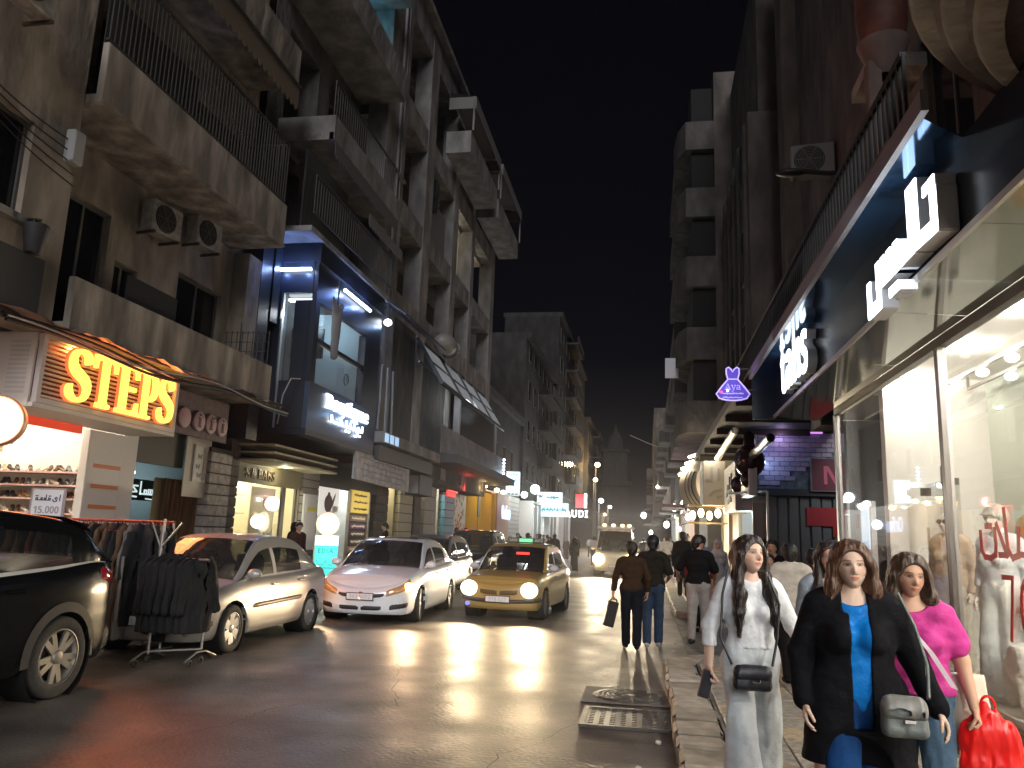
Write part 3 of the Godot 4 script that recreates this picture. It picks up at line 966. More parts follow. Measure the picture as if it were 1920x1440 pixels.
func plate(root: Node3D, at: Vector3, text: String, tilt := 0.0) -> void:
	var t := Transform3D(Basis(Vector3.RIGHT, tilt), at)
	var f := obj("number_plate", mb().obox(t, Vector3(0.50, 0.13, 0.012), 0.004), mat("plate_frame", 0.05, 0.05, 0.05, 0.5), root)
	obj("plate_face", mb().obox(Transform3D(t.basis, t * Vector3(0, 0, 0.007)), Vector3(0.465, 0.10, 0.006)), mat("plate_white", 0.7, 0.7, 0.7, 0.5), f)
	obj("plate_digits", text_mesh(text, 0.10, 0.004), mat("print_black", 0.01, 0.01, 0.01, 0.7), f, Transform3D(t.basis, t * Vector3(0, 0, 0.013)))

func lamp_ball(root: Node3D, called: String, at: Vector3, r: Vector3, m: Material) -> MeshInstance3D:
	return obj(called, mb().ball(at, r, 18, 12), m, root)

const SEDAN := {"w": 1.70, "zf": 2.12, "zr": -2.12, "axf": 1.28, "axr": -1.24, "r": 0.30, "zA": 1.18, "z1": 0.42, "z2": -1.02, "zD": -1.62, "zB": 0.02, "zC": -0.98,
	"top": [[2.12, 0.60], [2.05, 0.66], [1.9, 0.74], [1.6, 0.81], [1.2, 0.885], [0.8, 0.92], [0.0, 0.935], [-0.8, 0.955], [-1.4, 0.985], [-1.8, 0.985], [-2.05, 0.95], [-2.12, 0.90]],
	"roof": [[1.2, 0.885], [1.0, 1.02], [0.72, 1.22], [0.42, 1.39], [0.15, 1.445], [-0.3, 1.46], [-0.75, 1.425], [-1.02, 1.36], [-1.35, 1.17], [-1.62, 0.99], [-1.7, 0.98]]}

func silver_sedan() -> void:
	var t := thing("parked_sedan", "silver sedan with a red glow on its hood parked behind the clothes racks", "car", Vector3(-6.13, 0, -11.16), 1.0)
	var d := SEDAN.duplicate(true)
	d.merge({"mould": mat("mould_brown", 0.12, 0.07, 0.035, 0.4), "trim_m": mat("car_trim"), "mirror_m": mat("paint_silver", 0.40, 0.39, 0.37, 0.36, 0.35, {"coat": 0.5}), "spokes": 6, "lean": 0.34}, true)
	var k := car(t, d, mat("paint_silver", 0.40, 0.39, 0.37, 0.36, 0.35, {"coat": 0.5}))
	var lens := mat("lamp_lens", 0.45, 0.45, 0.43, 0.08, 0.3, {"coat": 1.0})
	for sx in [1.0, -1.0]:
		obj("headlight", k.patch(0.42, 1.02, 0.66, 0.74, 0.93, 1.0, sx, 0.012, 10, 6), lens, t)
		obj("bumper_inlay", k.patch(0.30, 1.0, 0.20, 0.28, 0.50, 0.42, sx, 0.008, 10, 4), mat("car_black"), t)
		lamp_ball(t, "fog_lamp", k.wall(0.62, 0.24, sx, 0.0), Vector3(0.045, 0.045, 0.03), lens)
		obj("rear_lamp", k.patch(k.us[-1] - 0.95, k.us[-1] - 0.45, 0.6, 0.6, 0.9, 0.9, sx, 0.01, 8, 4), mat("lamp_red", 0.25, 0.01, 0.01, 0.15), t)
		obj("grille", k.patch(0.0, 0.36, 0.66, 0.66, 0.84, 0.82, sx, 0.008, 4, 3), mat("car_black"), t)
	plate(t, Vector3(0, 0.44, 2.135), "274 618")

func white_sedan() -> void:
	var t := thing("white_sedan", "white sedan with glowing orange headlights standing in the traffic beside the taxi", "car", Vector3(-5.02, 0, -15.9), 2.0)
	var d := SEDAN.duplicate(true)
	d.merge({"w": 1.78, "zf": 2.25, "zr": -2.25, "axf": 1.34, "axr": -1.31, "spokes": 5, "steer": 8.0, "slope": 0.5, "lean": 0.36, "base": 0.17, "nose": 0.34, "handle_m": mat("chrome", 0.6, 0.6, 0.6, 0.12, 1.0), "mirror_m": mat("paint_white", 0.62, 0.65, 0.68, 0.25, 0.0, {"coat": 0.8}),
		"top": [[2.25, 0.62], [2.15, 0.70], [1.95, 0.78], [1.6, 0.86], [1.25, 0.92], [0.8, 0.95], [0.0, 0.965], [-0.8, 0.99], [-1.4, 1.02], [-1.9, 1.03], [-2.15, 1.0], [-2.25, 0.94]]}, true)
	var k := car(t, d, mat("paint_white", 0.62, 0.65, 0.68, 0.25, 0.0, {"coat": 0.8}))
	var lens := mat("lamp_lens")
	for sx in [1.0, -1.0]:
		var hl := obj("headlight", k.patch(0.44, 1.02, 0.62, 0.76, 0.86, 0.97, sx, 0.014, 10, 6), mat("lamp_amber_lens", 0.5, 0.28, 0.12, 0.1, 0.2, {"coat": 1.0}), t)
		var p := k.wall(0.86 if sx > 0 else 0.90, 0.80, sx, 0.035)
		lamp_ball(hl, "bulb", p, Vector3(0.085, 0.075, 0.05), mat("halogen", 0.9, 0.7, 0.5, 0.3, 0, {"e": [1.0, 0.52, 0.20, 9.0]}))
		spot(hl, p + Vector3(0, 0.0, 0.07), p + Vector3(sx * 0.4, -0.62, 6), [1.0, 0.66, 0.38], 2.2, 46, 0.05)
		obj("grille", k.patch(0.0, 0.44, 0.58, 0.62, 0.80, 0.76, sx, 0.012, 5, 3), mat("car_black"), t)
		obj("lower_intake", k.patch(0.0, 0.40, 0.12, 0.12, 0.34, 0.32, sx, 0.008, 5, 3), mat("car_black"), t)
		obj("fog_lamp_recess", k.patch(0.50, 0.92, 0.14, 0.20, 0.36, 0.37, sx, 0.008, 6, 3), mat("car_black"), t)
		obj("rear_lamp", k.patch(k.us[-1] - 1.0, k.us[-1] - 0.45, 0.6, 0.6, 0.86, 0.86, sx, 0.01, 8, 4), mat("lamp_red"), t)
	obj("bonnet_badge", mb().ball(k.wall(0.0, 0.78, 1.0, 0.02), Vector3(0.06, 0.03, 0.015)), mat("chrome"), t)
	lamp_ball(t, "badge_lamp", k.wall(0.0, 0.60, 1.0, 0.03), Vector3(0.03, 0.025, 0.015), mat("badge_glow", 0.8, 0.4, 0.2, 0.3, 0, {"e": [1.0, 0.30, 0.12, 3.0]}))
	plate(t, Vector3(0.0, 0.47, 2.275), "341 WP2")
	obj("sunroof", k.cab(0.25, -0.35, 0.72, 1.0, 0.008), mat("car_glass"), t)

func taxi() -> void:
	var yel := mat("paint_taxi", 0.36, 0.25, 0.075, 0.3, 0.0, {"coat": 0.7})
	var t := thing("taxi", "worn yellow taxi with dazzling headlights and a lit roof sign driving towards the viewer", "taxi", Vector3(-2.66, 0, -17.45), -4.5)
	var d := SEDAN.duplicate(true)
	d.merge({"w": 1.62, "zf": 2.0, "zr": -1.95, "axf": 1.25, "axr": -1.1, "r": 0.285, "spokes": 8, "lean": 0.24, "nose": 0.2, "slope": 0.2, "zA": 1.05, "z1": 0.48, "z2": -0.95, "zD": -1.38, "zB": 0.05, "zC": -0.92, "crown": 0.02,
		"rim_m": mat("hubcap", 0.16, 0.15, 0.14, 0.5, 0.5), "handle_m": mat("car_trim"), "mirror_m": mat("car_trim"),
		"top": [[2.0, 0.68], [1.94, 0.74], [1.8, 0.79], [1.4, 0.84], [1.05, 0.875], [0.5, 0.90], [-0.5, 0.92], [-1.3, 0.94], [-1.75, 0.95], [-1.92, 0.92], [-1.95, 0.86]],
		"roof": [[1.05, 0.88], [0.85, 1.05], [0.62, 1.25], [0.46, 1.36], [0.2, 1.41], [-0.4, 1.42], [-0.8, 1.39], [-0.97, 1.33], [-1.2, 1.13], [-1.4, 0.945]]}, true)
	var k := car(t, d, yel)
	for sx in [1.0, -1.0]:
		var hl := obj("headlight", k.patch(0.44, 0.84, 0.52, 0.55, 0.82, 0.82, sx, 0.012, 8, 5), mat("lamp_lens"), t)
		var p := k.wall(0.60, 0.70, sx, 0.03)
		lamp_ball(hl, "bulb", p, Vector3(0.175, 0.15, 0.06), mat("headlamp_white", 0.9, 0.9, 0.85, 0.3, 0, {"e": [1.0, 0.93, 0.72, 1.6]}))  # oversized disc, so headlight glare is part of the bulb shape
		spot(hl, p + Vector3(0, 0.0, 0.09), p + Vector3(sx * 0.25 + 0.3, -0.42, 6), [1.0, 0.76, 0.45], 9.0, 40, 0.06, 0.9)
		obj("grille", k.patch(0.0, 0.40, 0.56, 0.56, 0.76, 0.76, sx, 0.008, 4, 5), mat("taxi_grille", 0.10, 0.06, 0.015, 0.6), t)
		obj("bumper", k.patch(0.0, 1.0, 0.24, 0.24, 0.42, 0.42, sx, 0.035, 12, 3), mat("taxi_bumper", 0.055, 0.045, 0.04, 0.55), t)
		obj("rear_lamp", k.patch(k.us[-1] - 0.85, k.us[-1] - 0.45, 0.5, 0.5, 0.82, 0.82, sx, 0.01, 8, 4), mat("lamp_red"), t)
		for q in 4: obj("grille_bar", k.patch(0.0, 0.40, 0.575 + q * 0.05, 0.575 + q * 0.05, 0.592 + q * 0.05, 0.592 + q * 0.05, sx, 0.02, 4, 1), yel, t)
	lamp_ball(t, "fog_lamp", k.wall(0.62, 0.16, -1.0, 0.03), Vector3(0.05, 0.04, 0.03), mat("fog_blue", 0.1, 0.1, 0.4, 0.3, 0, {"e": [0.22, 0.20, 1.0, 0.9]}))
	plate(t, Vector3(0.0, 0.40, 2.045), "518 027")
	var sg := obj("roof_sign", mb().box(-0.42, 0.42, 1.455, 1.565, -0.42, -0.26, 0.02), mat("taxi_sign_body", 0.10, 0.12, 0.09, 0.4), t)
	obj("sign_panel", mb().box(-0.15, 0.15, 1.475, 1.55, -0.258, -0.25), mat("taxi_sign_green", 0.1, 0.6, 0.25, 0.4, 0, {"e": [0.25, 0.85, 0.42, 0.55]}), sg)
	for q in [[-0.29, "TAXI"], [0.29, "4472"]]:
		obj("sign_letters", text_mesh(q[1], 0.085, 0.004), mat("sign_pale", 0.5, 0.5, 0.45, 0.5), sg, Transform3D(Basis(), Vector3(q[0], 1.512, -0.252)))
	# a red display behind the windscreen
	var dp := k.cabin(0.62, 0.9, 1.0)
	obj("dashboard_display", mb().box(-0.02, 0.26, 1.22, 1.27, 0.50, 0.52), mat("red_display", 0.5, 0.02, 0.02, 0.5, 0, {"e": [1.0, 0.06, 0.05, 3.5]}), t)

func dark_suv() -> void:
	var pm := mat("paint_dark", 0.006, 0.007, 0.008, 0.2, 0.0, {"spec": 0.25})
	var t := thing("dark_suv", "glossy dark SUV parked at the near left, only its rear end in view", "car", Vector3(-6.25, 0, -5.42), 0.0)
	var d := SEDAN.duplicate(true)
	d.merge({"w": 1.86, "zf": 2.2, "zr": -2.34, "axf": 1.3, "axr": -1.42, "r": 0.365, "base": 0.27, "spokes": 5, "two": true, "lean": 0.30, "tail": 0.3, "zA": 1.25, "z1": 0.5, "z2": -1.68, "zD": -2.16, "zB": 0.1, "zC": -1.62, "seams": [0.95, 0.1, -0.92],
		"rim_m": mat("rim_dusty", 0.30, 0.28, 0.25, 0.45, 0.6),
		"top": [[2.2, 0.75], [2.1, 0.85], [1.9, 0.95], [1.3, 1.05], [0.5, 1.08], [-0.5, 1.12], [-1.3, 1.17], [-1.9, 1.22], [-2.2, 1.20], [-2.34, 1.05]],
		"roof": [[1.25, 1.05], [1.0, 1.25], [0.5, 1.58], [0.1, 1.66], [-0.6, 1.67], [-1.3, 1.62], [-1.7, 1.56], [-1.95, 1.40], [-2.18, 1.22]]}, true)
	var k := car(t, d, pm)
	for sx in [1.0, -1.0]:
		obj("rear_lamp", k.patch(k.us[-1] - 1.12, k.us[-1] - 0.45, 0.80, 0.70, 0.95, 0.93, sx, 0.02, 10, 4), mat("lamp_red_dull", 0.30, 0.015, 0.03, 0.12, 0.0, {"coat": 1.0}), t)
		obj("wheel_arch_trim", suv_arch(k, d.axr, sx), mat("arch_plastic", 0.030, 0.028, 0.026, 0.7), t)
		obj("rear_bumper", k.patch(k.us[-1] - 0.95, k.us[-1], 0.05, 0.0, 0.34, 0.30, sx, 0.03, 10, 4), mat("arch_plastic"), t)
	obj("roof_spoiler", k.cab(-1.55, -1.86, 0.55, 1.0, 0.035), pm, t)
	obj("brake_light", mb().box(-0.18, 0.18, 1.585, 1.605, -1.885, -1.86), mat("lamp_red_dull"), t)

func suv_arch(k: Car, wz: float, sx: float) -> MB:
	var rows := []
	for i in 21:
		var a := PI * (i / 20.0) * 1.06 - 0.09
		var row := []
		for j in 3:
			var r: float = k.d.r + 0.04 + 0.045 * j
			var z := wz + cos(a) * r
			var y: float = maxf(k.d.r + sin(a) * r, k.d.base)
			var q := k.at_u(k.u_of(z))
			row.append(Vector3(((q[0] as Vector2).x + 0.012 - 0.004 * j) * sx, y, z))
		rows.append(row)
	return mb().grid(rows, sx < 0)

func more_cars() -> void:
	var t := thing("parked_hatchback", "grey hatchback parked behind the white sedan", "car", Vector3(-6.0, 0, -22.2), 0.0)
	var d := SEDAN.duplicate(true)
	d.merge({"z2": -1.6, "zD": -2.0, "zC": -1.5, "lean": 0.3, "roof": [[1.2, 0.885], [1.0, 1.02], [0.72, 1.22], [0.42, 1.42], [0.15, 1.50], [-0.4, 1.52], [-1.2, 1.48], [-1.6, 1.40], [-2.0, 1.0]]}, true)
	var k := car(t, d, mat("paint_grey", 0.10, 0.10, 0.10, 0.3, 0.3, {"coat": 0.6}))
	for sx in [1.0, -1.0]: obj("headlight", k.patch(0.42, 1.02, 0.66, 0.74, 0.93, 1.0, sx, 0.012, 8, 4), mat("lamp_lens"), t)
	t = thing("black_suv", "black high roofed car parked further along the left kerb", "car", Vector3(-5.9, 0, -27.6), 0.0)
	var d2 := d.duplicate(true)
	d2.merge({"w": 1.85, "zf": 2.3, "zr": -2.3, "axf": 1.35, "axr": -1.35, "r": 0.36, "base": 0.27, "top": [[2.3, 0.8], [2.1, 0.95], [1.6, 1.03], [1.2, 1.06], [0.0, 1.10], [-1.6, 1.13], [-2.3, 1.1]], "roof": [[1.2, 1.06], [0.9, 1.3], [0.45, 1.62], [0.1, 1.70], [-0.8, 1.72], [-1.6, 1.66], [-2.1, 1.15]], "z2": -1.65, "zD": -2.1}, true)
	k = car(t, d2, mat("paint_black", 0.01, 0.01, 0.011, 0.25, 0, {"coat": 0.8}))
	for sx in [1.0, -1.0]: obj("headlight", k.patch(0.42, 1.02, 0.66, 0.74, 0.93, 1.0, sx, 0.012, 8, 4), mat("lamp_lens"), t)
	# microbus with lamps on its roof rack
	t = thing("microbus", "cream coloured microbus with bright headlights and a row of lamps on its roof", "van", Vector3(-1.35, 0, -37.0), 0.0)
	var d3 := {"w": 1.85, "zf": 2.1, "zr": -2.3, "axf": 1.35, "axr": -1.3, "r": 0.30, "base": 0.25, "nose": 0.14, "zA": 1.98, "z1": 1.35, "z2": -2.15, "zD": -2.28, "zB": 0.75, "zC": -2.0, "lean": 0.16, "slope": 0.1, "crown": 0.01, "seams": [1.6, 0.7, -0.6],
		"top": [[2.1, 1.02], [2.0, 1.05], [1.5, 1.08], [0.0, 1.10], [-2.3, 1.10]], "roof": [[2.0, 1.06], [1.7, 1.5], [1.4, 1.88], [1.1, 1.97], [0.0, 2.0], [-2.0, 1.97], [-2.28, 1.12]]}
	k = car(t, d3, mat("paint_cream", 0.58, 0.50, 0.34, 0.4, 0, {"coat": 0.4}))
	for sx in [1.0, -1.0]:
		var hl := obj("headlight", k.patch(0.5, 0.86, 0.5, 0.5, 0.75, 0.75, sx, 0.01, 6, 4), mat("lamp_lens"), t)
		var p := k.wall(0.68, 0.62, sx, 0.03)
		lamp_ball(hl, "bulb", p, Vector3(0.25, 0.23, 0.08), mat("headlamp_warm", 0.9, 0.9, 0.8, 0.3, 0, {"e": [1.0, 0.80, 0.46, 22.0]}))  # radius enlarged: the lamp flare is put into the bulb shape
		spot(hl, p + Vector3(0, 0, 0.09), p + Vector3(sx * 0.2, -0.42, 6), [1.0, 0.82, 0.55], 60.0, 36, 0.06, 0.9)
	plate(t, Vector3(0, 0.45, 2.13), "604 193")
	var rk := obj("roof_rack", mb().bar(Vector3(-0.8, 2.10, 0.9), Vector3(0.8, 2.10, 0.9), 0.04, 0.1).bar(Vector3(-0.8, 2.10, -0.9), Vector3(0.8, 2.10, -0.9), 0.04, 0.1).bar(Vector3(-0.8, 2.10, 0.9), Vector3(-0.8, 2.10, -0.9), 0.04, 0.05).bar(Vector3(0.8, 2.10, 0.9), Vector3(0.8, 2.10, -0.9), 0.04, 0.05), mat("car_trim"), t)
	for x in [-0.5, -0.1, 0.3, 0.6]:
		lamp_ball(rk, "marker_lamp", Vector3(x, 2.20, 0.95), Vector3(0.10, 0.07, 0.06), mat("marker_amber", 0.8, 0.5, 0.2, 0.3, 0, {"e": [1.0, 0.62, 0.30, 2.5]}))
	# small cars far behind it
	for q in [[0.15, -54.0, "distant car behind the microbus with one headlight glaring past the man in the cap"], [-1.6, -66.0, "most distant car in the middle of the street with white headlights"]]:
		t = thing("distant_car", q[2], "car", Vector3(q[0], 0, q[1]), 0.0, "cars in the distant traffic")
		k = car(t, SEDAN.duplicate(true), mat("paint_grey"))
		for sx in [1.0, -1.0]:
			lamp_ball(t, "headlight", k.wall(0.62, 0.75, sx, 0.03), Vector3(0.2, 0.18, 0.07), mat("headlamp_far", 0.9, 0.9, 0.9, 0.3, 0, {"e": [1.0, 0.92, 0.8, 6.0]}))

# ---------------------------------------------------------------- helpers for buildings and signs
const ON_LEFT := Basis(Vector3(0, 0, -1), Vector3(0, 1, 0), Vector3(1, 0, 0))     # a face seen from the street on the left side
const ON_RIGHT := Basis(Vector3(0, 0, 1), Vector3(0, 1, 0), Vector3(-1, 0, 0))
func fl(x: float, y: float, z: float) -> Transform3D: return Transform3D(ON_LEFT, Vector3(x, y, z))
func fr(x: float, y: float, z: float) -> Transform3D: return Transform3D(ON_RIGHT, Vector3(x, y, z))
func ff(x: float, y: float, z: float) -> Transform3D: return Transform3D(Basis(), Vector3(x, y, z))

func facade(m: MB, x0: float, x1: float, z0: float, z1: float, y0: float, y1: float, holes: Array) -> MB:
	var zs := [minf(z0, z1), maxf(z0, z1)]
	var ys := [y0, y1]
	for h in holes:
		zs.append_array([minf(h[0], h[1]), maxf(h[0], h[1])]); ys.append_array([h[2], h[3]])
	zs.sort(); ys.sort()
	for i in zs.size() - 1:
		if zs[i + 1] - zs[i] < 1e-4: continue
		var start := -1.0
		var zc: float = (zs[i] + zs[i + 1]) / 2
		for j in ys.size() - 1:
			if ys[j + 1] - ys[j] < 1e-4: continue
			var yc: float = (ys[j] + ys[j + 1]) / 2
			var open := false
			for h in holes:
				if zc > minf(h[0], h[1]) and zc < maxf(h[0], h[1]) and yc > h[2] and yc < h[3]: open = true
			if open:
				if start >= 0: m.box(x0, x1, start, ys[j], zs[i], zs[i + 1])
				start = -1.0
			elif start < 0: start = ys[j]
		if start >= 0: m.box(x0, x1, start, ys[-1], zs[i], zs[i + 1])
	return m

# a window in a wall whose outer face lies at x; dir +1: the street is towards +x
func window(p: Node, x: float, dir: float, z0: float, z1: float, y0: float, y1: float, glass: Material, bars := 1, called := "window") -> void:
	var f := mb()
	var a := x - dir * 0.16
	var b := x - dir * 0.10
	var w := 0.05
	f.box(a, b, y0, y0 + w, z0, z1).box(a, b, y1 - w, y1, z0, z1)
	f.box(a, b, y0 + w, y1 - w, z0, z0 - w if z1 < z0 else z0 + w).box(a, b, y0 + w, y1 - w, z1 + w if z1 < z0 else z1 - w, z1)
	for k in bars:
		var z := lerpf(z0, z1, float(k + 1) / (bars + 1))
		f.box(a, b - dir * 0.003, y0 + w, y1 - w, z - 0.025, z + 0.025)
	var o := obj(called, f, mat("window_frame", 0.10, 0.095, 0.085, 0.6), p)
	obj("pane", mb().box(x - dir * 0.135, x - dir * 0.130, y0, y1, z0, z1), glass, o)

func concrete(key := "concrete", r := 0.30, g := 0.265, b := 0.22) -> StandardMaterial3D:
	return mat(key, r, g, b, 0.92, 0, {"tex": [21, 0.011, 0.62, 1.0, Vector3(0.35, 0.16, 0.35)], "nrm": [22, 0.03, 4.0, 0.6]})

func railing(p: Node, a: Vector3, b: Vector3, h: float, gap: float, m: Material, bw := 0.012) -> void:
	obj("handrail", mb().bar(a + Vector3(0, h, 0), b + Vector3(0, h, 0), 0.045, 0.035), m, p)
	var n := int(a.distance_to(b) / gap)
	var shared := mb().box(-bw, bw, 0, h, -bw, bw).mesh()
	for i in n + 1:
		obj("baluster", shared, m, p, Transform3D(Basis(), a.lerp(b, float(i) / n)))

func scallop(p: Node, called: String, x: float, z0: float, z1: float, ytop: float, drop: float, m: Material) -> void:   # hanging edge of an awning
	var poly := PackedVector2Array()
	var n := int(absf(z1 - z0) / 0.22)
	poly.append(Vector2(0, 0)); poly.append(Vector2(absf(z1 - z0), 0))
	for i in n * 4 + 1:
		var t := 1.0 - float(i) / (n * 4)
		poly.append(Vector2(t * absf(z1 - z0), -drop * (0.78 + 0.22 * absf(sin(t * n * PI)))))
	obj(called, mb().prism(poly, 0.015, fl(x, ytop, maxf(z0, z1))), m, p)

func air_conditioner(label: String, at: Vector3, turn: float, big := 1.0) -> void:   # local +z is the fan side
	var t := thing("air_conditioner", label, "air conditioner", at, turn, "outdoor units of air conditioners")
	var w := 0.78 * big; var h := 0.62 * big
	var casing := mat("ac_white_shaded", 0.13, 0.12, 0.11, 0.6) if at.x > 0.0 else mat("ac_white", 0.42, 0.40, 0.36, 0.6, 0, {"tex": [31, 0.02, 0.75, 1.0, 1.2]})  # right side unit: its shade is put into a darker casing colour
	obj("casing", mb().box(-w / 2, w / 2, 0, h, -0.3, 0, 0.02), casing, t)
	obj("fan_opening", mb().lathe([Vector2(0.001, 0.004), Vector2(0.25 * big, 0.004), Vector2(0.255 * big, 0.014), Vector2(0.27 * big, 0.014), Vector2(0.275 * big, 0.0)], 28, Transform3D(Basis(Vector3.RIGHT, PI / 2), Vector3(-0.06, h / 2, 0.0))), mat("ac_dark", 0.025, 0.025, 0.025, 0.7), t)
	var gr := mb()
	for k in 5:
		gr.tube(range(25).map(func(i): return Vector3(-0.06 + 0.05 * (k + 1) * big * cos(TAU * i / 24), h / 2 + 0.05 * (k + 1) * big * sin(TAU * i / 24), 0.022)), 0.004, 4)
	for k in 6: gr.bar(Vector3(-0.06, h / 2, 0.024), Vector3(-0.06 + 0.26 * big * cos(TAU * k / 6), h / 2 + 0.26 * big * sin(TAU * k / 6), 0.024), 0.008, 0.006)
	obj("fan_grille", gr, mat("ac_grille", 0.16, 0.155, 0.14, 0.5), t)
	for x in [-w / 2 + 0.05, w / 2 - 0.09]: obj("bracket", mb().box(x, x + 0.04, -0.05, 0, -0.45, 0.02), mat("rust", 0.07, 0.04, 0.025, 0.8), t)

# Arabic lettering, drawn with a pen on a grid: each letter is a list of pen lines
func pen(called: String, lines: Array, w: float, depth: float, t: Transform3D, m: Material, p: Node, w2 := -1.0) -> MeshInstance3D:
	var b := mb()
	for l in lines: b.stroke(l, w, depth, t, w2)
	return obj(called, b, m, p)

func arc(c: Vector2, r: Vector2, a0: float, a1: float, n := 8) -> Array:
	return range(n + 1).map(func(i): return c + Vector2(r.x * cos(deg_to_rad(lerpf(a0, a1, float(i) / n))), r.y * sin(deg_to_rad(lerpf(a0, a1, float(i) / n)))))

func scribble(seed_: int, w: float, h: float, n: int) -> Array:   # lines of writing too small to read in the photograph
	rng.seed = seed_
	var out := []
	var x := -w / 2
	while x < w / 2 - 0.04 * w:
		var l := rng.randf_range(0.06, 0.16) * w
		var pts := [Vector2(x, 0)]
		var k := 0.0
		while k < l:
			k += w * 0.02
			pts.append(Vector2(minf(x + k, w / 2), rng.randf_range(-0.5, 0.5) * h * (1.0 if rng.randf() < 0.5 else 0.3)))
		out.append(pts)
		x += l + w * 0.03
	return out

func column_blocks(called: String, label: String, x0: float, x1: float, z0: float, z1: float, y0: float, y1: float, course: float, m: Material, joint: Material) -> Node3D:
	var t := thing(called, label, "pillar", Vector3((x0 + x1) / 2, y0, (z0 + z1) / 2), 0.0, "pillars between the shop fronts")
	obj("core", mb().box(x0 - t.position.x + 0.03, x1 - t.position.x - 0.03, 0, y1 - y0, z0 - t.position.z - 0.03 * signf(z0 - z1), z1 - t.position.z + 0.03 * signf(z0 - z1)), joint, t)
	var n := int((y1 - y0) / course)
	var s := mb().obox(Transform3D(), Vector3(absf(x1 - x0), course - 0.025, absf(z1 - z0)), 0.012).mesh()
	for i in n:
		obj("stone_block", s, m, t, Transform3D(Basis(), Vector3(0, course * (i + 0.5), 0)))
	return t

func downlight(p: Node, at: Vector3, col: Array, e: float, lum := 6.0, r := 0.07) -> void:
	var key := "downlight_%.2f_%.2f_%.2f_%.1f" % [col[0], col[1], col[2], lum]
	obj("lamp_disc", mb().lathe([Vector2(0.001, 0), Vector2(r, 0.0), Vector2(r * 1.1, 0.02)], 16, Transform3D(Basis(), at)), mat(key, 0.9, 0.9, 0.9, 0.4, 0, {"e": [col[0], col[1], col[2], lum]}), p)
	if e > 0.0: omni(p, at + Vector3(0, -0.07, 0), col, e, 0.06, "lamp_light")

func room(p: Node, x0: float, x1: float, z0: float, z1: float, y0: float, y1: float, m: Material, floor_m: Material, open_x: int) -> void:   # a shop interior with thick walls; open_x: side left open
	var t := 0.12
	if open_x != -1: obj("back_wall" if open_x == 1 else "left_wall", mb().box(x0 - t, x0, y0, y1, z0, z1), m, p)
	if open_x != 1: obj("back_wall", mb().box(x1, x1 + t, y0, y1, z0, z1), m, p)
	obj("side_wall", mb().box(x0 - t, x1 + t, y0, y1, minf(z0, z1) - t, minf(z0, z1)), m, p)
	obj("side_wall", mb().box(x0 - t, x1 + t, y0, y1, maxf(z0, z1), maxf(z0, z1) + t), m, p)
	obj("ceiling", mb().box(x0 - t, x1 + t, y1, y1 + t, minf(z0, z1) - t, maxf(z0, z1) + t), m, p)
	obj("floor", mb().box(x0 - t, x1 + t, y0 - t, y0, minf(z0, z1) - t, maxf(z0, z1) + t), floor_m, p)

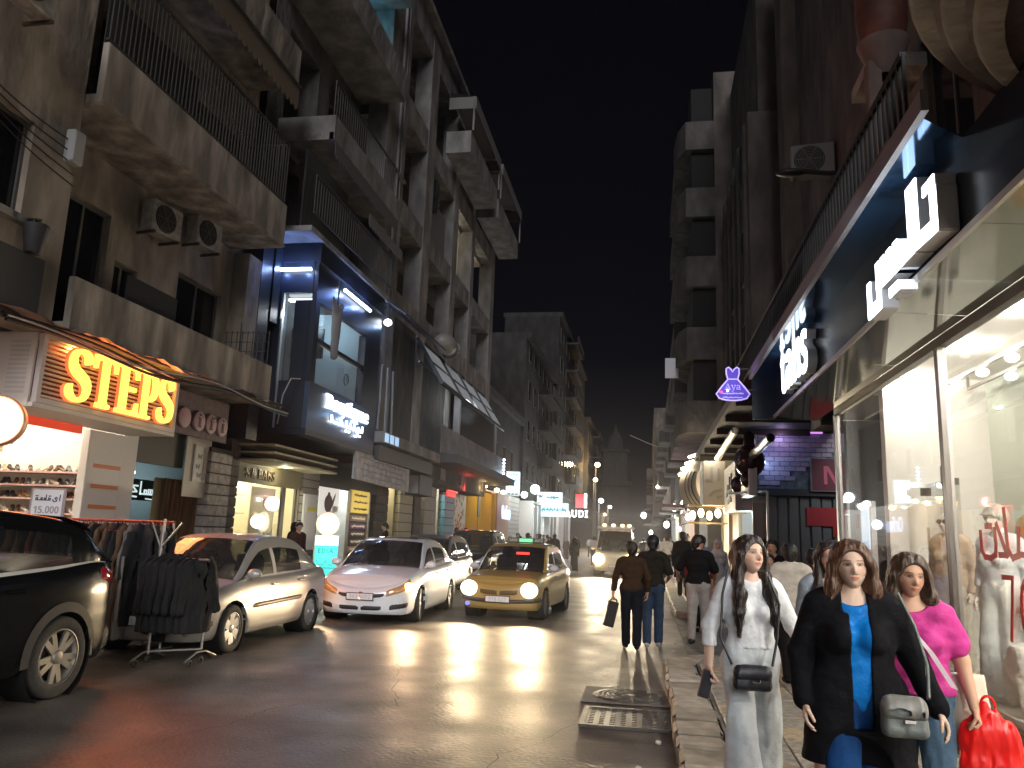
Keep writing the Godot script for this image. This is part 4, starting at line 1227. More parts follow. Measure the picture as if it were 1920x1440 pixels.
# ---------------------------------------------------------------- the left side of the street
func left_near() -> void:
	var con := concrete("plaster_warm", 0.42, 0.355, 0.28)
	var conc := mat("parapet_concrete", 0.43, 0.375, 0.31, 0.92, 0, {"tex": [23, 0.014, 0.55, 1.0, Vector3(0.42, 0.13, 0.42)], "nrm": [22, 0.03, 4.0, 0.5]})
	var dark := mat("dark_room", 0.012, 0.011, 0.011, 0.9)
	var pane := mat("dark_pane", 0.010, 0.011, 0.013, 0.08)
	var iron := mat("iron_rail", 0.075, 0.07, 0.06, 0.6, 0.3)
	var t := thing("apartment_building", "nearest apartment block on the left with two deep concrete balconies over the shoe shop", "building", Vector3.ZERO)
	obj("wall", facade(mb(), -9.0, -8.6, -1.0, -9.9, 4.25, 16.0, [[-6.6, -9.05, 5.7, 7.14], [-6.6, -9.05, 9.6, 11.4]]), con, t)
	window(t, -8.6, 1, -6.6, -9.05, 5.7, 7.14, pane, 1)
	window(t, -8.6, 1, -6.6, -9.05, 9.6, 11.4, pane, 1)
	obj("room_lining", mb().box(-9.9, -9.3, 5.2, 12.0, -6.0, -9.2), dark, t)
	obj("spandrel_panel", mb().box(-8.62, -8.54, 4.27, 5.25, -6.2, -9.55), mat("panel_dark", 0.045, 0.045, 0.042, 0.7), t)
	obj("window_sill", mb().box(-8.62, -8.45, 5.60, 5.70, -6.4, -9.2), concrete("sill", 0.4, 0.38, 0.35), t)
	obj("back_wall", facade(mb(), -10.0, -9.6, -9.9, -17.1, 4.25, 16.0, [[-10.95, -12.1, 4.45, 7.05], [-12.35, -13.0, 5.2, 6.3], [-14.3, -16.0, 4.45, 6.75], [-11.2, -12.6, 8.1, 10.6], [-13.4, -15.6, 8.1, 10.6]]), con, t)
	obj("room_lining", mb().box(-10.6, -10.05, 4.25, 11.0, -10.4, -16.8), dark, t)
	for w in [[-10.95, -12.1, 4.45, 7.05], [-12.35, -13.0, 5.2, 6.3], [-14.3, -16.0, 4.45, 6.75], [-11.2, -12.6, 8.1, 10.6], [-13.4, -15.6, 8.1, 10.6]]:
		window(t, -9.6, 1, w[0], w[1], w[2], w[3], pane, 1, "window" if w[3] < 6.5 else "balcony_door")
	obj("end_wall", mb().box(-13.0, -9.6, 4.25, 16.0, -16.75, -17.1), con, t)
	obj("pilaster", mb().box(-9.62, -9.2, 5.2, 7.9, -16.35, -16.95), con, t)
	# balconies: floor, parapet, end wall
	for b in [[4.30, 5.14, "lower"], [7.95, 8.98, "middle"], [12.0, 12.98, "upper"]]:
		var bal := obj("balcony", mb().box(-9.6, -8.31, b[0], b[0] + 0.16, -9.92, -16.15), conc, t)
		obj("parapet", mb().box(-8.42, -8.30, b[0] - 0.002, b[1], -9.9, -16.2, 0.01), conc, bal)
		obj("parapet", mb().box(-9.6, -8.42, b[0] - 0.003, b[1] - 0.004, -16.08, -16.198), conc, bal)
	var rail := obj("balcony_rail", mb().bar(Vector3(-8.36, 9.04, -9.9), Vector3(-8.36, 9.04, -16.15), 0.05, 0.03), iron, t)
	railing(rail, Vector3(-8.36, 9.0, -9.95), Vector3(-8.36, 9.0, -16.15), 1.5, 0.115, iron, 0.011)
	railing(rail, Vector3(-8.40, 9.0, -16.15), Vector3(-9.55, 9.0, -16.15), 1.5, 0.115, iron, 0.011)
	for q in [[-9.95, -12.55, 0.95], [-12.6, -14.2, 0.55], [-14.9, -16.1, 0.65]]:
		obj("privacy_screen", mb().box(-8.46, -8.44, 9.0, 9.0 + q[2], q[0], q[1]), mat("screen_mesh", 0.035, 0.034, 0.032, 0.9), rail)
	scallop(t, "awning_edge", -8.28, -9.9, -16.2, 12.0, 0.62, mat("awning_tan", 0.16, 0.125, 0.085, 0.9, 0, {"back": [0.1, 0.08, 0.05]}))
	scallop(t, "awning_edge", -8.28, -9.9, -16.2, 8.0, 0.05, conc)
	obj("awning_rod", mb().bar(Vector3(-8.24, 12.0, -9.9), Vector3(-8.24, 12.0, -16.2), 0.05, 0.05), iron, t)
	obj("balcony_grille", mb().bar(Vector3(-9.2, 5.15, -16.3), Vector3(-9.2, 6.2, -16.3), 0.02, 0.02), iron, t)
	var bg := mb()
	for i in 9: bg.bar(Vector3(-8.4 - i * 0.13, 5.16, -16.12), Vector3(-8.4 - i * 0.13, 5.95, -16.12), 0.016, 0.016)
	for i in 4: bg.bar(Vector3(-8.38, 5.25 + i * 0.22, -16.12), Vector3(-9.5, 5.25 + i * 0.22, -16.12), 0.016, 0.014)
	obj("balcony_grille", bg, iron, t)
	obj("clutter_panel", mb().box(-8.75, -8.72, 5.0, 5.75, -11.6, -13.05), mat("cloth_black_panel", 0.01, 0.01, 0.01, 0.9), t)
	air_conditioner("left of two fan units high on the recessed balcony wall", Vector3(-9.15, 7.05, -13.1), 82.0)
	air_conditioner("right of two fan units high on the recessed balcony wall", Vector3(-9.15, 7.35, -14.55), 82.0)
	air_conditioner("white unit with a rusty underside at the top left corner of the photo", Vector3(-8.05, 8.32, -8.1), 90.0, 1.15)
	var eb := thing("meter_box", "small pale electrical box with cables on the corner of the nearest left facade", "electrical box", Vector3(-8.55, 6.85, -9.75))
	obj("case", mb().box(-0.05, 0.12, 0, 0.52, -0.12, 0.12, 0.02), mat("box_grey", 0.34, 0.34, 0.33, 0.5), eb)
	obj("cap_hole", mb().ball(Vector3(0.05, 0.52, 0.0), Vector3(0.05, 0.01, 0.04)), dark, eb)
	var pot := thing("flower_pot", "dark flower pot standing on the window sill at the left edge", "flower pot", Vector3(-8.36, 5.20, -9.1))
	obj("pot", mb().lathe([Vector2(0.001, 0), Vector2(0.11, 0), Vector2(0.16, 0.36), Vector2(0.17, 0.40), Vector2(0.14, 0.40), Vector2(0.12, 0.34), Vector2(0.001, 0.33)], 20), mat("pot_dark", 0.025, 0.024, 0.024, 0.7), pot)
	rng.seed = 4
	var lv := mb()
	for i in 16: lv.ball(Vector3(rng.randf_range(-0.09, 0.09), 0.40 + rng.randf() * 0.08, rng.randf_range(-0.09, 0.09)), Vector3(0.035, 0.02, 0.03), 6, 4)
	obj("plant", lv, mat("leaf_dark", 0.02, 0.03, 0.012, 0.8), pot)
	# cables slung along the facade
	rng.seed = 8
	for k in 5:
		var pts := []
		var dz := 6.2
		for i in 25:
			var u := i / 24.0
			pts.append(Vector3(-8.55 + 0.05 * k * 0.3, 7.95 - 0.28 * k * 0.25 - (0.75 + 0.1 * k) * u - 0.25 * sin(u * PI), -6.6 - 3.2 * u))
		tag(obj("cable", mb().tube(pts, 0.011, 5), mat("cable_black", 0.015, 0.014, 0.013, 0.6)), "black cables slung across the plaster to the small pale box", "cable", "cables slung to the pale box")
	for k in 4:
		var pts := []
		for i in 60:
			var u := i / 59.0
			pts.append(Vector3(-8.20 + 0.03 * k, 4.22 + 0.10 * sin(u * 9.0 + k * 0.7) * sin(u * PI) - 0.05 * k + (0.10 if k == 3 else 0.0), -8.6 - 8.2 * u))
		var lab := "pale cable running above the orange shop sign" if k == 3 else "dark cables sagging in waves under the lower balcony"
		tag(obj("cable", mb().tube(pts, 0.014 if k == 3 else 0.026, 5), mat("cable_pale", 0.4, 0.38, 0.36, 0.6) if k == 3 else mat("cable_black")), lab, "cable", "" if k == 3 else "sagging cables under the lower balcony")

func shoe_shop() -> void:
	var white := mat("shop_white", 0.66, 0.63, 0.58, 0.55)
	var t := thing("shoe_shop", "brightly lit shoe shop under the orange letters at the far left", "shop", Vector3.ZERO)
	room(t, -12.9, -9.8, -7.0, -13.25, 0.15, 3.35, white, mat("shop_floor", 0.4, 0.36, 0.32, 0.35), 1)
	obj("fascia_lintel", mb().box(-9.8, -9.5, 3.25, 4.3, -3.0, -12.95), white, t)
	for p in [[-10.5, -9.5], [-11.6, -11.2], [-10.3, -11.9], [-11.8, -12.6], [-10.4, -8.2]]:
		downlight(t, Vector3(p[0], 3.33, p[1]), [1.0, 0.86, 0.66], 1.1, 5.0, 0.11)
	obj("valance", mb().box(-9.46, -9.40, 3.04, 3.24, -9.6, -11.86), mat("red_valance", 0.75, 0.035, 0.008, 0.6, 0, {"e": [1.0, 0.08, 0.02, 0.25]}), t)
	obj("shelf_board", mb().box(-12.5, -11.35, 2.92, 3.12, -12.2, -12.6).box(-11.9, -11.0, 2.72, 2.98, -11.9, -12.0), mat("shelf_olive", 0.25, 0.23, 0.15, 0.7), t)
	var boards := []
	for y in [1.22, 1.45, 1.72, 1.98, 2.22, 2.46]:
		obj("shelf", mb().box(-12.8, -10.0, y - 0.03, y, -12.8, -13.24), mat("shelf_pink", 0.55, 0.36, 0.34, 0.5), t)
		boards.append(y)
	var sh := blob([[Vector3(0, 0.035, -0.10), Vector3(0, 0.03, 0.10), 0.036, 0.032, 0.03], [Vector3(0, 0.05, -0.09), Vector3(0, 0.075, -0.10), 0.034, 0.032, 0.03]], 0.012, {"ymin": 0.0, "cuts": [[Vector3(0, 0.10, -0.07), 0.045]]}).mesh()
	var kinds := [["shoe_black", 0.02, 0.02, 0.025], ["shoe_tan", 0.34, 0.20, 0.10], ["shoe_white", 0.62, 0.58, 0.52], ["shoe_grey", 0.16, 0.17, 0.2], ["shoe_brown", 0.10, 0.045, 0.02]]
	rng.seed = 12
	for y in boards:
		for i in 19:
			var x := -12.6 + i * 0.135
			var kd: Array = kinds[(rng.randi() % 3) + (2 if x > -11.6 else 0)] if rng.randf() < 0.7 else kinds[rng.randi() % 5]
			if x < -11.5 and y > 1.9 and rng.randf() < 0.6: kd = kinds[0]
			var o := obj("shoe", sh, mat(kd[0], kd[1], kd[2], kd[3], 0.4), self, Transform3D(Basis(Vector3.UP, rng.randf_range(0.3, 1.2)) * Basis(Vector3.RIGHT, 0.25), Vector3(x, y + 0.012, -12.98)))
			tag(o, "small shoe among the rows on the shelves of the lit shoe shop", "shoe", "shoes on the shop shelves")
	# white striped panel and the pillar behind it
	var pn := thing("shop_partition", "white partition with four thin orange stripes beside the shoe shop", "partition", Vector3(-9.5, 0.15, -12.55))
	obj("board", mb().box(-0.08, 0.08, 0, 3.0, -0.45, 0.45, 0.01), mat("panel_white", 0.72, 0.70, 0.68, 0.5), pn)
	for i in 4:
		obj("stripe", mb().box(0.075, 0.085, 2.36 - 0.35 * i, 2.43 - 0.35 * i, -0.44, 0.28), mat("stripe_orange", 0.62, 0.17, 0.035, 0.5), pn)
	var pi := thing("white_pillar", "plain white pillar right of the striped panel", "pillar", Vector3(-9.6, 0.15, -13.25))
	obj("shaft", mb().box(-0.25, 0.14, 0, 3.3, -0.22, 0.2), mat("panel_white"), pi)
	# the sign box
	var s := thing("shop_sign", "glowing orange STEPS sign with serif letters on a slatted white box", "sign", Vector3.ZERO)
	var wm := mat("sign_white_metal", 0.62, 0.57, 0.55, 0.45)
	obj("frame", mb().box(-9.5, -8.58, 4.20, 4.28, -9.80, -13.22).box(-9.5, -8.58, 3.24, 3.32, -9.80, -13.22).box(-8.66, -8.58, 3.32, 4.20, -9.80, -9.88).box(-8.66, -8.58, 3.32, 4.20, -13.14, -13.22), wm, s)
	obj("backing", mb().box(-8.90, -8.86, 3.3, 4.2, -9.85, -13.2), mat("sign_backing", 0.30, 0.10, 0.06, 0.7), s)
	for i in 13:
		var y := 3.36 + i * 0.067
		obj("slat", mb().box(-8.68, -8.64, y - 0.017, y + 0.017, -9.88, -13.14), wm, s)
	obj("side_face", mb().box(-11.2, -8.66, 3.18, 4.25, -9.78, -9.74), wm, s)
	for i in 12:
		obj("vent_slot", mb().box(-9.06, -8.74, 3.36 + i * 0.067, 3.395 + i * 0.067, -9.742, -9.735), mat("slot_dark", 0.02, 0.012, 0.012, 0.8), s)
	obj("soffit", mb().box(-9.5, -8.58, 3.17, 3.235, -9.75, -13.22), white, s)
	obj("soffit_ledge", mb().box(-11.2, -8.9, 3.06, 3.17, -9.72, -9.95), wm, s)
	var word := "STEPS"
	var wd := [0.56, 0.60, 0.60, 0.52, 0.50]
	var z := -10.25
	var glow := mat("letter_glow", 0.9, 0.55, 0.12, 0.4, 0, {"e": [1.0, 0.60, 0.07, 1.7]})
	var rim := mat("letter_side", 0.7, 0.25, 0.2, 0.5, 0, {"e": [1.0, 0.22, 0.06, 0.5]})
	for i in 5:
		var tm := text_mesh(word[i], 1.0, 0.05, "Droid Serif")
		var bb := tm.get_aabb()
		var hgt := 0.82
		var b := Basis(ON_LEFT.x * (wd[i] * 0.91 / bb.size.x), ON_LEFT.y * (hgt / bb.size.y), ON_LEFT.z)
		var c := Vector3(-8.52, 3.77, z - wd[i] / 2)
		var o := obj("letter", tm, glow, s, Transform3D(b, c - b * bb.get_center()))
		var b2 := Basis(b.x * 1.06, b.y * 1.04, b.z)
		obj("letter_back", tm, rim, o, o.transform.affine_inverse() * Transform3D(b2, c + Vector3(-0.055, 0, 0) - b2 * bb.get_center()))
		z -= wd[i] - 0.005
	area(s, Vector3(-8.40, 3.77, -11.6), Vector3(1, -0.12, 0), Vector2(2.7, 0.8), [1.0, 0.21, 0.08], 10.0)
	for q in [-10.4, -11.6, -12.8]: omni(s, Vector3(-8.60, 4.13, q), [1.0, 0.34, 0.07], 0.30, 0.03)
	# sheet metal roof over the sign
	var rf := thing("sheet_awning", "rippled sheet metal awning above the orange sign", "awning", Vector3.ZERO)
	var rows := []
	for i in 40:
		var zz := -8.6 - i * 0.21
		rows.append([Vector3(-9.5, 4.50 + 0.02 * sin(i * 2.3), zz), Vector3(-8.7, 4.42 + 0.03 * sin(i * 1.3), zz), Vector3(-8.12, 4.30 + 0.035 * sin(i * 0.9) + 0.02 * sin(i * 2.9), zz)])
	obj("sheet", mb().grid(rows), mat("sheet_metal", 0.24, 0.17, 0.15, 0.5, 0.3), rf)
	# round lit sign at the left edge
	var r := thing("round_sign", "round white light box cut by the left edge of the photo", "sign", Vector3(-8.02, 2.80, -8.6))
	var rt := Transform3D(Basis(Vector3(0, 1, 0), 0.5) * Basis(Vector3.RIGHT, PI / 2), Vector3.ZERO)
	obj("rim", mb().lathe([Vector2(0.30, -0.09), Vector2(0.32, -0.07), Vector2(0.32, 0.07), Vector2(0.29, 0.09), Vector2(0.29, 0.06)], 36, rt), mat("round_rim", 0.7, 0.35, 0.2, 0.4), r)
	obj("face", mb().lathe([Vector2(0.29, 0.065), Vector2(0.2, 0.08), Vector2(0.001, 0.085)], 36, rt), mat("round_face", 0.9, 0.75, 0.62, 0.4, 0, {"e": [1.0, 0.66, 0.48, 0.95]}), r)
	obj("arm", mb().bar(Vector3(0, 0, -0.05), Vector3(-1.4, 0.1, -0.6), 0.05, 0.05), mat("iron_rail"), r)
	omni(r, Vector3(0.12, 0, 0.22), [1.0, 0.55, 0.36], 0.6, 0.2)
	# price board
	var p := thing("price_board", "white price board reading 15.000 above the long clothes rail", "sign", Vector3(-7.99, 1.62, -9.6))
	obj("frame", mb().box(-0.27, 0.27, 0, 0.40, -0.02, 0.0, 0.005), mat("board_frame", 0.30, 0.26, 0.28, 0.5), p)
	obj("sheet", mb().box(-0.23, 0.23, 0.03, 0.38, 0.0, 0.004), mat("board_paper", 0.62, 0.64, 0.70, 0.6), p)
	obj("price_digits", text_mesh("15.000", 0.13, 0.003), mat("print_grey", 0.28, 0.28, 0.32, 0.7), p, ff(0, 0.11, 0.006))
	var ink := mat("print_navy", 0.02, 0.025, 0.06, 0.7)
	# "any piece": alef, ya; qaf, tah, ain, teh marbuta
	pen("writing", [[Vector2(0.19, 0.31), Vector2(0.19, 0.235)], [Vector2(0.155, 0.265), Vector2(0.13, 0.28), Vector2(0.115, 0.265), Vector2(0.135, 0.25), Vector2(0.145, 0.232), Vector2(0.11, 0.22), Vector2(0.085, 0.235), Vector2(0.085, 0.25)],
		[Vector2(0.04, 0.24), Vector2(0.045, 0.265), Vector2(0.02, 0.27), Vector2(0.02, 0.242), Vector2(0.045, 0.24), Vector2(-0.04, 0.24)], [Vector2(-0.02, 0.31), Vector2(-0.02, 0.24), Vector2(-0.05, 0.245), Vector2(-0.045, 0.268), Vector2(-0.02, 0.255)], [Vector2(-0.05, 0.24), Vector2(-0.085, 0.24), Vector2(-0.075, 0.268), Vector2(-0.1, 0.268), Vector2(-0.095, 0.24), Vector2(-0.155, 0.24)], [Vector2(-0.155, 0.24), Vector2(-0.15, 0.27), Vector2(-0.175, 0.265), Vector2(-0.175, 0.24), Vector2(-0.15, 0.24)],
		[Vector2(0.02, 0.295), Vector2(0.03, 0.295)], [Vector2(0.04, 0.295), Vector2(0.05, 0.295)], [Vector2(-0.15, 0.295), Vector2(-0.158, 0.295)], [Vector2(-0.172, 0.295), Vector2(-0.18, 0.295)]], 0.013, 0.004, ff(0, 0, 0.004), ink, p)
	obj("post", mb().bar(Vector3(0, -1.6, -0.03), Vector3(0, 0.05, -0.03), 0.04, 0.04), mat("iron_rail"), p)

func small_left_shops() -> void:
	var white := mat("shop_white")
	var stone := mat("stone_white", 0.50, 0.46, 0.43, 0.75, 0, {"tex": [41, 0.02, 0.75, 1.0, 0.9]})
	var joint := mat("joint_dark", 0.10, 0.085, 0.08, 0.9)
	var dstone := mat("stone_brown", 0.12, 0.10, 0.085, 0.8, 0, {"tex": [41, 0.02, 0.75, 1.0, 0.9]})
	# shop with a cyan lit counter behind a dark opening
	var t := thing("bag_counter_shop", "narrow dark shop with a cyan lit counter deep inside", "shop", Vector3.ZERO)
	room(t, -12.6, -9.8, -13.45, -16.0, 0.15, 3.35, mat("shop_grey", 0.25, 0.25, 0.25, 0.8), mat("shop_floor"), 1)
	obj("upper_panel", mb().box(-9.75, -9.65, 2.75, 3.5, -13.45, -15.3), mat("panel_brown", 0.05, 0.045, 0.04, 0.6), t)
	obj("light_tube", mb().box(-12.2, -10.8, 2.62, 2.68, -15.3, -15.4), mat("tube_cyan", 0.8, 0.9, 0.9, 0.4, 0, {"e": [0.62, 0.92, 1.0, 3.5]}), t)
	omni(t, Vector3(-11.2, 2.4, -15.1), [0.6, 0.92, 1.0], 0.35, 0.1)
	var s := thing("counter_sign", "black sign with white Arabic lettering inside the dark narrow shop", "sign", Vector3(-10.6, 2.28, -15.45))
	s.basis = ON_LEFT
	obj("board", mb().box(-0.62, 0.62, -0.22, 0.22, -0.02, 0.0), mat("sign_black", 0.02, 0.03, 0.03, 0.5), s)
	# al-samah: alef lam seen-meem-alef-hah
	pen("lettering", [[Vector2(0.50, 0.17), Vector2(0.50, -0.10)], [Vector2(0.41, 0.17), Vector2(0.41, -0.08), Vector2(0.08, -0.08)], [Vector2(0.33, 0.02), Vector2(0.33, -0.08)], [Vector2(0.26, 0.02), Vector2(0.26, -0.08)], [Vector2(0.19, 0.02), Vector2(0.19, -0.08)], [Vector2(0.12, -0.08), Vector2(0.12, 0.0), Vector2(0.04, 0.0), Vector2(0.04, -0.08), Vector2(-0.10, -0.08)], [Vector2(-0.10, 0.17), Vector2(-0.10, -0.08)], [Vector2(-0.20, 0.08), Vector2(-0.40, 0.08), Vector2(-0.22, -0.04), Vector2(-0.46, -0.06), Vector2(-0.50, -0.14), Vector2(-0.22, -0.15)]], 0.034, 0.012, ff(0, 0, 0), mat("letter_white", 0.75, 0.8, 0.8, 0.5, 0, {"e": [0.8, 1.0, 1.0, 0.5]}), s)
	pen("small_lettering", scribble(3, 0.3, 0.03, 4), 0.012, 0.006, ff(0.25, -0.18, 0), mat("letter_white"), s)
	var c := thing("brown_curtain", "brown folded shutter curtain beside the narrow dark shop", "curtain", Vector3(-9.68, 0.15, -15.45))
	var rows := []
	for j in 2:
		var row := []
		for i in 60: row.append(Vector3(0.04 * sin(i * 0.9) + 0.02 * sin(i * 0.37), 2.36 * j, -0.72 + i * 0.0245))
		rows.append(row)
	obj("drape", mb().grid(rows, true), mat("curtain_brown", 0.17, 0.095, 0.045, 0.85, 0, {"tex": [42, 0.01, 0.6, 1.0, Vector3(3, 0.3, 3)]}), c)
	obj("drape_pale", mb().box(-0.12, -0.10, 1.2, 2.36, 0.25, 0.85), mat("card_tan", 0.42, 0.34, 0.2, 0.7), c)
	var po := thing("framed_poster", "white framed picture of two butterflies on the wall under the disc sign", "poster", Vector3(-9.52, 2.92, -15.72))
	po.basis = ON_LEFT
	obj("board", mb().box(-0.50, 0.45, -0.75, 0.55, -0.05, -0.03), mat("panel_cream", 0.62, 0.58, 0.50, 0.6), po)
	obj("frame", mb().box(-0.22, 0.22, 0.34, 0.38, -0.03, 0.0).box(-0.22, 0.22, -0.42, -0.38, -0.03, 0.0).box(-0.22, -0.18, -0.38, 0.34, -0.03, 0.0).box(0.18, 0.22, -0.38, 0.34, -0.03, 0.0), mat("frame_silver", 0.5, 0.48, 0.44, 0.4), po)
	obj("sheet", mb().box(-0.18, 0.18, -0.38, 0.34, -0.03, -0.02), mat("poster_white", 0.72, 0.70, 0.66, 0.6), po)
	for q in [Vector2(0.02, 0.12), Vector2(-0.03, -0.1), Vector2(0.04, -0.28)]:
		var b := mb()
		for sx in [-1.0, 1.0]:
			b.prism(PackedVector2Array([q, q + Vector2(sx * 0.03, 0.05), q + Vector2(sx * 0.09, 0.06), q + Vector2(sx * 0.07, 0.0), q + Vector2(sx * 0.06, -0.05), q + Vector2(sx * 0.02, -0.03)]), 0.003, ff(0, 0, -0.02))
		obj("butterfly_print", b, mat("print_grey"), po)
	# disc sign
	var d := thing("disc_sign", "mauve sign with round discs lettered i f i right of the orange sign", "sign", Vector3(-8.86, 3.74, -14.55))
	d.basis = ON_LEFT
	obj("board", mb().box(-1.3, 1.05, -0.42, 0.42, -0.08, -0.03), mat("mauve_board", 0.13, 0.06, 0.07, 0.6, 0, {"tex": [43, 0.02, 0.6, 1.0, 1.0]}), d)
	var k := 0
	for q in [[-0.62, "c"], [-0.10, "i"], [0.34, "f"], [0.78, "i"]]:
		var o := obj("disc", mb().lathe([Vector2(0.001, 0.02), Vector2(0.19, 0.02), Vector2(0.205, 0.0), Vector2(0.205, -0.03)], 28, Transform3D(Basis(Vector3.RIGHT, PI / 2), Vector3(q[0], -0.10, 0))), mat("disc_pink", 0.40, 0.24, 0.27, 0.5), d)
		if q[1] != "c": obj("disc_letter", text_mesh(q[1], 0.36, 0.01, "Droid Serif"), mat("letter_plum", 0.10, 0.05, 0.07, 0.6), o, ff(q[0], -0.10, 0.028))
	column_blocks("stone_pillar", "pale stone pillar with dark joints between disc sign and bag shop", -9.85, -9.45, -16.05, -16.95, 0.15, 3.3, 0.235, stone, joint)
	column_blocks("stone_pillar", "dark brown pillar against the pale stone pillar left of the bag shop", -9.9, -9.5, -16.97, -17.4, 0.15, 3.6, 0.235, dstone, joint)
	# bag shop
	var b := thing("bag_shop", "shop selling bags with a yellowish lit window", "shop", Vector3.ZERO)
	room(b, -12.2, -9.75, -17.5, -21.0, 0.15, 3.0, mat("shop_cream", 0.62, 0.57, 0.42, 0.7), mat("shop_floor"), 1)
	for q in [[-10.5, -18.2], [-10.5, -19.4], [-11.5, -20.4], [-11.5, -18.6]]: downlight(b, Vector3(q[0], 2.98, q[1]), [1.0, 0.93, 0.66], 1.1, 6.0)
	var lt := mat("lintel_olive", 0.17, 0.15, 0.09, 0.7)
	obj("lintel", mb().box(-9.75, -9.55, 2.66, 3.1, -17.45, -21.0), lt, b)
	obj("sign_letters", text_mesh("S & BAGS", 0.33, 0.02, "Droid Serif"), mat("letter_bronze", 0.10, 0.07, 0.03, 0.5, 0.3), b, fl(-9.53, 2.88, -18.55))
	for y in [3.12, 3.30, 3.48]:
		obj("ceiling_slat", mb().box(-9.6, -8.6, y, y + 0.05, -17.3, -21.2), mat("slat_cream", 0.40, 0.36, 0.24, 0.7), b)
	omni(b, Vector3(-9.2, 3.05, -19.2), [1.0, 0.9, 0.62], 0.4, 0.08)
	for q in [[-17.5, -17.58], [-20.1, -20.3], [-20.92, -21.0]]: obj("window_post", mb().box(-9.72, -9.66, 0.15, 2.66, q[0], q[1]), mat("window_frame"), b)
	obj("pane", mb().box(-9.70, -9.695, 0.15, 2.66, -17.58, -20.1), mat("shop_glass", 0.9, 0.9, 0.9, 0.02, 0, {"a": 0.05}), b)
	for y in [0.9, 1.4, 1.9, 2.35]:
		obj("glass_shelf", mb().box(-10.6, -9.9, y, y + 0.015, -17.6, -18.6), mat("shelf_glass", 0.5, 0.6, 0.58, 0.15), b)
		for q in 3:
			var kz := -17.8 - q * 0.3
			var bag := obj("handbag", mb().obox(ff(0, 0.11, 0), Vector3(0.10, 0.20, 0.22), 0.03).tube(arc(Vector2(0, 0.20), Vector2(0.07, 0.11), 0, 180).map(func(v): return Vector3(0, v.y, v.x)), 0.008, 5), mat(["bag_grey", "bag_white", "bag_black"][(q + int(y * 2)) % 3], [0.2, 0.6, 0.03][(q + int(y * 2)) % 3], [0.22, 0.6, 0.03][(q + int(y * 2)) % 3], [0.22, 0.58, 0.03][(q + int(y * 2)) % 3], 0.5), self, ff(-10.2, y + 0.015, kz))
			tag(bag, "small handbag on the glass shelves of the yellowish lit bag shop", "handbag", "handbags in the shop window")
	var ps := thing("fashion_poster", "cream poster of a standing woman in dark bodysuit in the bag shop window", "poster", Vector3(-9.82, 0.4, -19.4))
	ps.basis = ON_LEFT
	obj("sheet", mb().box(-0.70, 0.62, 0, 2.2, -0.02, 0.0), mat("poster_cream", 0.66, 0.60, 0.42, 0.7), ps)
	var ink := mat("print_brown", 0.07, 0.05, 0.03, 0.8)
	var fig := mb()
	for h in [[Vector2(-0.05, 1.45), Vector2(0.22, 1.45), Vector2(0.26, 1.35), Vector2(0.42, 1.12), Vector2(0.28, 0.98), Vector2(0.24, 1.02), Vector2(0.34, 1.12), Vector2(0.22, 1.26), Vector2(0.18, 1.05), Vector2(0.26, 0.82), Vector2(0.16, 0.55), Vector2(0.10, 0.70), Vector2(0.0, 0.55), Vector2(-0.10, 0.82), Vector2(-0.02, 1.05), Vector2(-0.08, 1.2), Vector2(-0.12, 0.95), Vector2(-0.17, 0.95), Vector2(-0.14, 1.35)]]:
		fig.prism(PackedVector2Array(h), 0.004, ff(-0.05, 0.15, 0))
	obj("figure_print", fig, ink, ps)
	var sk := mb().prism(PackedVector2Array(arc(Vector2(0.03, 1.78), Vector2(0.07, 0.10), 0, 345, 14)), 0.004, ff(0, 0, 0)).prism(PackedVector2Array([Vector2(-0.09, 0.75), Vector2(0.05, 0.72), Vector2(0.09, 0.4), Vector2(0.02, 0.05), Vector2(-0.06, 0.05), Vector2(-0.02, 0.4)]), 0.003, ff(0, 0, 0)).prism(PackedVector2Array([Vector2(0.06, 0.72), Vector2(0.12, 0.7), Vector2(0.30, 0.05), Vector2(0.22, 0.05)]), 0.003, ff(0, 0, 0))
	obj("figure_print", sk, mat("print_skin", 0.38, 0.27, 0.16, 0.8), ps)
	obj("figure_print", mb().prism(PackedVector2Array(arc(Vector2(0.03, 1.83), Vector2(0.085, 0.09), -20, 200, 14)), 0.006, ff(0, 0, 0)), ink, ps)
	column_blocks("stone_pillar", "grey stone pillar with a white notice board right of the bag shop", -9.9, -9.5, -21.05, -22.15, 0.15, 3.5, 0.235, mat("stone_grey", 0.26, 0.25, 0.24, 0.8), joint)
	var nb := thing("notice_board", "white notice board with a yellow strip fixed to the grey pillar", "notice board", Vector3(-9.46, 1.0, -21.5))
	obj("board", mb().box(-0.03, 0.02, 0, 1.55, -0.45, 0.45), mat("board_paper"), nb)
	obj("strip", mb().box(0.02, 0.026, 1.08, 1.2, -0.42, 0.2), mat("strip_yellow", 0.6, 0.6, 0.03, 0.6), nb)
	# shop with a teapot poster and stacked signs
	var q := thing("household_shop", "shop with a teapot poster and grey shelves behind the round lamp", "shop", Vector3.ZERO)
	room(q, -11.6, -9.75, -22.2, -26.9, 0.15, 3.0, mat("shop_grey2", 0.42, 0.42, 0.40, 0.7), mat("shop_floor"), 1)
	for p in [[-10.4, -23.0], [-10.4, -24.6], [-10.4, -26.2]]: downlight(q, Vector3(p[0], 2.98, p[1]), [0.95, 1.0, 0.95], 1.2, 6.0)
	obj("lintel", mb().box(-9.75, -9.5, 2.85, 3.6, -22.15, -27.2), mat("panel_dark"), q)
	var tp := thing("teapot_poster", "white poster of a mauve teapot in the household shop window", "poster", Vector3(-9.66, 2.42, -23.3))
	tp.basis = ON_LEFT
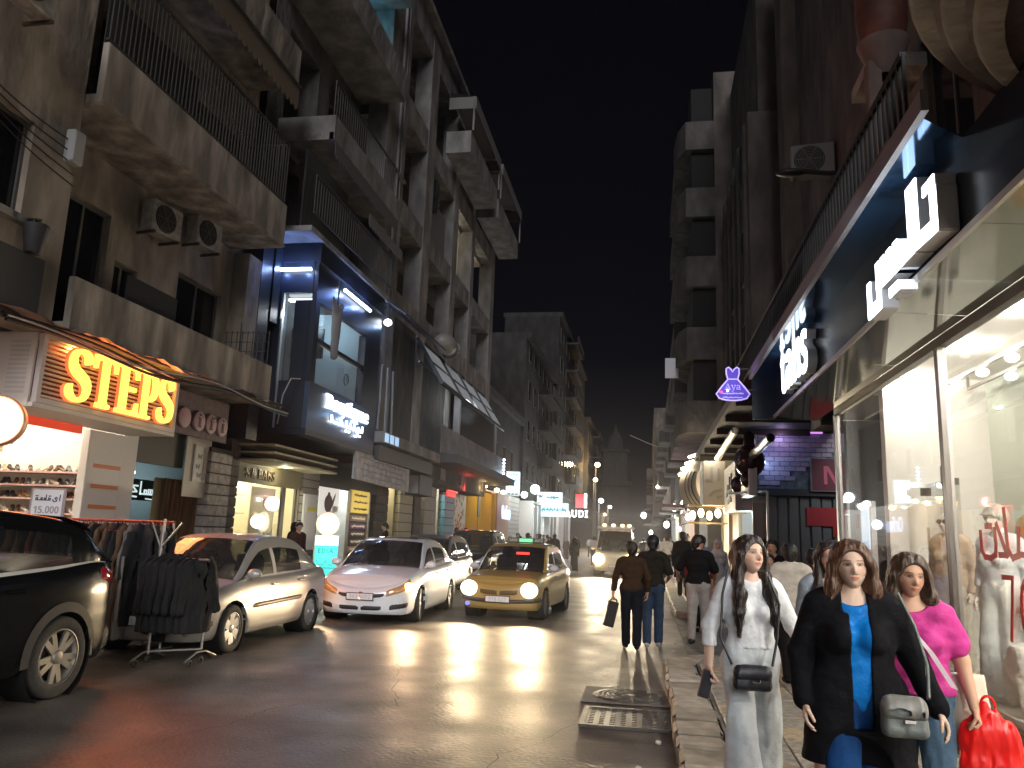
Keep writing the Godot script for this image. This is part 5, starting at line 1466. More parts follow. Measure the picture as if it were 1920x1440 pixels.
	obj("sheet", mb().box(-0.75, 0.85, -0.42, 0.45, -0.02, 0.0), mat("poster_lit", 0.72, 0.70, 0.66, 0.6, 0, {"e": [1.0, 0.97, 0.9, 0.35]}), tp)
	var pot := mb().prism(PackedVector2Array(arc(Vector2(0, -0.05), Vector2(0.32, 0.27), 0, 345, 20)), 0.004, ff(0, 0, 0))
	pot.prism(PackedVector2Array([Vector2(0.22, -0.05), Vector2(0.44, 0.22), Vector2(0.56, 0.30), Vector2(0.5, 0.14), Vector2(0.34, -0.15)]), 0.003, ff(0, 0, 0)).prism(PackedVector2Array([Vector2(-0.12, 0.2), Vector2(0.1, 0.2), Vector2(0.06, 0.3), Vector2(-0.06, 0.3)]), 0.005, ff(0, 0, 0))
	obj("teapot_print", pot, mat("print_mauve", 0.24, 0.17, 0.18, 0.8), tp)
	obj("cups_print", mb().prism(PackedVector2Array(arc(Vector2(0.55, -0.2), Vector2(0.22, 0.1), 0, 345, 14)), 0.006, ff(0, 0, 0)).prism(PackedVector2Array(arc(Vector2(0.3, -0.33), Vector2(0.25, 0.06), 0, 345, 14)), 0.005, ff(0, 0, 0)), mat("print_ivory", 0.78, 0.76, 0.72, 0.7), tp)
	for y in [0.6, 1.0, 1.4, 1.8]: obj("shelf", mb().box(-10.3, -9.85, y, y + 0.03, -22.3, -24.5), mat("shelf_grey", 0.3, 0.32, 0.3, 0.6), q)
	for i in 7:
		tag(obj("dish", mb().lathe([Vector2(0.001, 0), Vector2(0.06, 0), Vector2(0.11, 0.12), Vector2(0.10, 0.12), Vector2(0.05, 0.02)], 14), mat("print_ivory"), self, ff(-10.0, 1.83, -22.6 - 0.28 * i)), "white bowl on the shelf behind the glass of the household shop", "bowl", "white bowls on the shop shelf")
	var rl := thing("round_lamp_sign", "glowing round white sign with dots beside the stacked signs", "sign", Vector3(-8.75, 1.74, -21.2))
	rl.basis = Basis(Vector3.UP, 0.45).scaled(Vector3.ONE * 0.78)
	var rt := Transform3D(Basis(Vector3.RIGHT, PI / 2), Vector3.ZERO)
	obj("rim", mb().lathe([Vector2(0.36, -0.1), Vector2(0.42, -0.08), Vector2(0.42, 0.07), Vector2(0.36, 0.09), Vector2(0.35, 0.05)], 36, rt), mat("lamp_cream", 0.7, 0.6, 0.42, 0.4, 0, {"e": [1.0, 0.78, 0.5, 0.4]}), rl)
	obj("face", mb().lathe([Vector2(0.355, 0.06), Vector2(0.2, 0.075), Vector2(0.001, 0.08)], 36, rt), mat("lamp_face", 0.9, 0.88, 0.8, 0.4, 0, {"e": [1.0, 0.88, 0.66, 1.3]}), rl)
	for r in 5:
		for cc in 3: obj("dot", mb().ball(Vector3(-0.08 + 0.08 * cc, 0.22 - 0.1 * r, 0.085), Vector3(0.016, 0.016, 0.006), 8, 5), mat("dot_gold", 0.6, 0.45, 0.2, 0.5), rl)
	obj("post", mb().bar(Vector3(0, -1.74, -0.12), Vector3(0, 0, -0.1), 0.06, 0.06), mat("iron_rail"), rl)
	omni(rl, Vector3(0, 0, 0.3), [1.0, 0.86, 0.62], 0.5, 0.2)
	var ed := thing("standing_sign", "turquoise standing light box lettered EDSA under the round lamp sign", "sign", Vector3(-8.62, 0.15, -20.9))
	ed.basis = Basis(Vector3.UP, 0.35)
	obj("case", mb().box(-0.34, 0.34, 0, 1.28, -0.14, 0, 0.02), mat("panel_white"), ed)
	obj("turquoise_face", mb().box(-0.30, 0.30, 0.05, 1.0, 0, 0.01), mat("turquoise", 0.05, 0.48, 0.45, 0.5, 0, {"e": [0.10, 0.80, 0.74, 0.55]}), ed)
	obj("white_face", mb().box(-0.31, 0.31, 1.01, 1.25, 0, 0.012), mat("face_white_lit", 0.8, 0.9, 0.9, 0.5, 0, {"e": [0.75, 1.0, 0.95, 0.8]}), ed)
	obj("letters", text_mesh("EDSA", 0.17, 0.006), mat("letter_teal", 0.02, 0.28, 0.27, 0.6), ed, ff(-0.02, 0.86, 0.012))
	for sx in [-1.0, 1.0]: obj("ring", mb().tube(arc(Vector2(sx * 0.12, 0.6), Vector2(0.11, 0.11), 0, 360, 20).map(func(v): return Vector3(v.x, v.y, 0.014)), 0.013, 5), mat("ring_pale", 0.3, 0.7, 0.66, 0.5), ed)
	obj("rule", mb().box(-0.28, 0.28, 0.40, 0.415, 0.01, 0.016), mat("letter_teal"), ed)
	omni(ed, Vector3(0, 0.8, 0.3), [0.3, 1.0, 0.9], 0.12, 0.2)
	var st := thing("stacked_signs", "column of stacked brown Arabic signs topped by a yellow one", "sign", Vector3(-9.5, 0.15, -25.6))
	st.basis = ON_LEFT
	for x in [-1.0, 0.75]: obj("frame_post", mb().box(x, x + 0.1, 0, 2.75, -0.06, 0.02), mat("frame_tan", 0.30, 0.25, 0.18, 0.5), st)
	obj("board", mb().box(-0.9, 0.75, 0, 2.75, -0.06, -0.02), mat("board_brown", 0.12, 0.09, 0.06, 0.7), st)
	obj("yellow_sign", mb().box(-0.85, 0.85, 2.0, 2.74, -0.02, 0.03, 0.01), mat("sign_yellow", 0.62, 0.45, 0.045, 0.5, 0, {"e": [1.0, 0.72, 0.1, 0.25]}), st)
	for r in 3: pen("writing", scribble(20 + r, 1.2, 0.07, 5), 0.035, 0.006, ff(0, 2.58 - 0.22 * r, 0.03), mat("print_brown2", 0.08, 0.05, 0.02, 0.7), st)
	for r in 7:
		var y := 1.82 - 0.25 * r
		obj("sign_strip", mb().box(-0.85, 0.72, y - 0.10, y + 0.10, -0.02, 0.02, 0.008), mat(["strip_tan", "strip_purple", "strip_brown", "strip_brown", "strip_pink", "strip_brown", "strip_tan"][r], [0.33, 0.20, 0.10, 0.10, 0.5, 0.12, 0.3][r], [0.27, 0.07, 0.06, 0.06, 0.34, 0.08, 0.26][r], [0.19, 0.22, 0.035, 0.035, 0.28, 0.05, 0.18][r], 0.6), st)
		pen("writing", scribble(40 + r, 1.2, 0.08, 5), 0.032, 0.006, ff(-0.05, y, 0.02), mat("letter_cream", 0.7, 0.62, 0.52, 0.6, 0, {"e": [1, 0.85, 0.65, 0.18]}), st)
	omni(st, Vector3(0, 2.2, 0.8), [1.0, 0.85, 0.62], 0.22, 0.1)
	column_blocks("stone_pillar", "dark brown stone pillar right of the stacked signs", -9.9, -9.5, -27.25, -28.6, 0.15, 3.6, 0.3, dstone, joint)
	# shops further along
	var cr := mat("stone_cream", 0.46, 0.44, 0.35, 0.75)
	column_blocks("stone_pillar", "cream stone pillar behind the young man in black", -9.9, -9.45, -29.9, -31.6, 0.15, 3.8, 0.36, cr, joint)
	column_blocks("stone_pillar", "dark narrow pillar right of the cream stone pillar", -9.9, -9.4, -31.7, -32.6, 0.15, 3.9, 0.36, dstone, joint)
	column_blocks("stone_pillar", "plain grey pillar left of the red neon sign", -9.9, -9.45, -33.4, -35.3, 0.15, 4.0, 0.6, mat("stone_sage", 0.33, 0.34, 0.31, 0.75), joint)
	column_blocks("stone_pillar", "light blue painted pillar under the red neon sign", -9.9, -9.35, -36.6, -38.4, 0.15, 3.5, 0.36, mat("stone_blue", 0.20, 0.40, 0.50, 0.7), joint)
	for g in [[-28.7, -29.8, [1.0, 0.9, 0.6], "narrow yellowish lit shop left of the cream stone pillar"], [-32.7, -33.3, [1.0, 0.92, 0.75], "narrow white lit shop between the dark and the plain grey pillar"], [-35.4, -36.5, [0.9, 1.0, 1.0], "narrow bright shop window left of the blue pillar"]]:
		var sh := thing("narrow_shop", g[3], "shop", Vector3.ZERO, 0.0, "narrow lit shops between the pillars")
		room(sh, -11.4, -9.8, g[0], g[1], 0.15, 3.7, mat("shop_cream"), mat("shop_floor"), 1)
		downlight(sh, Vector3(-10.4, 3.6, (g[0] + g[1]) / 2), g[2], 0.9, 6.0)
		for y in [0.8, 1.5, 2.2]:
			obj("display_shelf", mb().box(-11.0, -10.2, y, y + 0.04, g[0] - 0.1, g[1] + 0.1), mat("shelf_grey"), sh)
			obj("goods", mb().box(-10.9, -10.4, y + 0.04, y + 0.4, g[0] - 0.2, g[1] + 0.3, 0.05), mat("goods_tan", 0.4, 0.28, 0.14, 0.7), sh)
	var ne := thing("red_neon_sign", "red glowing sign above the light blue pillar", "sign", Vector3(-9.25, 3.75, -37.4))
	ne.basis = ON_LEFT
	obj("plate", mb().box(-0.9, 0.9, -0.45, 0.0, -0.08, -0.02, 0.03), mat("neon_plate", 0.4, 0.03, 0.03, 0.5, 0, {"e": [1.0, 0.05, 0.04, 0.55]}), ne)
	pen("lettering", [[Vector2(-0.8, 0.35), Vector2(-0.8, -0.1), Vector2(-0.2, -0.1)], [Vector2(-0.3, 0.35), Vector2(-0.3, -0.1), Vector2(0.2, -0.1)], [Vector2(0.25, -0.1), Vector2(0.45, 0.15), Vector2(0.65, -0.1), Vector2(0.2, -0.1)], [Vector2(0.85, 0.4), Vector2(0.85, -0.15)]], 0.13, 0.06, ff(0, 0, 0), mat("neon_red", 0.9, 0.1, 0.1, 0.4, 0, {"e": [1.0, 0.09, 0.07, 2.2]}), ne)
	omni(ne, Vector3(0, 0, 0.6), [1.0, 0.1, 0.08], 1.2, 0.2)
	# golden shop
	var go := thing("golden_shop", "golden panelled shop front lit by warm spotlights", "shop", Vector3.ZERO)
	room(go, -11.4, -9.8, -38.6, -51.0, 0.15, 4.2, mat("gold_wall", 0.55, 0.33, 0.06, 0.6), mat("shop_floor"), 1)
	obj("golden_panel", mb().box(-9.8, -9.66, 0.15, 4.1, -42.3, -45.4, 0.02), mat("gold_panel", 0.62, 0.34, 0.03, 0.9, 0, {"spec": 0.1}), go)
	obj("golden_panel", mb().box(-9.8, -9.65, 0.15, 4.1, -45.6, -49.5, 0.02), mat("gold_panel"), go)
	obj("door_slot", mb().box(-9.66, -9.62, 2.6, 3.9, -45.3, -45.9), mat("slot_brown", 0.08, 0.05, 0.03, 0.6), go)
	obj("floral_panel", mb().box(-9.8, -9.64, 1.5, 4.0, -39.0, -42.2), mat("floral_white", 0.62, 0.54, 0.38, 0.6), go)
	rng.seed = 31
	var fm := mb()
	for i in 46:
		var c2 := Vector2(rng.randf_range(-1.4, 1.4), rng.randf_range(-1.1, 1.1))
		fm.prism(PackedVector2Array(arc(c2, Vector2(rng.randf_range(0.05, 0.16), rng.randf_range(0.05, 0.14)), 0, 315, 7)), 0.004 + 0.0003 * i, fl(-9.64, 2.75, -40.6))
	obj("flower_print", fm, mat("print_orange", 0.50, 0.22, 0.05, 0.7), go)
	for zz in [-41.0, -44.4, -48.2, -50.4]:
		var h := obj("spotlight", mb().ball(Vector3(-9.1, 4.30, zz), Vector3(0.17, 0.13, 0.17), 12, 8), mat("spot_gold", 0.9, 0.8, 0.5, 0.4, 0, {"e": [1.0, 0.80, 0.42, 6.0]}), go)
		omni(h, Vector3(-8.5, 4.0, zz), [1.0, 0.70, 0.30], 0.42, 0.12)
	var sc := thing("script_neon_sign", "pale blue script neon sign reading Orfoo after the golden shop", "sign", Vector3(-9.35, 3.05, -53.2))
	sc.basis = ON_LEFT
	obj("panel", mb().box(-2.0, 2.4, -2.9, 1.4, -0.4, -0.25), mat("panel_rose", 0.34, 0.19, 0.12, 0.7), sc)
	obj("letters", text_mesh("Orfoo", 1.25, 0.06), mat("neon_blue", 0.6, 0.7, 0.9, 0.4, 0, {"e": [0.50, 0.62, 1.0, 0.8]}), sc)
	omni(sc, Vector3(0, 0, 1.0), [0.7, 0.8, 1.0], 0.4, 0.3)

func far_left() -> void:
	var wallm := mat("wall_striped", 0.36, 0.34, 0.31, 0.8)
	# white lit shops and signs
	var a := thing("plank_wall_house", "low house with pale planked walls after the script neon sign", "building", Vector3.ZERO)
	obj("wall", mb().box(-11, -9.75, 0.15, 4.4, -54.2, -61.4), wallm, a)
	for i in 12: obj("plank_line", mb().box(-9.75, -9.73, 0.45 + i * 0.32, 0.48 + i * 0.32, -55.3, -61.2), mat("joint_dark"), a)
	for i in 3:
		var lit := thing("white_lit_shop", ["white lit shop front behind the two hanging globe lamps", "cold white lit shop front under the blue white signs", "far cold white shop front behind the pedestrians"][i], "shop", Vector3.ZERO)
		var z := -62.5 - i * 9.0
		room(lit, -11.2, -9.0 + i * 0.3, z, z - 7.6, 0.15, 4.2, mat("shop_white"), mat("shop_floor"), 1)
		for q in 3: downlight(lit, Vector3(-9.8, 4.1, z - 1.2 - q * 2.5), [0.88, 0.97, 1.0], 1.0, 8.0, 0.2)
		for q in 3: obj("door_post", mb().box(-9.1 + i * 0.3, -8.9 + i * 0.3, 0.15, 4.2, z - q * 2.6, z - q * 2.6 - 0.3), mat("post_grey", 0.2, 0.2, 0.2, 0.6), lit)
		for q in 6: obj("goods", mb().box(-10.9, -10.2, 0.2 + 0.6 * (q % 3), 0.65 + 0.6 * (q % 3), z - 1 - q, z - 1.8 - q, 0.05), mat(["goods_tan", "bag_black", "goods_blue_1", "cloth_red"][q % 4], 0.2, 0.2, 0.2), lit)
	for q in [[Vector3(-8.4, 5.1, -60.2), 0.36, "large white globe lamp glaring in front of the white lit shop"], [Vector3(-8.0, 4.40, -62.5), 0.26, "smaller white globe lamp hanging below the large one"], [Vector3(-8.7, 4.5, -56.8), 0.24, "dimmer globe lamp left of the glaring large one"]]:
		var l := thing("globe_lamp", q[2], "lamp", q[0])
		obj("globe", mb().ball(Vector3.ZERO, Vector3.ONE * q[1], 20, 14), mat("globe_white", 0.9, 0.95, 0.95, 0.4, 0, {"e": [0.9, 1.0, 1.0, 5.0]}), l)
		obj("bracket", mb().bar(Vector3(0, q[1], 0), Vector3(-1.2, q[1] + 0.3, 0), 0.06, 0.06), mat("iron_rail"), l)
		omni(l, Vector3(q[1] + 0.15, -0.2, q[1] + 0.2), [0.9, 1.0, 1.0], 12.0 * q[1], 0.2)
	var lb := thing("light_box_sign", "tall pale blue light box sign hanging over the left pavement", "sign", Vector3(-7.65, 4.55, -45.5), 12.0)
	obj("case", mb().box(-0.42, 0.42, -0.72, 0.72, -0.12, 0.0, 0.03), mat("panel_white"), lb)
	obj("face", mb().box(-0.37, 0.37, -0.50, 0.66, 0.0, 0.012), mat("lightbox_face", 0.6, 0.8, 0.9, 0.4, 0, {"e": [0.45, 0.82, 1.0, 0.50]}), lb)
	for sx in [-0.28, 0.28]: obj("side_tube", mb().box(sx - 0.07, sx + 0.07, -0.38, 0.30, 0.012, 0.03), mat("tube_white", 0.9, 0.95, 1.0, 0.4, 0, {"e": [0.85, 0.97, 1.0, 2.5]}), lb)
	pen("picture_print", [[Vector2(-0.12, -0.1), Vector2(0.16, 0.22)], [Vector2(-0.14, 0.08), Vector2(0.08, -0.14)]], 0.09, 0.004, ff(0, 0, 0.012), mat("print_teal", 0.03, 0.16, 0.22, 0.6), lb)
	obj("letters", text_mesh("TAMIR", 0.17, 0.004), mat("print_navy"), lb, ff(0, 0.52, 0.014))
	for sx in [-0.22, 0.0, 0.22]: obj("print_bar", mb().box(sx - 0.08, sx + 0.08, -0.64, -0.56, 0.0, 0.006), mat("print_navy"), lb)
	obj("bracket", mb().bar(Vector3(-0.4, 0.5, -0.06), Vector3(-2.0, 0.55, -0.06), 0.05, 0.05), mat("iron_rail"), lb)
	omni(lb, Vector3(0, 0, 0.6), [0.6, 0.9, 1.0], 1.2, 0.3)
	for q in [[Vector3(-8.0, 3.9, -69.5), Vector2(2.6, 1.2), [0.6, 0.95, 1.0], "pale turquoise light box with a line of letters"], [Vector3(-8.2, 4.9, -68.0), Vector2(2.2, 0.9), [0.8, 0.97, 1.0], "small white light box above the turquoise one"]]:
		var b := thing("shop_light_box", q[3], "sign", q[0], 0.0, "far light box signs")
		obj("case", mb().box(-q[1].x / 2, q[1].x / 2, -q[1].y / 2, q[1].y / 2, -0.3, 0.0, 0.05), mat("face_%f" % q[2][0], 0.8, 0.9, 0.9, 0.5, 0, {"e": [q[2][0], q[2][1], q[2][2], 0.42]}), b)
		pen("lettering", scribble(70 + int(q[0].y), q[1].x * 0.8, 0.4, 5), 0.10, 0.02, ff(0, 0, 0), mat("print_teal"), b)
		omni(b, Vector3(0, 0, 1.0), q[2], 1.6, 0.4)
	var au := thing("audi_letters_sign", "white glowing letters AUDI under a red panel far down the left side", "sign", Vector3(-6.75, 3.85, -78.0))
	obj("letters", text_mesh("AUDI", 0.95, 0.06), mat("letters_lit", 0.9, 0.95, 1.0, 0.4, 0, {"e": [0.92, 0.97, 1.0, 2.5]}), au)
	obj("red_panel", mb().box(-0.1, 0.9, 0.6, 1.9, -0.3, -0.1), mat("panel_red_lit", 0.6, 0.02, 0.02, 0.5, 0, {"e": [1.0, 0.04, 0.05, 0.9]}), au)
	obj("white_bar", mb().box(0.75, 1.0, 0.6, 2.0, -0.08, 0.02), mat("letters_lit"), au)
	omni(au, Vector3(0, 1, 1.5), [0.95, 0.9, 0.95], 4.0, 0.5)
	var aw := thing("red_awning", "dull red awning on the far left side right of the white letters", "awning", Vector3(-6.2, 3.6, -84.0))
	obj("cloth", mb().quad(Vector3(-2, 1.6, -2), Vector3(-2, 1.6, 4), Vector3(3.0, 0, 4), Vector3(3.0, 0, -2)), mat("awning_red", 0.25, 0.03, 0.03, 0.8), aw)
	# the dark houses above and behind
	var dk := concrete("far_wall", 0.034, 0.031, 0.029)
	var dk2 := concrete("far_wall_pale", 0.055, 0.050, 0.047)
	var pane := mat("dark_pane")
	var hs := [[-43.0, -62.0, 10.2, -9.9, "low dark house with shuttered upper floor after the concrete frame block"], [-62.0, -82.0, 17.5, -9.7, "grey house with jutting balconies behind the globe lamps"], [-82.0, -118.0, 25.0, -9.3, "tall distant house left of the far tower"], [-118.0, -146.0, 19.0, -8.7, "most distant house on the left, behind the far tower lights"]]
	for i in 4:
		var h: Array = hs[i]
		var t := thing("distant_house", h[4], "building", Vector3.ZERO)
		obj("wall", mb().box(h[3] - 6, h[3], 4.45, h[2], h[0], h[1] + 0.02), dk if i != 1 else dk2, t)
		obj("parapet", mb().box(h[3] - 6.2, h[3] + 0.35, h[2], h[2] + 0.5, h[0] - 0.1, h[1] + 0.1), dk2, t)
		var z: float = h[0] - 1.6
		while z > h[1] + 2.0:
			var y := 6.0
			while y < h[2] - 1.5:
				var w := obj("window", mb().box(h[3] - 0.02, h[3] + 0.04, y, y + 1.7, z, z - 1.1), mat("window_frame"), t)
				obj("pane", mb().box(h[3] + 0.03, h[3] + 0.05, y + 0.08, y + 1.62, z - 0.08, z - 1.02), pane, w)
				y += 3.3
			z -= 3.1
		if i > 0:
			var y := 7.6
			while y < h[2]:
				var b := obj("balcony", mb().box(h[3], h[3] + 1.3, y, y + 0.2, h[0] - 9, h[0] - 17.5), dk2, t)
				obj("parapet", mb().box(h[3] + 1.2, h[3] + 1.305, y, y + 1.0, h[0] - 9.05, h[0] - 17.45), dk2, b)
				y += 3.3
	var tw := thing("minaret", "slender dark tower rising at the far end of the street", "tower", Vector3(-5.8, 0, -150.0))
	obj("shaft", mb().box(-2.6, 2.6, 0, 11.5, -2.6, 2.6).box(-2.2, 2.2, 11.5, 17.5, -2.2, 2.2), concrete("tower_stone", 0.028, 0.024, 0.02), tw)
	obj("gallery", mb().box(-3.1, 3.1, 11.2, 12.0, -3.1, 3.1), concrete("tower_stone"), tw)
	obj("cornice", mb().box(-2.5, 2.5, 17.5, 18.0, -2.5, 2.5), concrete("tower_stone"), tw)
	obj("cupola", mb().lathe([Vector2(1.4, 18.0), Vector2(1.4, 19.4), Vector2(1.1, 20.6), Vector2(0.4, 21.6), Vector2(0.05, 23.0)], 16), concrete("tower_stone"), tw)
	for q in [[Vector3(-7.2, 12.3, -118.0), 0.85, [1.0, 0.60, 0.22], "amber lamp glowing on the wall before the far tower"], [Vector3(-7.4, 10.0, -117.0), 0.7, [1.0, 0.8, 0.5], "lower warm lamp under the amber one before the far tower"], [Vector3(-5.6, 6.2, -100.0), 0.7, [0.95, 0.97, 1.0], "white lamp glaring above the microbus"], [Vector3(-4.3, 5.3, -96.0), 0.45, [1.0, 0.9, 0.7], "small warm white lamp right above the microbus"], [Vector3(-4.6, 4.2, -90.0), 0.35, [1.0, 0.72, 0.4], "small orange lamp just above the microbus roof"]]:
		var l := thing("street_lamp", q[3], "lamp", q[0])
		obj("lamp_head", mb().ball(Vector3.ZERO, Vector3(q[1], q[1] * 0.9, q[1]) * 0.5, 14, 10), mat("lamp_%.2f" % q[2][2], 0.9, 0.8, 0.6, 0.4, 0, {"e": [q[2][0], q[2][1], q[2][2], 4.0]}), l)
		obj("post", mb().bar(Vector3(-0.3, -q[0].y, -0.9), Vector3(-0.3, 0.3, -0.9), 0.18, 0.18), mat("iron_rail"), l)
		omni(l, Vector3(0, 0, q[1] + 0.4), q[2], 30.0 * q[1], 0.5)

func boutique_box() -> void:      # the dark two storey glass box with blue light tubes
	var navy := mat("panel_navy", 0.022, 0.026, 0.036, 0.35)
	var t := thing("boutique", "dark projecting boutique box with a lit glass window and blue light tubes", "shop", Vector3.ZERO)
	var white := mat("boutique_white", 0.60, 0.66, 0.70, 0.6)
	obj("floor", mb().box(-12.6, -8.2, 3.85, 4.0, -18.0, -22.9), navy, t)
	obj("roof", mb().box(-12.6, -8.15, 8.25, 8.75, -17.95, -22.95), navy, t)
	obj("sign_panel", mb().box(-8.32, -8.2, 4.0, 5.18, -18.0, -22.9), mat("panel_navy_blue", 0.035, 0.055, 0.10, 0.4), t)
	obj("upper_panel", mb().box(-8.32, -8.2, 7.25, 8.25, -18.0, -22.9), navy, t)
	obj("corner_post", mb().box(-8.40, -8.19, 5.18, 7.25, -17.98, -18.25), navy, t)
	obj("corner_post", mb().box(-8.40, -8.19, 5.18, 7.25, -21.6, -22.9), navy, t)
	obj("transom", mb().box(-8.30, -8.18, 6.22, 6.32, -18.25, -21.6), navy, t)
	for p in [[5.18, 6.22], [6.32, 7.25]]:
		obj("pane", mb().box(-8.26, -8.25, p[0], p[1], -18.25, -21.6), mat("shop_glass"), t)
	obj("return_panel", mb().box(-9.0, -8.32, 4.0, 5.18, -17.98, -18.08).box(-8.75, -8.32, 5.18, 7.25, -17.98, -18.08), navy, t)
	obj("return_panel", mb().box(-9.75, -8.32, 7.45, 8.25, -17.98, -18.08).box(-9.75, -9.12, 4.0, 7.45, -17.98, -18.08), navy, t)
	obj("side_pane", mb().box(-9.12, -8.75, 5.18, 7.25, -18.03, -18.04), mat("shop_glass"), t)
	obj("interior_wall", mb().box(-12.6, -12.5, 4.0, 8.25, -18.0, -22.9), white, t)
	obj("interior_wall", mb().box(-12.6, -8.35, 4.0, 8.25, -22.8, -22.9), white, t)
	obj("interior_wall", mb().box(-12.6, -9.12, 4.0, 8.25, -18.08, -18.18), white, t)
	obj("interior_column", mb().box(-10.6, -10.2, 4.0, 8.25, -20.1, -20.5), mat("boutique_grey", 0.25, 0.30, 0.34, 0.6), t)
	obj("hanging_screen", mb().box(-10.4, -9.4, 6.5, 7.4, -21.3, -21.4), mat("screen_black", 0.02, 0.02, 0.025, 0.2), t)
	obj("light_strip", mb().box(-11.8, -9.2, 8.15, 8.2, -20.9, -21.1), mat("strip_white", 0.9, 0.95, 1.0, 0.4, 0, {"e": [0.85, 0.95, 1.0, 3.0]}), t)
	obj("light_strip", mb().box(-12.3, -12.2, 8.1, 8.2, -18.6, -22.4), mat("strip_white"), t)
	omni(t, Vector3(-10.3, 7.9, -19.6), [0.55, 0.82, 1.0], 0.9, 0.2)
	omni(t, Vector3(-9.8, 7.8, -21.8), [0.55, 0.82, 1.0], 0.7, 0.2)
	omni(t, Vector3(-8.9, 7.0, -18.35), [0.85, 0.93, 1.0], 0.35, 0.1)
	var ck := thing("wall_clock", "round wall clock ring seen through the boutique window", "clock", Vector3(-8.42, 5.78, -20.9))
	ck.basis = ON_LEFT
	obj("ring", mb().tube(range(25).map(func(i): return Vector3(0.16 * cos(TAU * i / 24), 0.16 * sin(TAU * i / 24), 0)), 0.022, 6), mat("ring_grey", 0.10, 0.13, 0.15, 0.5), ck)
	obj("hand", mb().bar(Vector3(0, 0, 0), Vector3(0.03, 0.10, 0), 0.012, 0.012).bar(Vector3(0, 0, 0), Vector3(0.08, -0.02, 0), 0.012, 0.012), mat("ring_grey"), ck)
	# louvre panel on the side towards the viewer
	var lv := thing("louvre_panel", "blue lit louvre panel beside the upper light tube", "panel", Vector3.ZERO)
	for x in [-9.75, -9.22]: obj("frame_post", mb().box(x, x + 0.05, 6.6, 8.6, -17.55, -17.95), navy, lv)
	for i in 18: obj("slat", mb().obox(Transform3D(Basis(Vector3.RIGHT, 0.6), Vector3(-9.46, 6.7 + i * 0.105, -17.75)), Vector3(0.5, 0.012, 0.10)), mat("louvre_blue", 0.10, 0.14, 0.24, 0.4), lv)
	obj("dark_cladding", mb().box(-9.7, -9.2, 3.6, 8.9, -16.98, -17.5), navy, lv)
	var tubes := [[Vector3(-9.35, 8.02, -17.86), Vector3(-8.35, 8.02, -17.86), "upper light tube of the boutique facing the viewer"], [Vector3(-8.08, 7.98, -19.5), Vector3(-8.08, 7.98, -21.5), "second light tube of the boutique along the street side"]]
	for q in tubes:
		var l := thing("light_tube", q[2], "light")
		obj("tube", mb().tube([q[0], q[1]], 0.045, 8), mat("tube_blue_white", 0.8, 0.85, 1.0, 0.4, 0, {"e": [0.62, 0.74, 1.0, 6.0]}), l)
		var d: Vector3 = q[1] - q[0]
		for u in [0.2, 0.8]: omni(l, q[0] + d * u + (Vector3(0, 0, 0.07) if absf(d.x) > 0.5 else Vector3(0.07, 0, 0)), [0.20, 0.36, 1.0], 0.5, 0.05)
	var sp := thing("spotlight", "small white spotlight at the far upper corner of the boutique", "light", Vector3(-8.05, 8.05, -23.05))
	obj("lens", mb().ball(Vector3.ZERO, Vector3(0.13, 0.11, 0.13), 12, 8), mat("spot_white", 0.9, 0.95, 1.0, 0.4, 0, {"e": [0.8, 0.9, 1.0, 6.0]}), sp)
	obj("arm", mb().tube([Vector3(0, 0.05, 0), Vector3(-0.02, 0.5, 0.2), Vector3(-0.1, 0.55, 0.35)], 0.02, 6), mat("iron_rail"), sp)
	omni(sp, Vector3(0.05, -0.05, -0.18), [0.35, 0.55, 1.0], 0.5, 0.05)
	var ns := thing("neon_script_sign", "white glowing two line script sign on the navy panel under the boutique window", "sign", Vector3(-8.16, 4.66, -20.55))
	ns.basis = ON_LEFT
	var lit := mat("script_lit", 0.9, 0.95, 1.0, 0.4, 0, {"e": [0.78, 0.90, 1.0, 4.0]})
	obj("latin_letters", text_mesh("Boutique", 0.52, 0.04, "Droid Serif"), lit, ns, Transform3D(Basis().scaled(Vector3(1.35, 1, 1)), Vector3(0.05, 0.20, 0)))
	# second line: boutique in Arabic script
	pen("arabic_letters", [[Vector2(1.15, -0.14), Vector2(1.15, -0.28), Vector2(0.95, -0.28), Vector2(0.85, -0.20), Vector2(0.75, -0.28), Vector2(0.80, -0.42), Vector2(0.62, -0.46)], [Vector2(0.5, -0.14), Vector2(0.5, -0.28), Vector2(-0.1, -0.28), Vector2(-0.1, -0.14)], [Vector2(0.2, -0.28), Vector2(0.2, -0.18)], [Vector2(-0.35, -0.05), Vector2(-0.55, -0.15), Vector2(-0.35, -0.28), Vector2(-1.1, -0.28), Vector2(-1.15, -0.14)], [Vector2(0.95, -0.42), Vector2(1.0, -0.42)], [Vector2(0.3, -0.08), Vector2(0.36, -0.08)], [Vector2(0.1, -0.40), Vector2(0.15, -0.40)], [Vector2(-0.05, -0.40), Vector2(-0.1, -0.40)]], 0.05, 0.04, ff(0, 0, 0), lit, ns)
	area(ns, Vector3(0, -0.05, 0.12), Vector3(0, 0, -1).rotated(Vector3.UP, PI), Vector2(2.6, 0.7), [0.55, 0.75, 1.0], 0.9)
	for sx in [-0.8, 0.0, 0.8]: omni(ns, Vector3(sx, -0.04, 0.20), [0.30, 0.55, 1.0], 0.05, 0.05)
	# folded parasol-like cloth in front of the window
	var pa := thing("folded_awning", "folded pale cloth hanging in front of the boutique window", "awning", Vector3(-8.0, 6.55, -18.9))
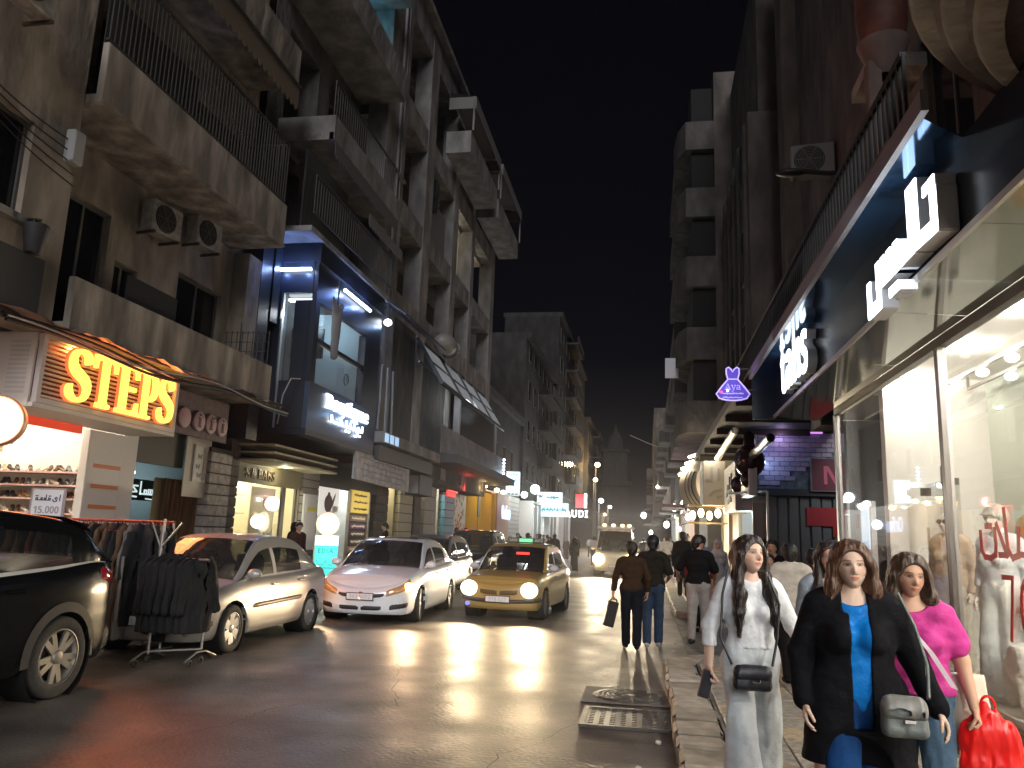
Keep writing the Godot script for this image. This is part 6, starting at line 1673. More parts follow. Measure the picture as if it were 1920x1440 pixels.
	obj("cloth", blob([[Vector3(0, -0.55, 0), Vector3(0, 0.55, 0), 0.10, 0.13, 0.03], [Vector3(0, 0.55, 0), Vector3(0.02, 0.95, 0.35), 0.12, 0.03, 0.04], [Vector3(0, 0.5, 0), Vector3(0.0, 0.9, -0.3), 0.12, 0.05, 0.04]], 0.03, {"wave": 0.02, "freq": 6.0}), mat("cloth_grey", 0.16, 0.15, 0.15, 0.9), pa)
	obj("pole", mb().bar(Vector3(0, -0.6, 0), Vector3(0, 1.5, 0), 0.03, 0.03), mat("iron_rail"), pa)
	var cb := thing("black_cable", "thin looping cable left of the boutique sign", "cable")
	obj("wire", mb().tube([Vector3(-8.6, 4.0, -17.3), Vector3(-8.55, 4.7, -17.35), Vector3(-8.5, 5.15, -17.6), Vector3(-8.4, 5.2, -17.9)], 0.016, 6), mat("cable_pale"), cb)

func concrete_frame_block() -> void:
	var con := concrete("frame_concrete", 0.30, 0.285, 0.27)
	var dark := mat("dark_room")
	var t := thing("concrete_block", "tall unfinished looking concrete frame block with open dark balconies", "building", Vector3.ZERO)
	var X := -8.6
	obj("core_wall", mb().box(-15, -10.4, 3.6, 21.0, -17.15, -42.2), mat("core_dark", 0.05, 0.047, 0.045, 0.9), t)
	# columns
	for c in [[-23.25, -25.3], [-28.05, -29.1], [-32.6, -33.45], [-36.35, -37.0], [-41.4, -42.3]]:
		obj("column", mb().box(-9.3, X, 3.8, 21.9, c[0], c[1], 0.02), con, t)
	obj("downpipe", mb().tube([Vector3(X + 0.07, 8.6, -24.3), Vector3(X + 0.07, 21.5, -24.3)], 0.055, 8), mat("pipe_grey", 0.20, 0.19, 0.18, 0.6), t)
	obj("downpipe", mb().tube([Vector3(X + 0.05, 8.6, -24.75), Vector3(X + 0.05, 21.5, -24.75)], 0.03, 8), mat("pipe_grey"), t)
	obj("pipe_joint", mb().box(X, X + 0.13, 13.75, 13.83, -23.3, -25.2), con, t)
	var spans := [[-25.3, -28.05], [-29.1, -32.6], [-33.45, -36.35], [-37.0, -41.4]]
	for y in [[8.95, 9.85], [12.42, 13.25], [16.42, 17.35], [20.6, 21.9]]:
		for s in spans: obj("beam", mb().box(-9.2, X - 0.03, y[0], y[1], s[0], s[1]), con, t)
		obj("slab", mb().box(-10.4, -9.2, y[0], y[0] + 0.2, -25.3, -41.4), con, t)
	obj("roof_edge", mb().box(-15, X + 0.25, 21.9, 22.15, -23.0, -42.6), con, t)
	# lit balcony room
	var lr := obj("balcony_room_lining", mb().box(-10.38, -10.3, 13.3, 16.4, -33.5, -41.3).box(-10.3, -9.2, 16.30, 16.40, -33.5, -41.3).box(-10.3, -9.3, 13.3, 16.3, -37.0, -36.9), mat("room_pale", 0.55, 0.52, 0.44, 0.8), t)
	lamp_ball(lr, "ceiling_lamp", Vector3(-9.7, 16.15, -35.0), Vector3(0.09, 0.09, 0.09), mat("bulb_warm", 0.9, 0.8, 0.6, 0.4, 0, {"e": [1.0, 0.88, 0.66, 5.0]}))
	omni(lr, Vector3(-9.6, 15.9, -34.9), [1.0, 0.88, 0.66], 0.5, 0.05)
	omni(lr, Vector3(-9.6, 15.9, -39.2), [1.0, 0.88, 0.66], 0.25, 0.05)
	obj("shelf_box", mb().box(-10.25, -9.9, 14.9, 15.3, -33.7, -35.4), con, t)
	obj("hanging_laundry", blob([[Vector3(-9.0, 16.0, -30.2), Vector3(-9.0, 15.0, -30.4), 0.3, 0.2, 0.1]], 0.06, {"wave": 0.1}), mat("laundry_dark", 0.02, 0.02, 0.02, 0.9), t)
	obj("balcony_board", mb().box(-9.0, -8.95, 13.25, 15.4, -29.3, -32.4), mat("board_grey", 0.17, 0.165, 0.16, 0.8), t)
	obj("balcony_board", mb().box(-9.0, -8.95, 17.4, 19.6, -33.5, -36.2), mat("board_grey"), t)
	# left bay: jutting balconies between the near block and the first column
	for b in [[11.52, 12.2, -17.8, -23.25], [15.75, 16.75, -17.3, -23.25], [19.3, 20.2, -17.3, -23.25]]:
		var o := obj("balcony", mb().box(-9.6, -8.02, b[0], b[0] + 0.2, b[2], b[3]), con, t)
		obj("parapet", mb().box(-8.14, -8.0, b[0] - 0.002, b[1], b[2], b[3]), con, o)
		obj("parapet", mb().box(-9.6, -8.14, b[0] - 0.003, b[1] - 0.003, b[2], b[2] - 0.12), con, o)
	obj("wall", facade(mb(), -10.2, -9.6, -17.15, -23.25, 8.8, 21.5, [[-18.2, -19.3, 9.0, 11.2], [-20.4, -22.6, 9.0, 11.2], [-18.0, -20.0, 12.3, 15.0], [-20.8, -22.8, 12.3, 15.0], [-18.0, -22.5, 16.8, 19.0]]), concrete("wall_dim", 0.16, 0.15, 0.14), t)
	var bl := obj("blue_lit_window", mb().box(-9.55, -9.50, 16.9, 19.2, -20.4, -23.2), mat("blue_blind", 0.10, 0.30, 0.42, 0.6, 0, {"e": [0.10, 0.42, 0.62, 0.8]}), t)
	for i in 22: obj("blind_slat", mb().box(-9.50, -9.47, 16.9, 19.2, -20.42 - i * 0.127, -20.48 - i * 0.127), mat("blind_pale", 0.3, 0.5, 0.6, 0.5, 0, {"e": [0.25, 0.65, 0.85, 0.8]}), bl)
	scallop(t, "awning_edge", -8.0, -17.9, -23.2, 11.5, 0.45, mat("awning_dark", 0.10, 0.095, 0.09, 0.9))
	var ir := mat("iron_rail")
	for q in [[9.25, -17.2], [12.25, -17.9]]:
		var r := obj("balcony_rail", mb().bar(Vector3(-8.1, q[0], q[1]), Vector3(-8.1, q[0], -23.2), 0.04, 0.04), ir, t)
		railing(r, Vector3(-8.1, q[0] - 0.02, q[1]), Vector3(-8.1, q[0] - 0.02, -23.2), 1.0, 0.16, ir, 0.01)
	obj("curtain_sheet", mb().box(-8.5, -8.45, 8.8, 11.0, -17.3, -20.1), mat("sheet_dark", 0.055, 0.06, 0.058, 0.9, 0, {"tex": [44, 0.012, 0.5, 1.0, Vector3(4, 0.2, 4)]}), t)
	obj("floor_slab", mb().box(-9.6, -8.1, 8.76, 8.9, -17.15, -23.2), con, t)
	scallop(t, "awning_edge", -8.05, -20.8, -24.0, 10.75, 0.40, mat("awning_grey", 0.14, 0.135, 0.13, 0.9))
	# the two awning boxes at the far top end
	for q in [[-30.6, -36.6, 18.0, 20.3, "nearer of two canvas awnings jutting from the far top corner of the concrete frame block"], [-37.2, -43.4, 17.8, 20.4, "farther of two canvas awnings jutting from the far top corner of the concrete frame block"]]:
		var a := thing("canvas_awning", q[4], "awning")
		var cl := mat("canvas_dim", 0.15, 0.145, 0.135, 0.9)
		obj("cloth", mb().quad(Vector3(-8.55, q[3] + 0.25, q[0]), Vector3(-8.55, q[3] + 0.25, q[1]), Vector3(-7.35, q[3], q[1]), Vector3(-7.35, q[3], q[0])), cl, a)
		scallop(a, "awning_edge", -7.35, q[0], q[1], q[3], 0.6, cl)
		for z in [q[0], q[1]]: obj("side_valance", mb().box(-8.55, -7.35, q[3] - 0.55, q[3], z, z - 0.04), cl, a)
		obj("parapet", mb().box(-8.6, -7.5, q[2] - 0.3, q[2] + 0.7, q[0], q[1]), con, a)
		for z in [q[0], q[1]]: obj("pole", mb().bar(Vector3(-7.42, q[2] + 0.7, z), Vector3(-7.42, q[3], z), 0.07, 0.07), con, a)
	# first floor between boutique and golden shop
	var m := thing("first_floor_shop", "dark first floor front between the boutique and the slatted glass canopy", "building", Vector3.ZERO)
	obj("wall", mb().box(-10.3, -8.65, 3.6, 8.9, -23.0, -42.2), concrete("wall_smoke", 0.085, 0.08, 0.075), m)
	for i in 3: obj("pipe", mb().tube([Vector3(-8.3, 4.7, -23.4 - i * 0.7), Vector3(-8.3, 6.8, -23.5 - i * 0.55)], 0.04, 6), mat("pipe_steel", 0.3, 0.33, 0.38, 0.35, 0.6), m)
	obj("ledge", mb().box(-8.7, -7.9, 4.25, 4.6, -23.0, -29.8, 0.02), concrete("ledge", 0.27, 0.26, 0.25), m)
	obj("box_lining", mb().box(-8.7, -8.1, 3.75, 4.2, -23.2, -29.4), mat("panel_brown"), m)
	for i in 3: obj("lit_square", mb().box(-7.9, -7.88, 4.28, 4.55, -23.05 - i * 0.5, -23.4 - i * 0.5), mat("square_blue", 0.3, 0.45, 0.6, 0.4, 0, {"e": [0.45, 0.7, 1.0, 0.5]}), m)
	var co := thing("corrugated_roof", "small corrugated metal roof catching blue light next to the spotlight", "roof", Vector3.ZERO)
	for i in 7: obj("metal_strip", mb().quad(Vector3(-8.5, 9.0, -23.0 - i * 0.72), Vector3(-8.5, 9.0, -23.6 - i * 0.72), Vector3(-7.5, 8.35, -23.6 - i * 0.72), Vector3(-7.5, 8.35, -23.0 - i * 0.72)), mat("zinc", 0.16, 0.17, 0.20, 0.35, 0.7), co)
	obj("edge_bar", mb().bar(Vector3(-7.48, 8.33, -23.0), Vector3(-7.48, 8.33, -28.1), 0.04, 0.06), mat("zinc"), co)
	var bd := thing("chalk_board_sign", "blank looking white notice board covered in faint writing over the left shops", "sign", Vector3(-8.26, 3.42, -24.3))
	bd.basis = ON_LEFT * Basis(Vector3(0, 0, 1), -0.015)
	obj("board", mb().box(-2.7, 2.7, -0.42, 0.42, -0.06, 0.0, 0.01), mat("board_dim", 0.55, 0.54, 0.58, 0.7, 0, {"tex": [45, 0.012, 0.7, 1.0, 0.6]}), bd)
	for r in 4: pen("faint_writing", scribble(60 + r, 4.4 - 0.5 * (r % 2), 0.09, 6), 0.035, 0.004, ff(0, 0.26 - r * 0.17, 0.0), mat("writing_faint", 0.22, 0.21, 0.24, 0.7), bd)
	# slatted glass canopy
	var cn := thing("glass_canopy", "slanting canopy of lit translucent panes above the black billboard", "canopy", Vector3.ZERO)
	var fm := mat("canopy_frame", 0.05, 0.05, 0.05, 0.5)
	for i in 4:
		var z := -27.3 - i * 3.15
		for j in 2:
			var a := Vector3(-8.2 + 0.45 * j, 8.45 - 0.75 * j, z)
			var bb := a + Vector3(0.38, -0.62, 0)
			obj("pane", mb().quad(a, a + Vector3(0, 0, -2.7), bb + Vector3(0, 0, -2.7), bb), mat("pane_lit", 0.45, 0.47, 0.5, 0.4, 0, {"e": [0.75, 0.82, 0.9, 0.09]}), cn)
		obj("rib", mb().bar(Vector3(-8.3, 8.60, z + 0.15), Vector3(-7.3, 6.94, z + 0.15), 0.10, 0.12), fm, cn)
	obj("gutter", mb().bar(Vector3(-7.28, 6.90, -27.0), Vector3(-7.28, 6.90, -39.8), 0.10, 0.10), fm, cn)
	obj("lower_rail", mb().bar(Vector3(-7.7, 7.35, -25.5), Vector3(-7.7, 7.35, -37.0), 0.07, 0.06), mat("zinc"), cn)
	var tb := obj("light_tube", mb().tube([Vector3(-7.6, 7.30, -31.8), Vector3(-7.6, 7.30, -33.8)], 0.07, 8), mat("tube_white"), cn)
	omni(tb, Vector3(-7.5, 7.15, -32.8), [0.85, 0.95, 1.0], 0.9, 0.08)
	var hl := thing("vent_hood", "curved grey ventilation hood beside the slatted canopy", "ventilation hood", Vector3(-7.9, 8.95, -29.6))  # a ventilation hood only, it gives no light
	obj("hood", mb().ball(Vector3.ZERO, Vector3(0.45, 0.40, 0.8), 16, 10), mat("hood_grey", 0.22, 0.21, 0.20, 0.5), hl)
	obj("rim", mb().tube(range(17).map(func(i): return Vector3(0.4 * cos(TAU * i / 16), 0.36 * sin(TAU * i / 16), -0.75)), 0.03, 6), mat("zinc"), hl)
	var sc := thing("black_billboard", "black blank billboard in a pale frame under the slatted canopy", "billboard", Vector3(-8.25, 6.8, -38.2))
	sc.basis = ON_LEFT
	obj("panel", mb().box(-4.2, 4.2, -1.0, 1.0, -0.2, 0), mat("screen_black"), sc)
	obj("frame", mb().box(-4.5, -4.2, -1.1, 1.1, -0.2, 0.06).box(4.2, 4.5, -1.1, 1.1, -0.2, 0.06).box(-4.2, 4.2, 1.0, 1.1, -0.2, 0.06).box(-4.2, 4.2, -1.12, -1.0, -0.2, 0.06), mat("frame_pale", 0.22, 0.21, 0.21, 0.6), sc)
	var bn := thing("long_banner", "long grey banner over the golden shop with a row of bulbs at its far end", "banner", Vector3(-7.95, 5.25, -36.8))
	bn.basis = ON_LEFT
	obj("cloth", mb().box(-6.8, 6.8, -0.55, 0.55, -0.05, 0.0), mat("banner_grey", 0.17, 0.15, 0.17, 0.7, 0, {"tex": [46, 0.01, 0.6, 1.0, 0.3]}), bn)
	for i in 6: lamp_ball(bn, "bulb", Vector3(6.86, 0.5 - i * 0.19, 0.05), Vector3(0.07, 0.07, 0.07), mat("bulb_white", 0.9, 0.95, 1.0, 0.4, 0, {"e": [0.8, 0.92, 1.0, 3.0]}))
	omni(bn, Vector3(6.5, -0.4, 0.4), [0.6, 0.85, 1.0], 0.9, 0.1)
	obj("shelter_roof", mb().box(-6.9, 6.9, -0.95, -0.62, -0.9, 0.7), mat("shelter_dark", 0.05, 0.045, 0.045, 0.7), bn)
	var ab := thing("wall_unit", "dark box unit on the wall beside the white notice board", "air conditioner", Vector3(-8.5, 2.95, -29.2))
	obj("case", mb().box(-0.3, 0.25, 0, 0.75, -0.9, 0.9, 0.03), mat("unit_dark", 0.05, 0.05, 0.05, 0.6), ab)
	obj("pale_side", mb().box(-0.3, 0.2, 0.05, 0.7, 0.9, 0.93), mat("unit_pale", 0.3, 0.3, 0.3, 0.6), ab)

# ---------------------------------------------------------------- the right side of the street
func clothes_store() -> void:
	var G := 2.95
	var wall := mat("store_wall", 0.73, 0.70, 0.64, 0.6)
	var steel := mat("store_steel", 0.30, 0.28, 0.26, 0.35, 0.6)
	var t := thing("clothes_store", "large bright clothes store with tall glass front at the right", "shop", Vector3.ZERO)
	obj("floor", mb().box(2.9, 9.0, 0.0, 0.15, 4.0, -13.0), mat("store_floor", 0.50, 0.46, 0.40, 0.25), t)
	obj("ceiling", mb().box(2.9, 9.0, 3.95, 4.15, 4.0, -13.0), wall, t)
	obj("back_wall", mb().box(8.0, 8.2, 0.15, 3.95, 4.0, -13.0), wall, t)
	obj("end_wall", mb().box(3.05, 8.0, 0.15, 3.95, -12.85, -13.0), mat("store_dark", 0.07, 0.072, 0.07, 0.3), t)
	obj("near_wall", mb().box(3.0, 8.0, 0.15, 3.95, 4.0, 3.9), wall, t)
	obj("partition", mb().box(3.26, 6.0, 0.15, 3.95, -11.6, -11.8), wall, t)
	obj("partition", mb().box(4.6, 4.8, 0.15, 3.95, -8.9, -11.6), mat("store_sage", 0.50, 0.54, 0.45, 0.6), t)
	obj("column", mb().box(4.2, 4.65, 0.15, 3.95, -7.3, -7.8), mat("store_taupe", 0.36, 0.31, 0.24, 0.6), t)
	obj("display_wall", mb().box(4.4, 4.5, 0.15, 3.95, -2.0, -6.6), wall, t)
	obj("plinth", mb().box(2.95, 4.2, 0.15, 0.30, -3.0, -12.6), mat("plinth_white", 0.72, 0.70, 0.64, 0.4), t)
	for y in [1.6, 2.15, 2.7, 3.2]:
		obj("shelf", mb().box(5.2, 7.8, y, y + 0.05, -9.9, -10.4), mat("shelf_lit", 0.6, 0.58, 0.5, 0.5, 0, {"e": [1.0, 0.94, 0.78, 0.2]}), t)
	for q in [[3.5, 2.2], [4.0, 0.3], [3.6, -1.6], [3.6, -3.2], [3.5, -4.6], [3.5, -6.3], [3.6, -8.0], [3.6, -9.6], [3.5, -11.3], [4.05, -5.4], [5.6, -8.2], [6.4, -6.6], [5.8, -11.0], [6.6, -9.4]]:
		downlight(t, Vector3(q[0], 3.93, q[1]), [1.0, 0.95, 0.86], 7.5 if q[1] > -4.0 else 0.95, 6.0, 0.10)  # unseen near lamps are added and much stronger, to light the women outside
	for q in [[3.9, -8.6, -11.2], [4.3, -5.0, -11.4]]:
		var tr := obj("light_track", mb().bar(Vector3(q[0], 3.78, q[1]), Vector3(q[0], 3.78, q[2]), 0.04, 0.04).bar(Vector3(q[0], 3.78, q[2]), Vector3(q[0], 3.95, q[2]), 0.03, 0.03).bar(Vector3(q[0], 3.78, q[1]), Vector3(q[0], 3.95, q[1]), 0.03, 0.03), steel, t)
		for k in 3: lamp_ball(tr, "track_lamp", Vector3(q[0], 3.70, lerpf(q[1], q[2], 0.2 + 0.3 * k)), Vector3(0.07, 0.05, 0.07), mat("track_lit", 0.9, 0.9, 0.85, 0.4, 0, {"e": [1.0, 0.95, 0.85, 8.0]}))
	# the glass front
	var fr_ := mat("front_frame", 0.075, 0.06, 0.05, 0.4, 0.4)
	obj("head_rail", mb().box(2.90, 3.0, 3.64, 3.74, 4.0, -12.95), fr_, t)
	obj("sill", mb().box(2.88, 3.02, 0.12, 0.24, 4.0, -12.95), mat("sill_brown", 0.10, 0.07, 0.05, 0.45), t)
	for z in [1.5, -3.4, -8.40, -12.92]:
		obj("mullion", mb().box(2.89, 2.97, 0.24, 3.64, z - 0.05, z + 0.03), steel, t)
		obj("mullion_dark_strip", mb().box(2.90, 2.99, 0.24, 3.64, z - 0.10, z - 0.05), fr_, t)  # dark frame strip beside each steel mullion
	for p in [[4.0, 1.53], [1.4, -3.37], [-3.5, -8.37], [-8.5, -12.87]]:
		obj("pane", mb().box(2.935, 2.94, 0.24, 3.64, p[0], p[1]), mat("store_glass", 0.9, 0.95, 0.93, 0.02, 0, {"a": 0.04}), t)
	var dr := obj("glass_door", mb().box(3.55, 3.565, 0.3, 2.45, -9.9, -11.0), mat("door_glass", 0.7, 0.85, 0.78, 0.03, 0, {"a": 0.15}), t)
	obj("door_fitting", mb().box(3.5, 3.6, 2.38, 2.46, -10.0, -10.3).box(3.5, 3.6, 2.46, 2.62, -10.2, -10.3).box(3.5, 3.6, 2.3, 2.4, -10.95, -11.05), fr_, dr)
	obj("door_handle", mb().bar(Vector3(3.52, 1.1, -10.9), Vector3(3.52, 1.9, -10.9), 0.03, 0.03), mat("steel_bright", 0.7, 0.7, 0.7, 0.2, 1.0), dr)
	# soffit and fascia
	var gloss := mat("soffit_gloss", 0.34, 0.36, 0.33, 0.07, 0.75)
	for k in 8:
		var z := 3.15 - k * 2.15
		obj("soffit_panel", mb().quad(Vector3(2.2, 3.79, z), Vector3(2.2, 3.79, z - 2.14), Vector3(2.90, 3.745, z - 2.14), Vector3(2.90, 3.745, z)), gloss, t)
	obj("soffit_panel", mb().quad(Vector3(2.2, 3.79, -14.05), Vector3(2.2, 3.79, -14.2), Vector3(2.90, 3.745, -14.2), Vector3(2.90, 3.745, -14.05)), gloss, t)
	var navy := mat("fascia_navy", 0.008, 0.010, 0.016, 0.24, 0.0, {"spec": 0.35})
	obj("fascia", mb().box(2.2, 2.6, 3.80, 4.498, 3.2, -14.2), navy, t)
	obj("fascia_edge", mb().box(2.17, 2.2, 3.775, 3.83, 3.2, -14.2), mat("edge_pale", 0.42, 0.40, 0.34, 0.35, 0.4), t)
	obj("upper_fascia", mb().quad(Vector3(2.60, 4.50, -5.95), Vector3(2.60, 4.50, -14.2), Vector3(1.83, 4.50, -14.2), Vector3(1.83, 4.50, -5.3)), mat("fascia_gloss", 0.055, 0.13, 0.26, 0.10, 0.8), t)
	obj("top_edge", mb().box(1.78, 1.83, 4.47, 4.62, -5.15, -14.2), mat("edge_grey", 0.20, 0.19, 0.20, 0.4, 0.3), t)
	obj("end_cap", mb().box(1.83, 3.2, 3.76, 4.6, -14.2, -14.26), navy, t)
	obj("roof", mb().box(1.83, 9.0, 4.51, 4.60, -5.95, -14.2).box(4.5, 9.0, 4.51, 4.60, 4.0, -5.95), navy, t)
	# Arabic fascia letters: block letters standing off the wall
	var lit := mat("fascia_letter_lit", 0.9, 0.95, 1.0, 0.4, 0, {"e": [0.86, 0.93, 1.0, 3.2]})
	var side := mat("fascia_letter_side", 0.45, 0.45, 0.46, 0.5)
	var s := thing("arabic_letter_sign", "large white lit block letters in Arabic on the dark fascia at the right", "sign", Vector3(2.05, 3.9, -6.6))
	s.basis = ON_RIGHT
	var lines := [[Vector2(0.80, 0.26), Vector2(0.80, 0.02), Vector2(0.42, 0.04), Vector2(0.42, 0.50)], [Vector2(0.29, 0.50), Vector2(0.29, 0.04), Vector2(-0.10, 0.04), Vector2(-0.10, 0.20)], [Vector2(-0.10, 0.04), Vector2(-0.62, 0.04)], [Vector2(-0.28, 0.20), Vector2(-0.28, 0.04)], [Vector2(-0.46, 0.20), Vector2(-0.46, 0.04)], [Vector2(-0.62, 0.20), Vector2(-0.62, -0.14), Vector2(-0.92, -0.14), Vector2(-0.92, 0.10)]]
	var dots := [[Vector2(0.64, 0.36), Vector2(0.68, 0.36)], [Vector2(0.77, 0.36), Vector2(0.81, 0.36)], [Vector2(-0.14, -0.14), Vector2(-0.10, -0.14)], [Vector2(-0.28, -0.14), Vector2(-0.24, -0.14)]]
	pen("letter_body", lines, 0.115, 0.14, ff(0, 0, -0.14), side, s)
	pen("letter_face", lines, 0.112, 0.012, ff(0, 0, 0.001), lit, s)
	for q in dots:
		pen("dot_body", [q], 0.085, 0.14, ff(0, 0, -0.14), side, s)
		pen("dot_face", [q], 0.083, 0.012, ff(0, 0, 0.001), lit, s)
	area(s, Vector3(0, 0.1, 0.08), Vector3(-1, 0, 0), Vector2(1.9, 0.6), [0.75, 0.86, 1.0], 0.9)
	var l := thing("latin_letter_sign", "smaller white lit lowercase letters at the far end of the dark fascia", "sign", Vector3(2.06, 3.98, -11.5))
	l.basis = ON_RIGHT
	var tm := text_mesh("talis", 1.0, 0.12)
	obj("letter_body", tm, side, l, Transform3D(Basis().scaled(Vector3(1.0, 1.0, 1)), Vector3(0, 0.25, -0.06)))
	obj("letter_face", text_mesh("talis", 1.0, 0.012), lit, l, Transform3D(Basis(), Vector3(0, 0.25, 0.008)))
	area(l, Vector3(0, 0.25, 0.08), Vector3(-1, 0, 0), Vector2(2.0, 0.6), [0.75, 0.9, 1.0], 0.8)
	# red sale lettering on the glass
	var r := thing("sale_lettering", "red Arabic sale letters and a 70 stuck on the store glass at the right edge", "sign", Vector3(2.92, 1.55, -7.3))
	r.basis = ON_RIGHT
	var red := mat("sticker_red", 0.62, 0.025, 0.02, 0.5)
	var k := 0.05
	pen("sticker_letters", [[Vector2(-0.40, 0.24), Vector2(-0.40, 0.09), Vector2(-0.34, 0.03), Vector2(-0.22, 0.02), Vector2(-0.12, 0.05), Vector2(-0.10, 0.14), Vector2(-0.11, 0.26)], [Vector2(-0.06, 0.30), Vector2(0.10, 0.05), Vector2(-0.04, 0.05)], [Vector2(0.10, 0.42), Vector2(0.12, 0.10), Vector2(0.20, 0.03), Vector2(0.30, 0.05), Vector2(0.34, 0.26)], [Vector2(0.34, 0.06), Vector2(0.55, 0.05), Vector2(0.56, 0.26)], [Vector2(0.56, 0.05), Vector2(0.75, 0.05), Vector2(0.80, 0.3)], [Vector2(0.80, 0.05), Vector2(1.0, 0.05), Vector2(1.02, 0.3)], [Vector2(-0.28, 0.29), Vector2(-0.26, 0.29)], [Vector2(-0.20, 0.29), Vector2(-0.18, 0.29)], [Vector2(0.42, -0.05), Vector2(0.44, -0.05)]], k, 0.006, ff(0, 0, 0), red, r)
	pen("sticker_digits", [[Vector2(-0.02, -0.13), Vector2(0.16, -0.13), Vector2(0.13, -0.3), Vector2(0.06, -0.62)], arc(Vector2(0.42, -0.38), Vector2(0.14, 0.25), 0, 360, 16), arc(Vector2(0.72, -0.22), Vector2(0.07, 0.09), 0, 360, 10), [Vector2(0.72, -0.6), Vector2(0.98, -0.15)], arc(Vector2(0.98, -0.52), Vector2(0.07, 0.09), 0, 360, 10)], 0.042, 0.006, ff(0, 0, 0), red, r)
	# things in the window
	var rk := thing("rock_pedestal", "rough white stone pedestal carrying a plant in the store window", "pedestal", Vector3(3.62, 0.30, -7.35))
	obj("rock", blob([[Vector3(-0.35, 0.0, 0), Vector3(-0.40, 0.46, 0), 0.24, 0.30, 0.04, 0.9], [Vector3(0.2, -0.1, 0), Vector3(0.15, 0.42, 0), 0.26, 0.34, 0.04, 0.9], [Vector3(0, -0.1, -0.2), Vector3(0, 0.4, -0.2), 0.25, 0.33, 0.05]], 0.035, {"ymin": 0.0, "ymax": 0.58, "wave": 0.09, "freq": 3.0, "stretch": Vector3(1, 1, 1)}), mat("rock_white", 0.62, 0.60, 0.54, 0.85, 0, {"nrm": [51, 0.03, 6.0, 0.9, 1.5]}), rk)
	var pl := thing("potted_plant", "round pale dried plant in a grey pot on the white stone pedestal", "plant", Vector3(3.38, 0.885, -7.55))
	obj("pot", mb().lathe([Vector2(0.001, 0), Vector2(0.09, 0), Vector2(0.12, 0.19), Vector2(0.11, 0.20), Vector2(0.001, 0.18)], 24), mat("pot_grey", 0.24, 0.25, 0.22, 0.6), pl)
	rng.seed = 77
	var lf := mb()
	for i in 420:
		var d := Vector3(rng.randfn(), rng.randfn(), rng.randfn()).normalized()
		var p := Vector3(0, 0.36, 0) + d * rng.randf_range(0.10, 0.185)
		var o := d.cross(Vector3(rng.randfn(), rng.randfn(), rng.randfn())).normalized() * 0.018
		lf.tint = Color(1, 1, 1) * rng.randf_range(0.6, 1.0)
		lf.tri(p - o, p + d * 0.05, p + o)
	var cr := obj("crown", lf, mat("leaf_pale", 0.50, 0.47, 0.28, 0.8, 0, {"vc": true}), pl)
	cr.set_meta("kind", "stuff")
	var ls := thing("woven_lamp", "woven straw pendant lamp behind the hatted mannequin", "lamp", Vector3(4.0, 1.75, -8.8))
	obj("shade", mb().lathe([Vector2(0.30, -0.12), Vector2(0.34, 0.02), Vector2(0.30, 0.2), Vector2(0.16, 0.32), Vector2(0.05, 0.34)], 24), mat("straw", 0.50, 0.33, 0.13, 0.8, 0, {"tex": [52, 0.05, 0.6, 1.0, Vector3(2, 8, 2)], "back": [0.4, 0.3, 0.15]}), ls)
	obj("cord", mb().bar(Vector3(0, 0.34, 0), Vector3(0, 2.2, 0), 0.01, 0.01), mat("iron_rail"), ls)
	omni(ls, Vector3(0, 0.0, 0), [1.0, 0.82, 0.5], 0.12, 0.05)
	var sk := Color(0.62, 0.55, 0.47)
	person({"called": "mannequin", "category": "mannequin", "label": "mannequin in a beige open jacket and dark glasses left of the store mullion", "at": Vector3(3.28, 0.30, -9.5), "turn": -52.0, "h": 1.74, "sex": "f", "cell": 0.018, "skin": sk, "hair": Color(0.6, 0.58, 0.52), "lips": sk, "hair_style": "none", "step": 0.03, "wear": [{"kind": "top", "called": "jacket", "col": Color(0.50, 0.40, 0.31), "hem": 0.86, "e": 0.02, "cuts": [[Vector3(0, 1.3, 0.22), Vector3(0.03, 0.4, 0.2)], [Vector3(0, 1.5, 0.06), 0.09]]}, {"kind": "top", "called": "shirt", "col": Color(0.66, 0.60, 0.54), "hem": 0.9, "e": 0.006}, {"kind": "trousers", "called": "trousers", "col": Color(0.62, 0.58, 0.5), "wide": 0.05, "hem": 0.03, "upto": 1.0}]})
	person({"called": "mannequin", "category": "mannequin", "label": "mannequin in white jumper, wide white trousers and a brimmed hat in the window", "at": Vector3(3.20, 0.30, -8.05), "turn": -60.0, "h": 1.74, "sex": "f", "cell": 0.016, "skin": sk, "lips": sk, "hair": Color(0.72, 0.66, 0.55), "hair_style": "cap", "step": 0.03, "wear": [{"kind": "top", "called": "jumper", "col": Color(0.70, 0.72, 0.72), "hem": 0.98, "e": 0.018}, {"kind": "trousers", "called": "trousers", "col": Color(0.62, 0.65, 0.62), "wide": 0.09, "e": 0.02, "hem": 0.02, "upto": 1.0}]})
	var mg := thing("sunglasses", "dark glasses worn by the mannequin in the beige jacket", "sunglasses", Vector3(3.28, 0.30 + 1.63, -9.5), -52.0)
	obj("lens", mb().ball(Vector3(-0.034, 0, 0.115), Vector3(0.033, 0.026, 0.012), 12, 8), mat("screen_black"), mg)
	obj("lens", mb().ball(Vector3(0.034, 0, 0.115), Vector3(0.033, 0.026, 0.012), 12, 8), mat("screen_black"), mg)
	obj("frame", mb().bar(Vector3(-0.08, 0.012, 0.10), Vector3(0.08, 0.012, 0.10), 0.008, 0.006).bar(Vector3(-0.085, 0.012, 0.10), Vector3(-0.085, 0.0, 0.0), 0.006, 0.006).bar(Vector3(0.085, 0.012, 0.10), Vector3(0.085, 0.0, 0.0), 0.006, 0.006), mat("car_trim"), mg)
	var sd := thing("price_stand", "white standing panel just inside the far corner of the store glass", "stand", Vector3(3.15, 0.15, -12.5))
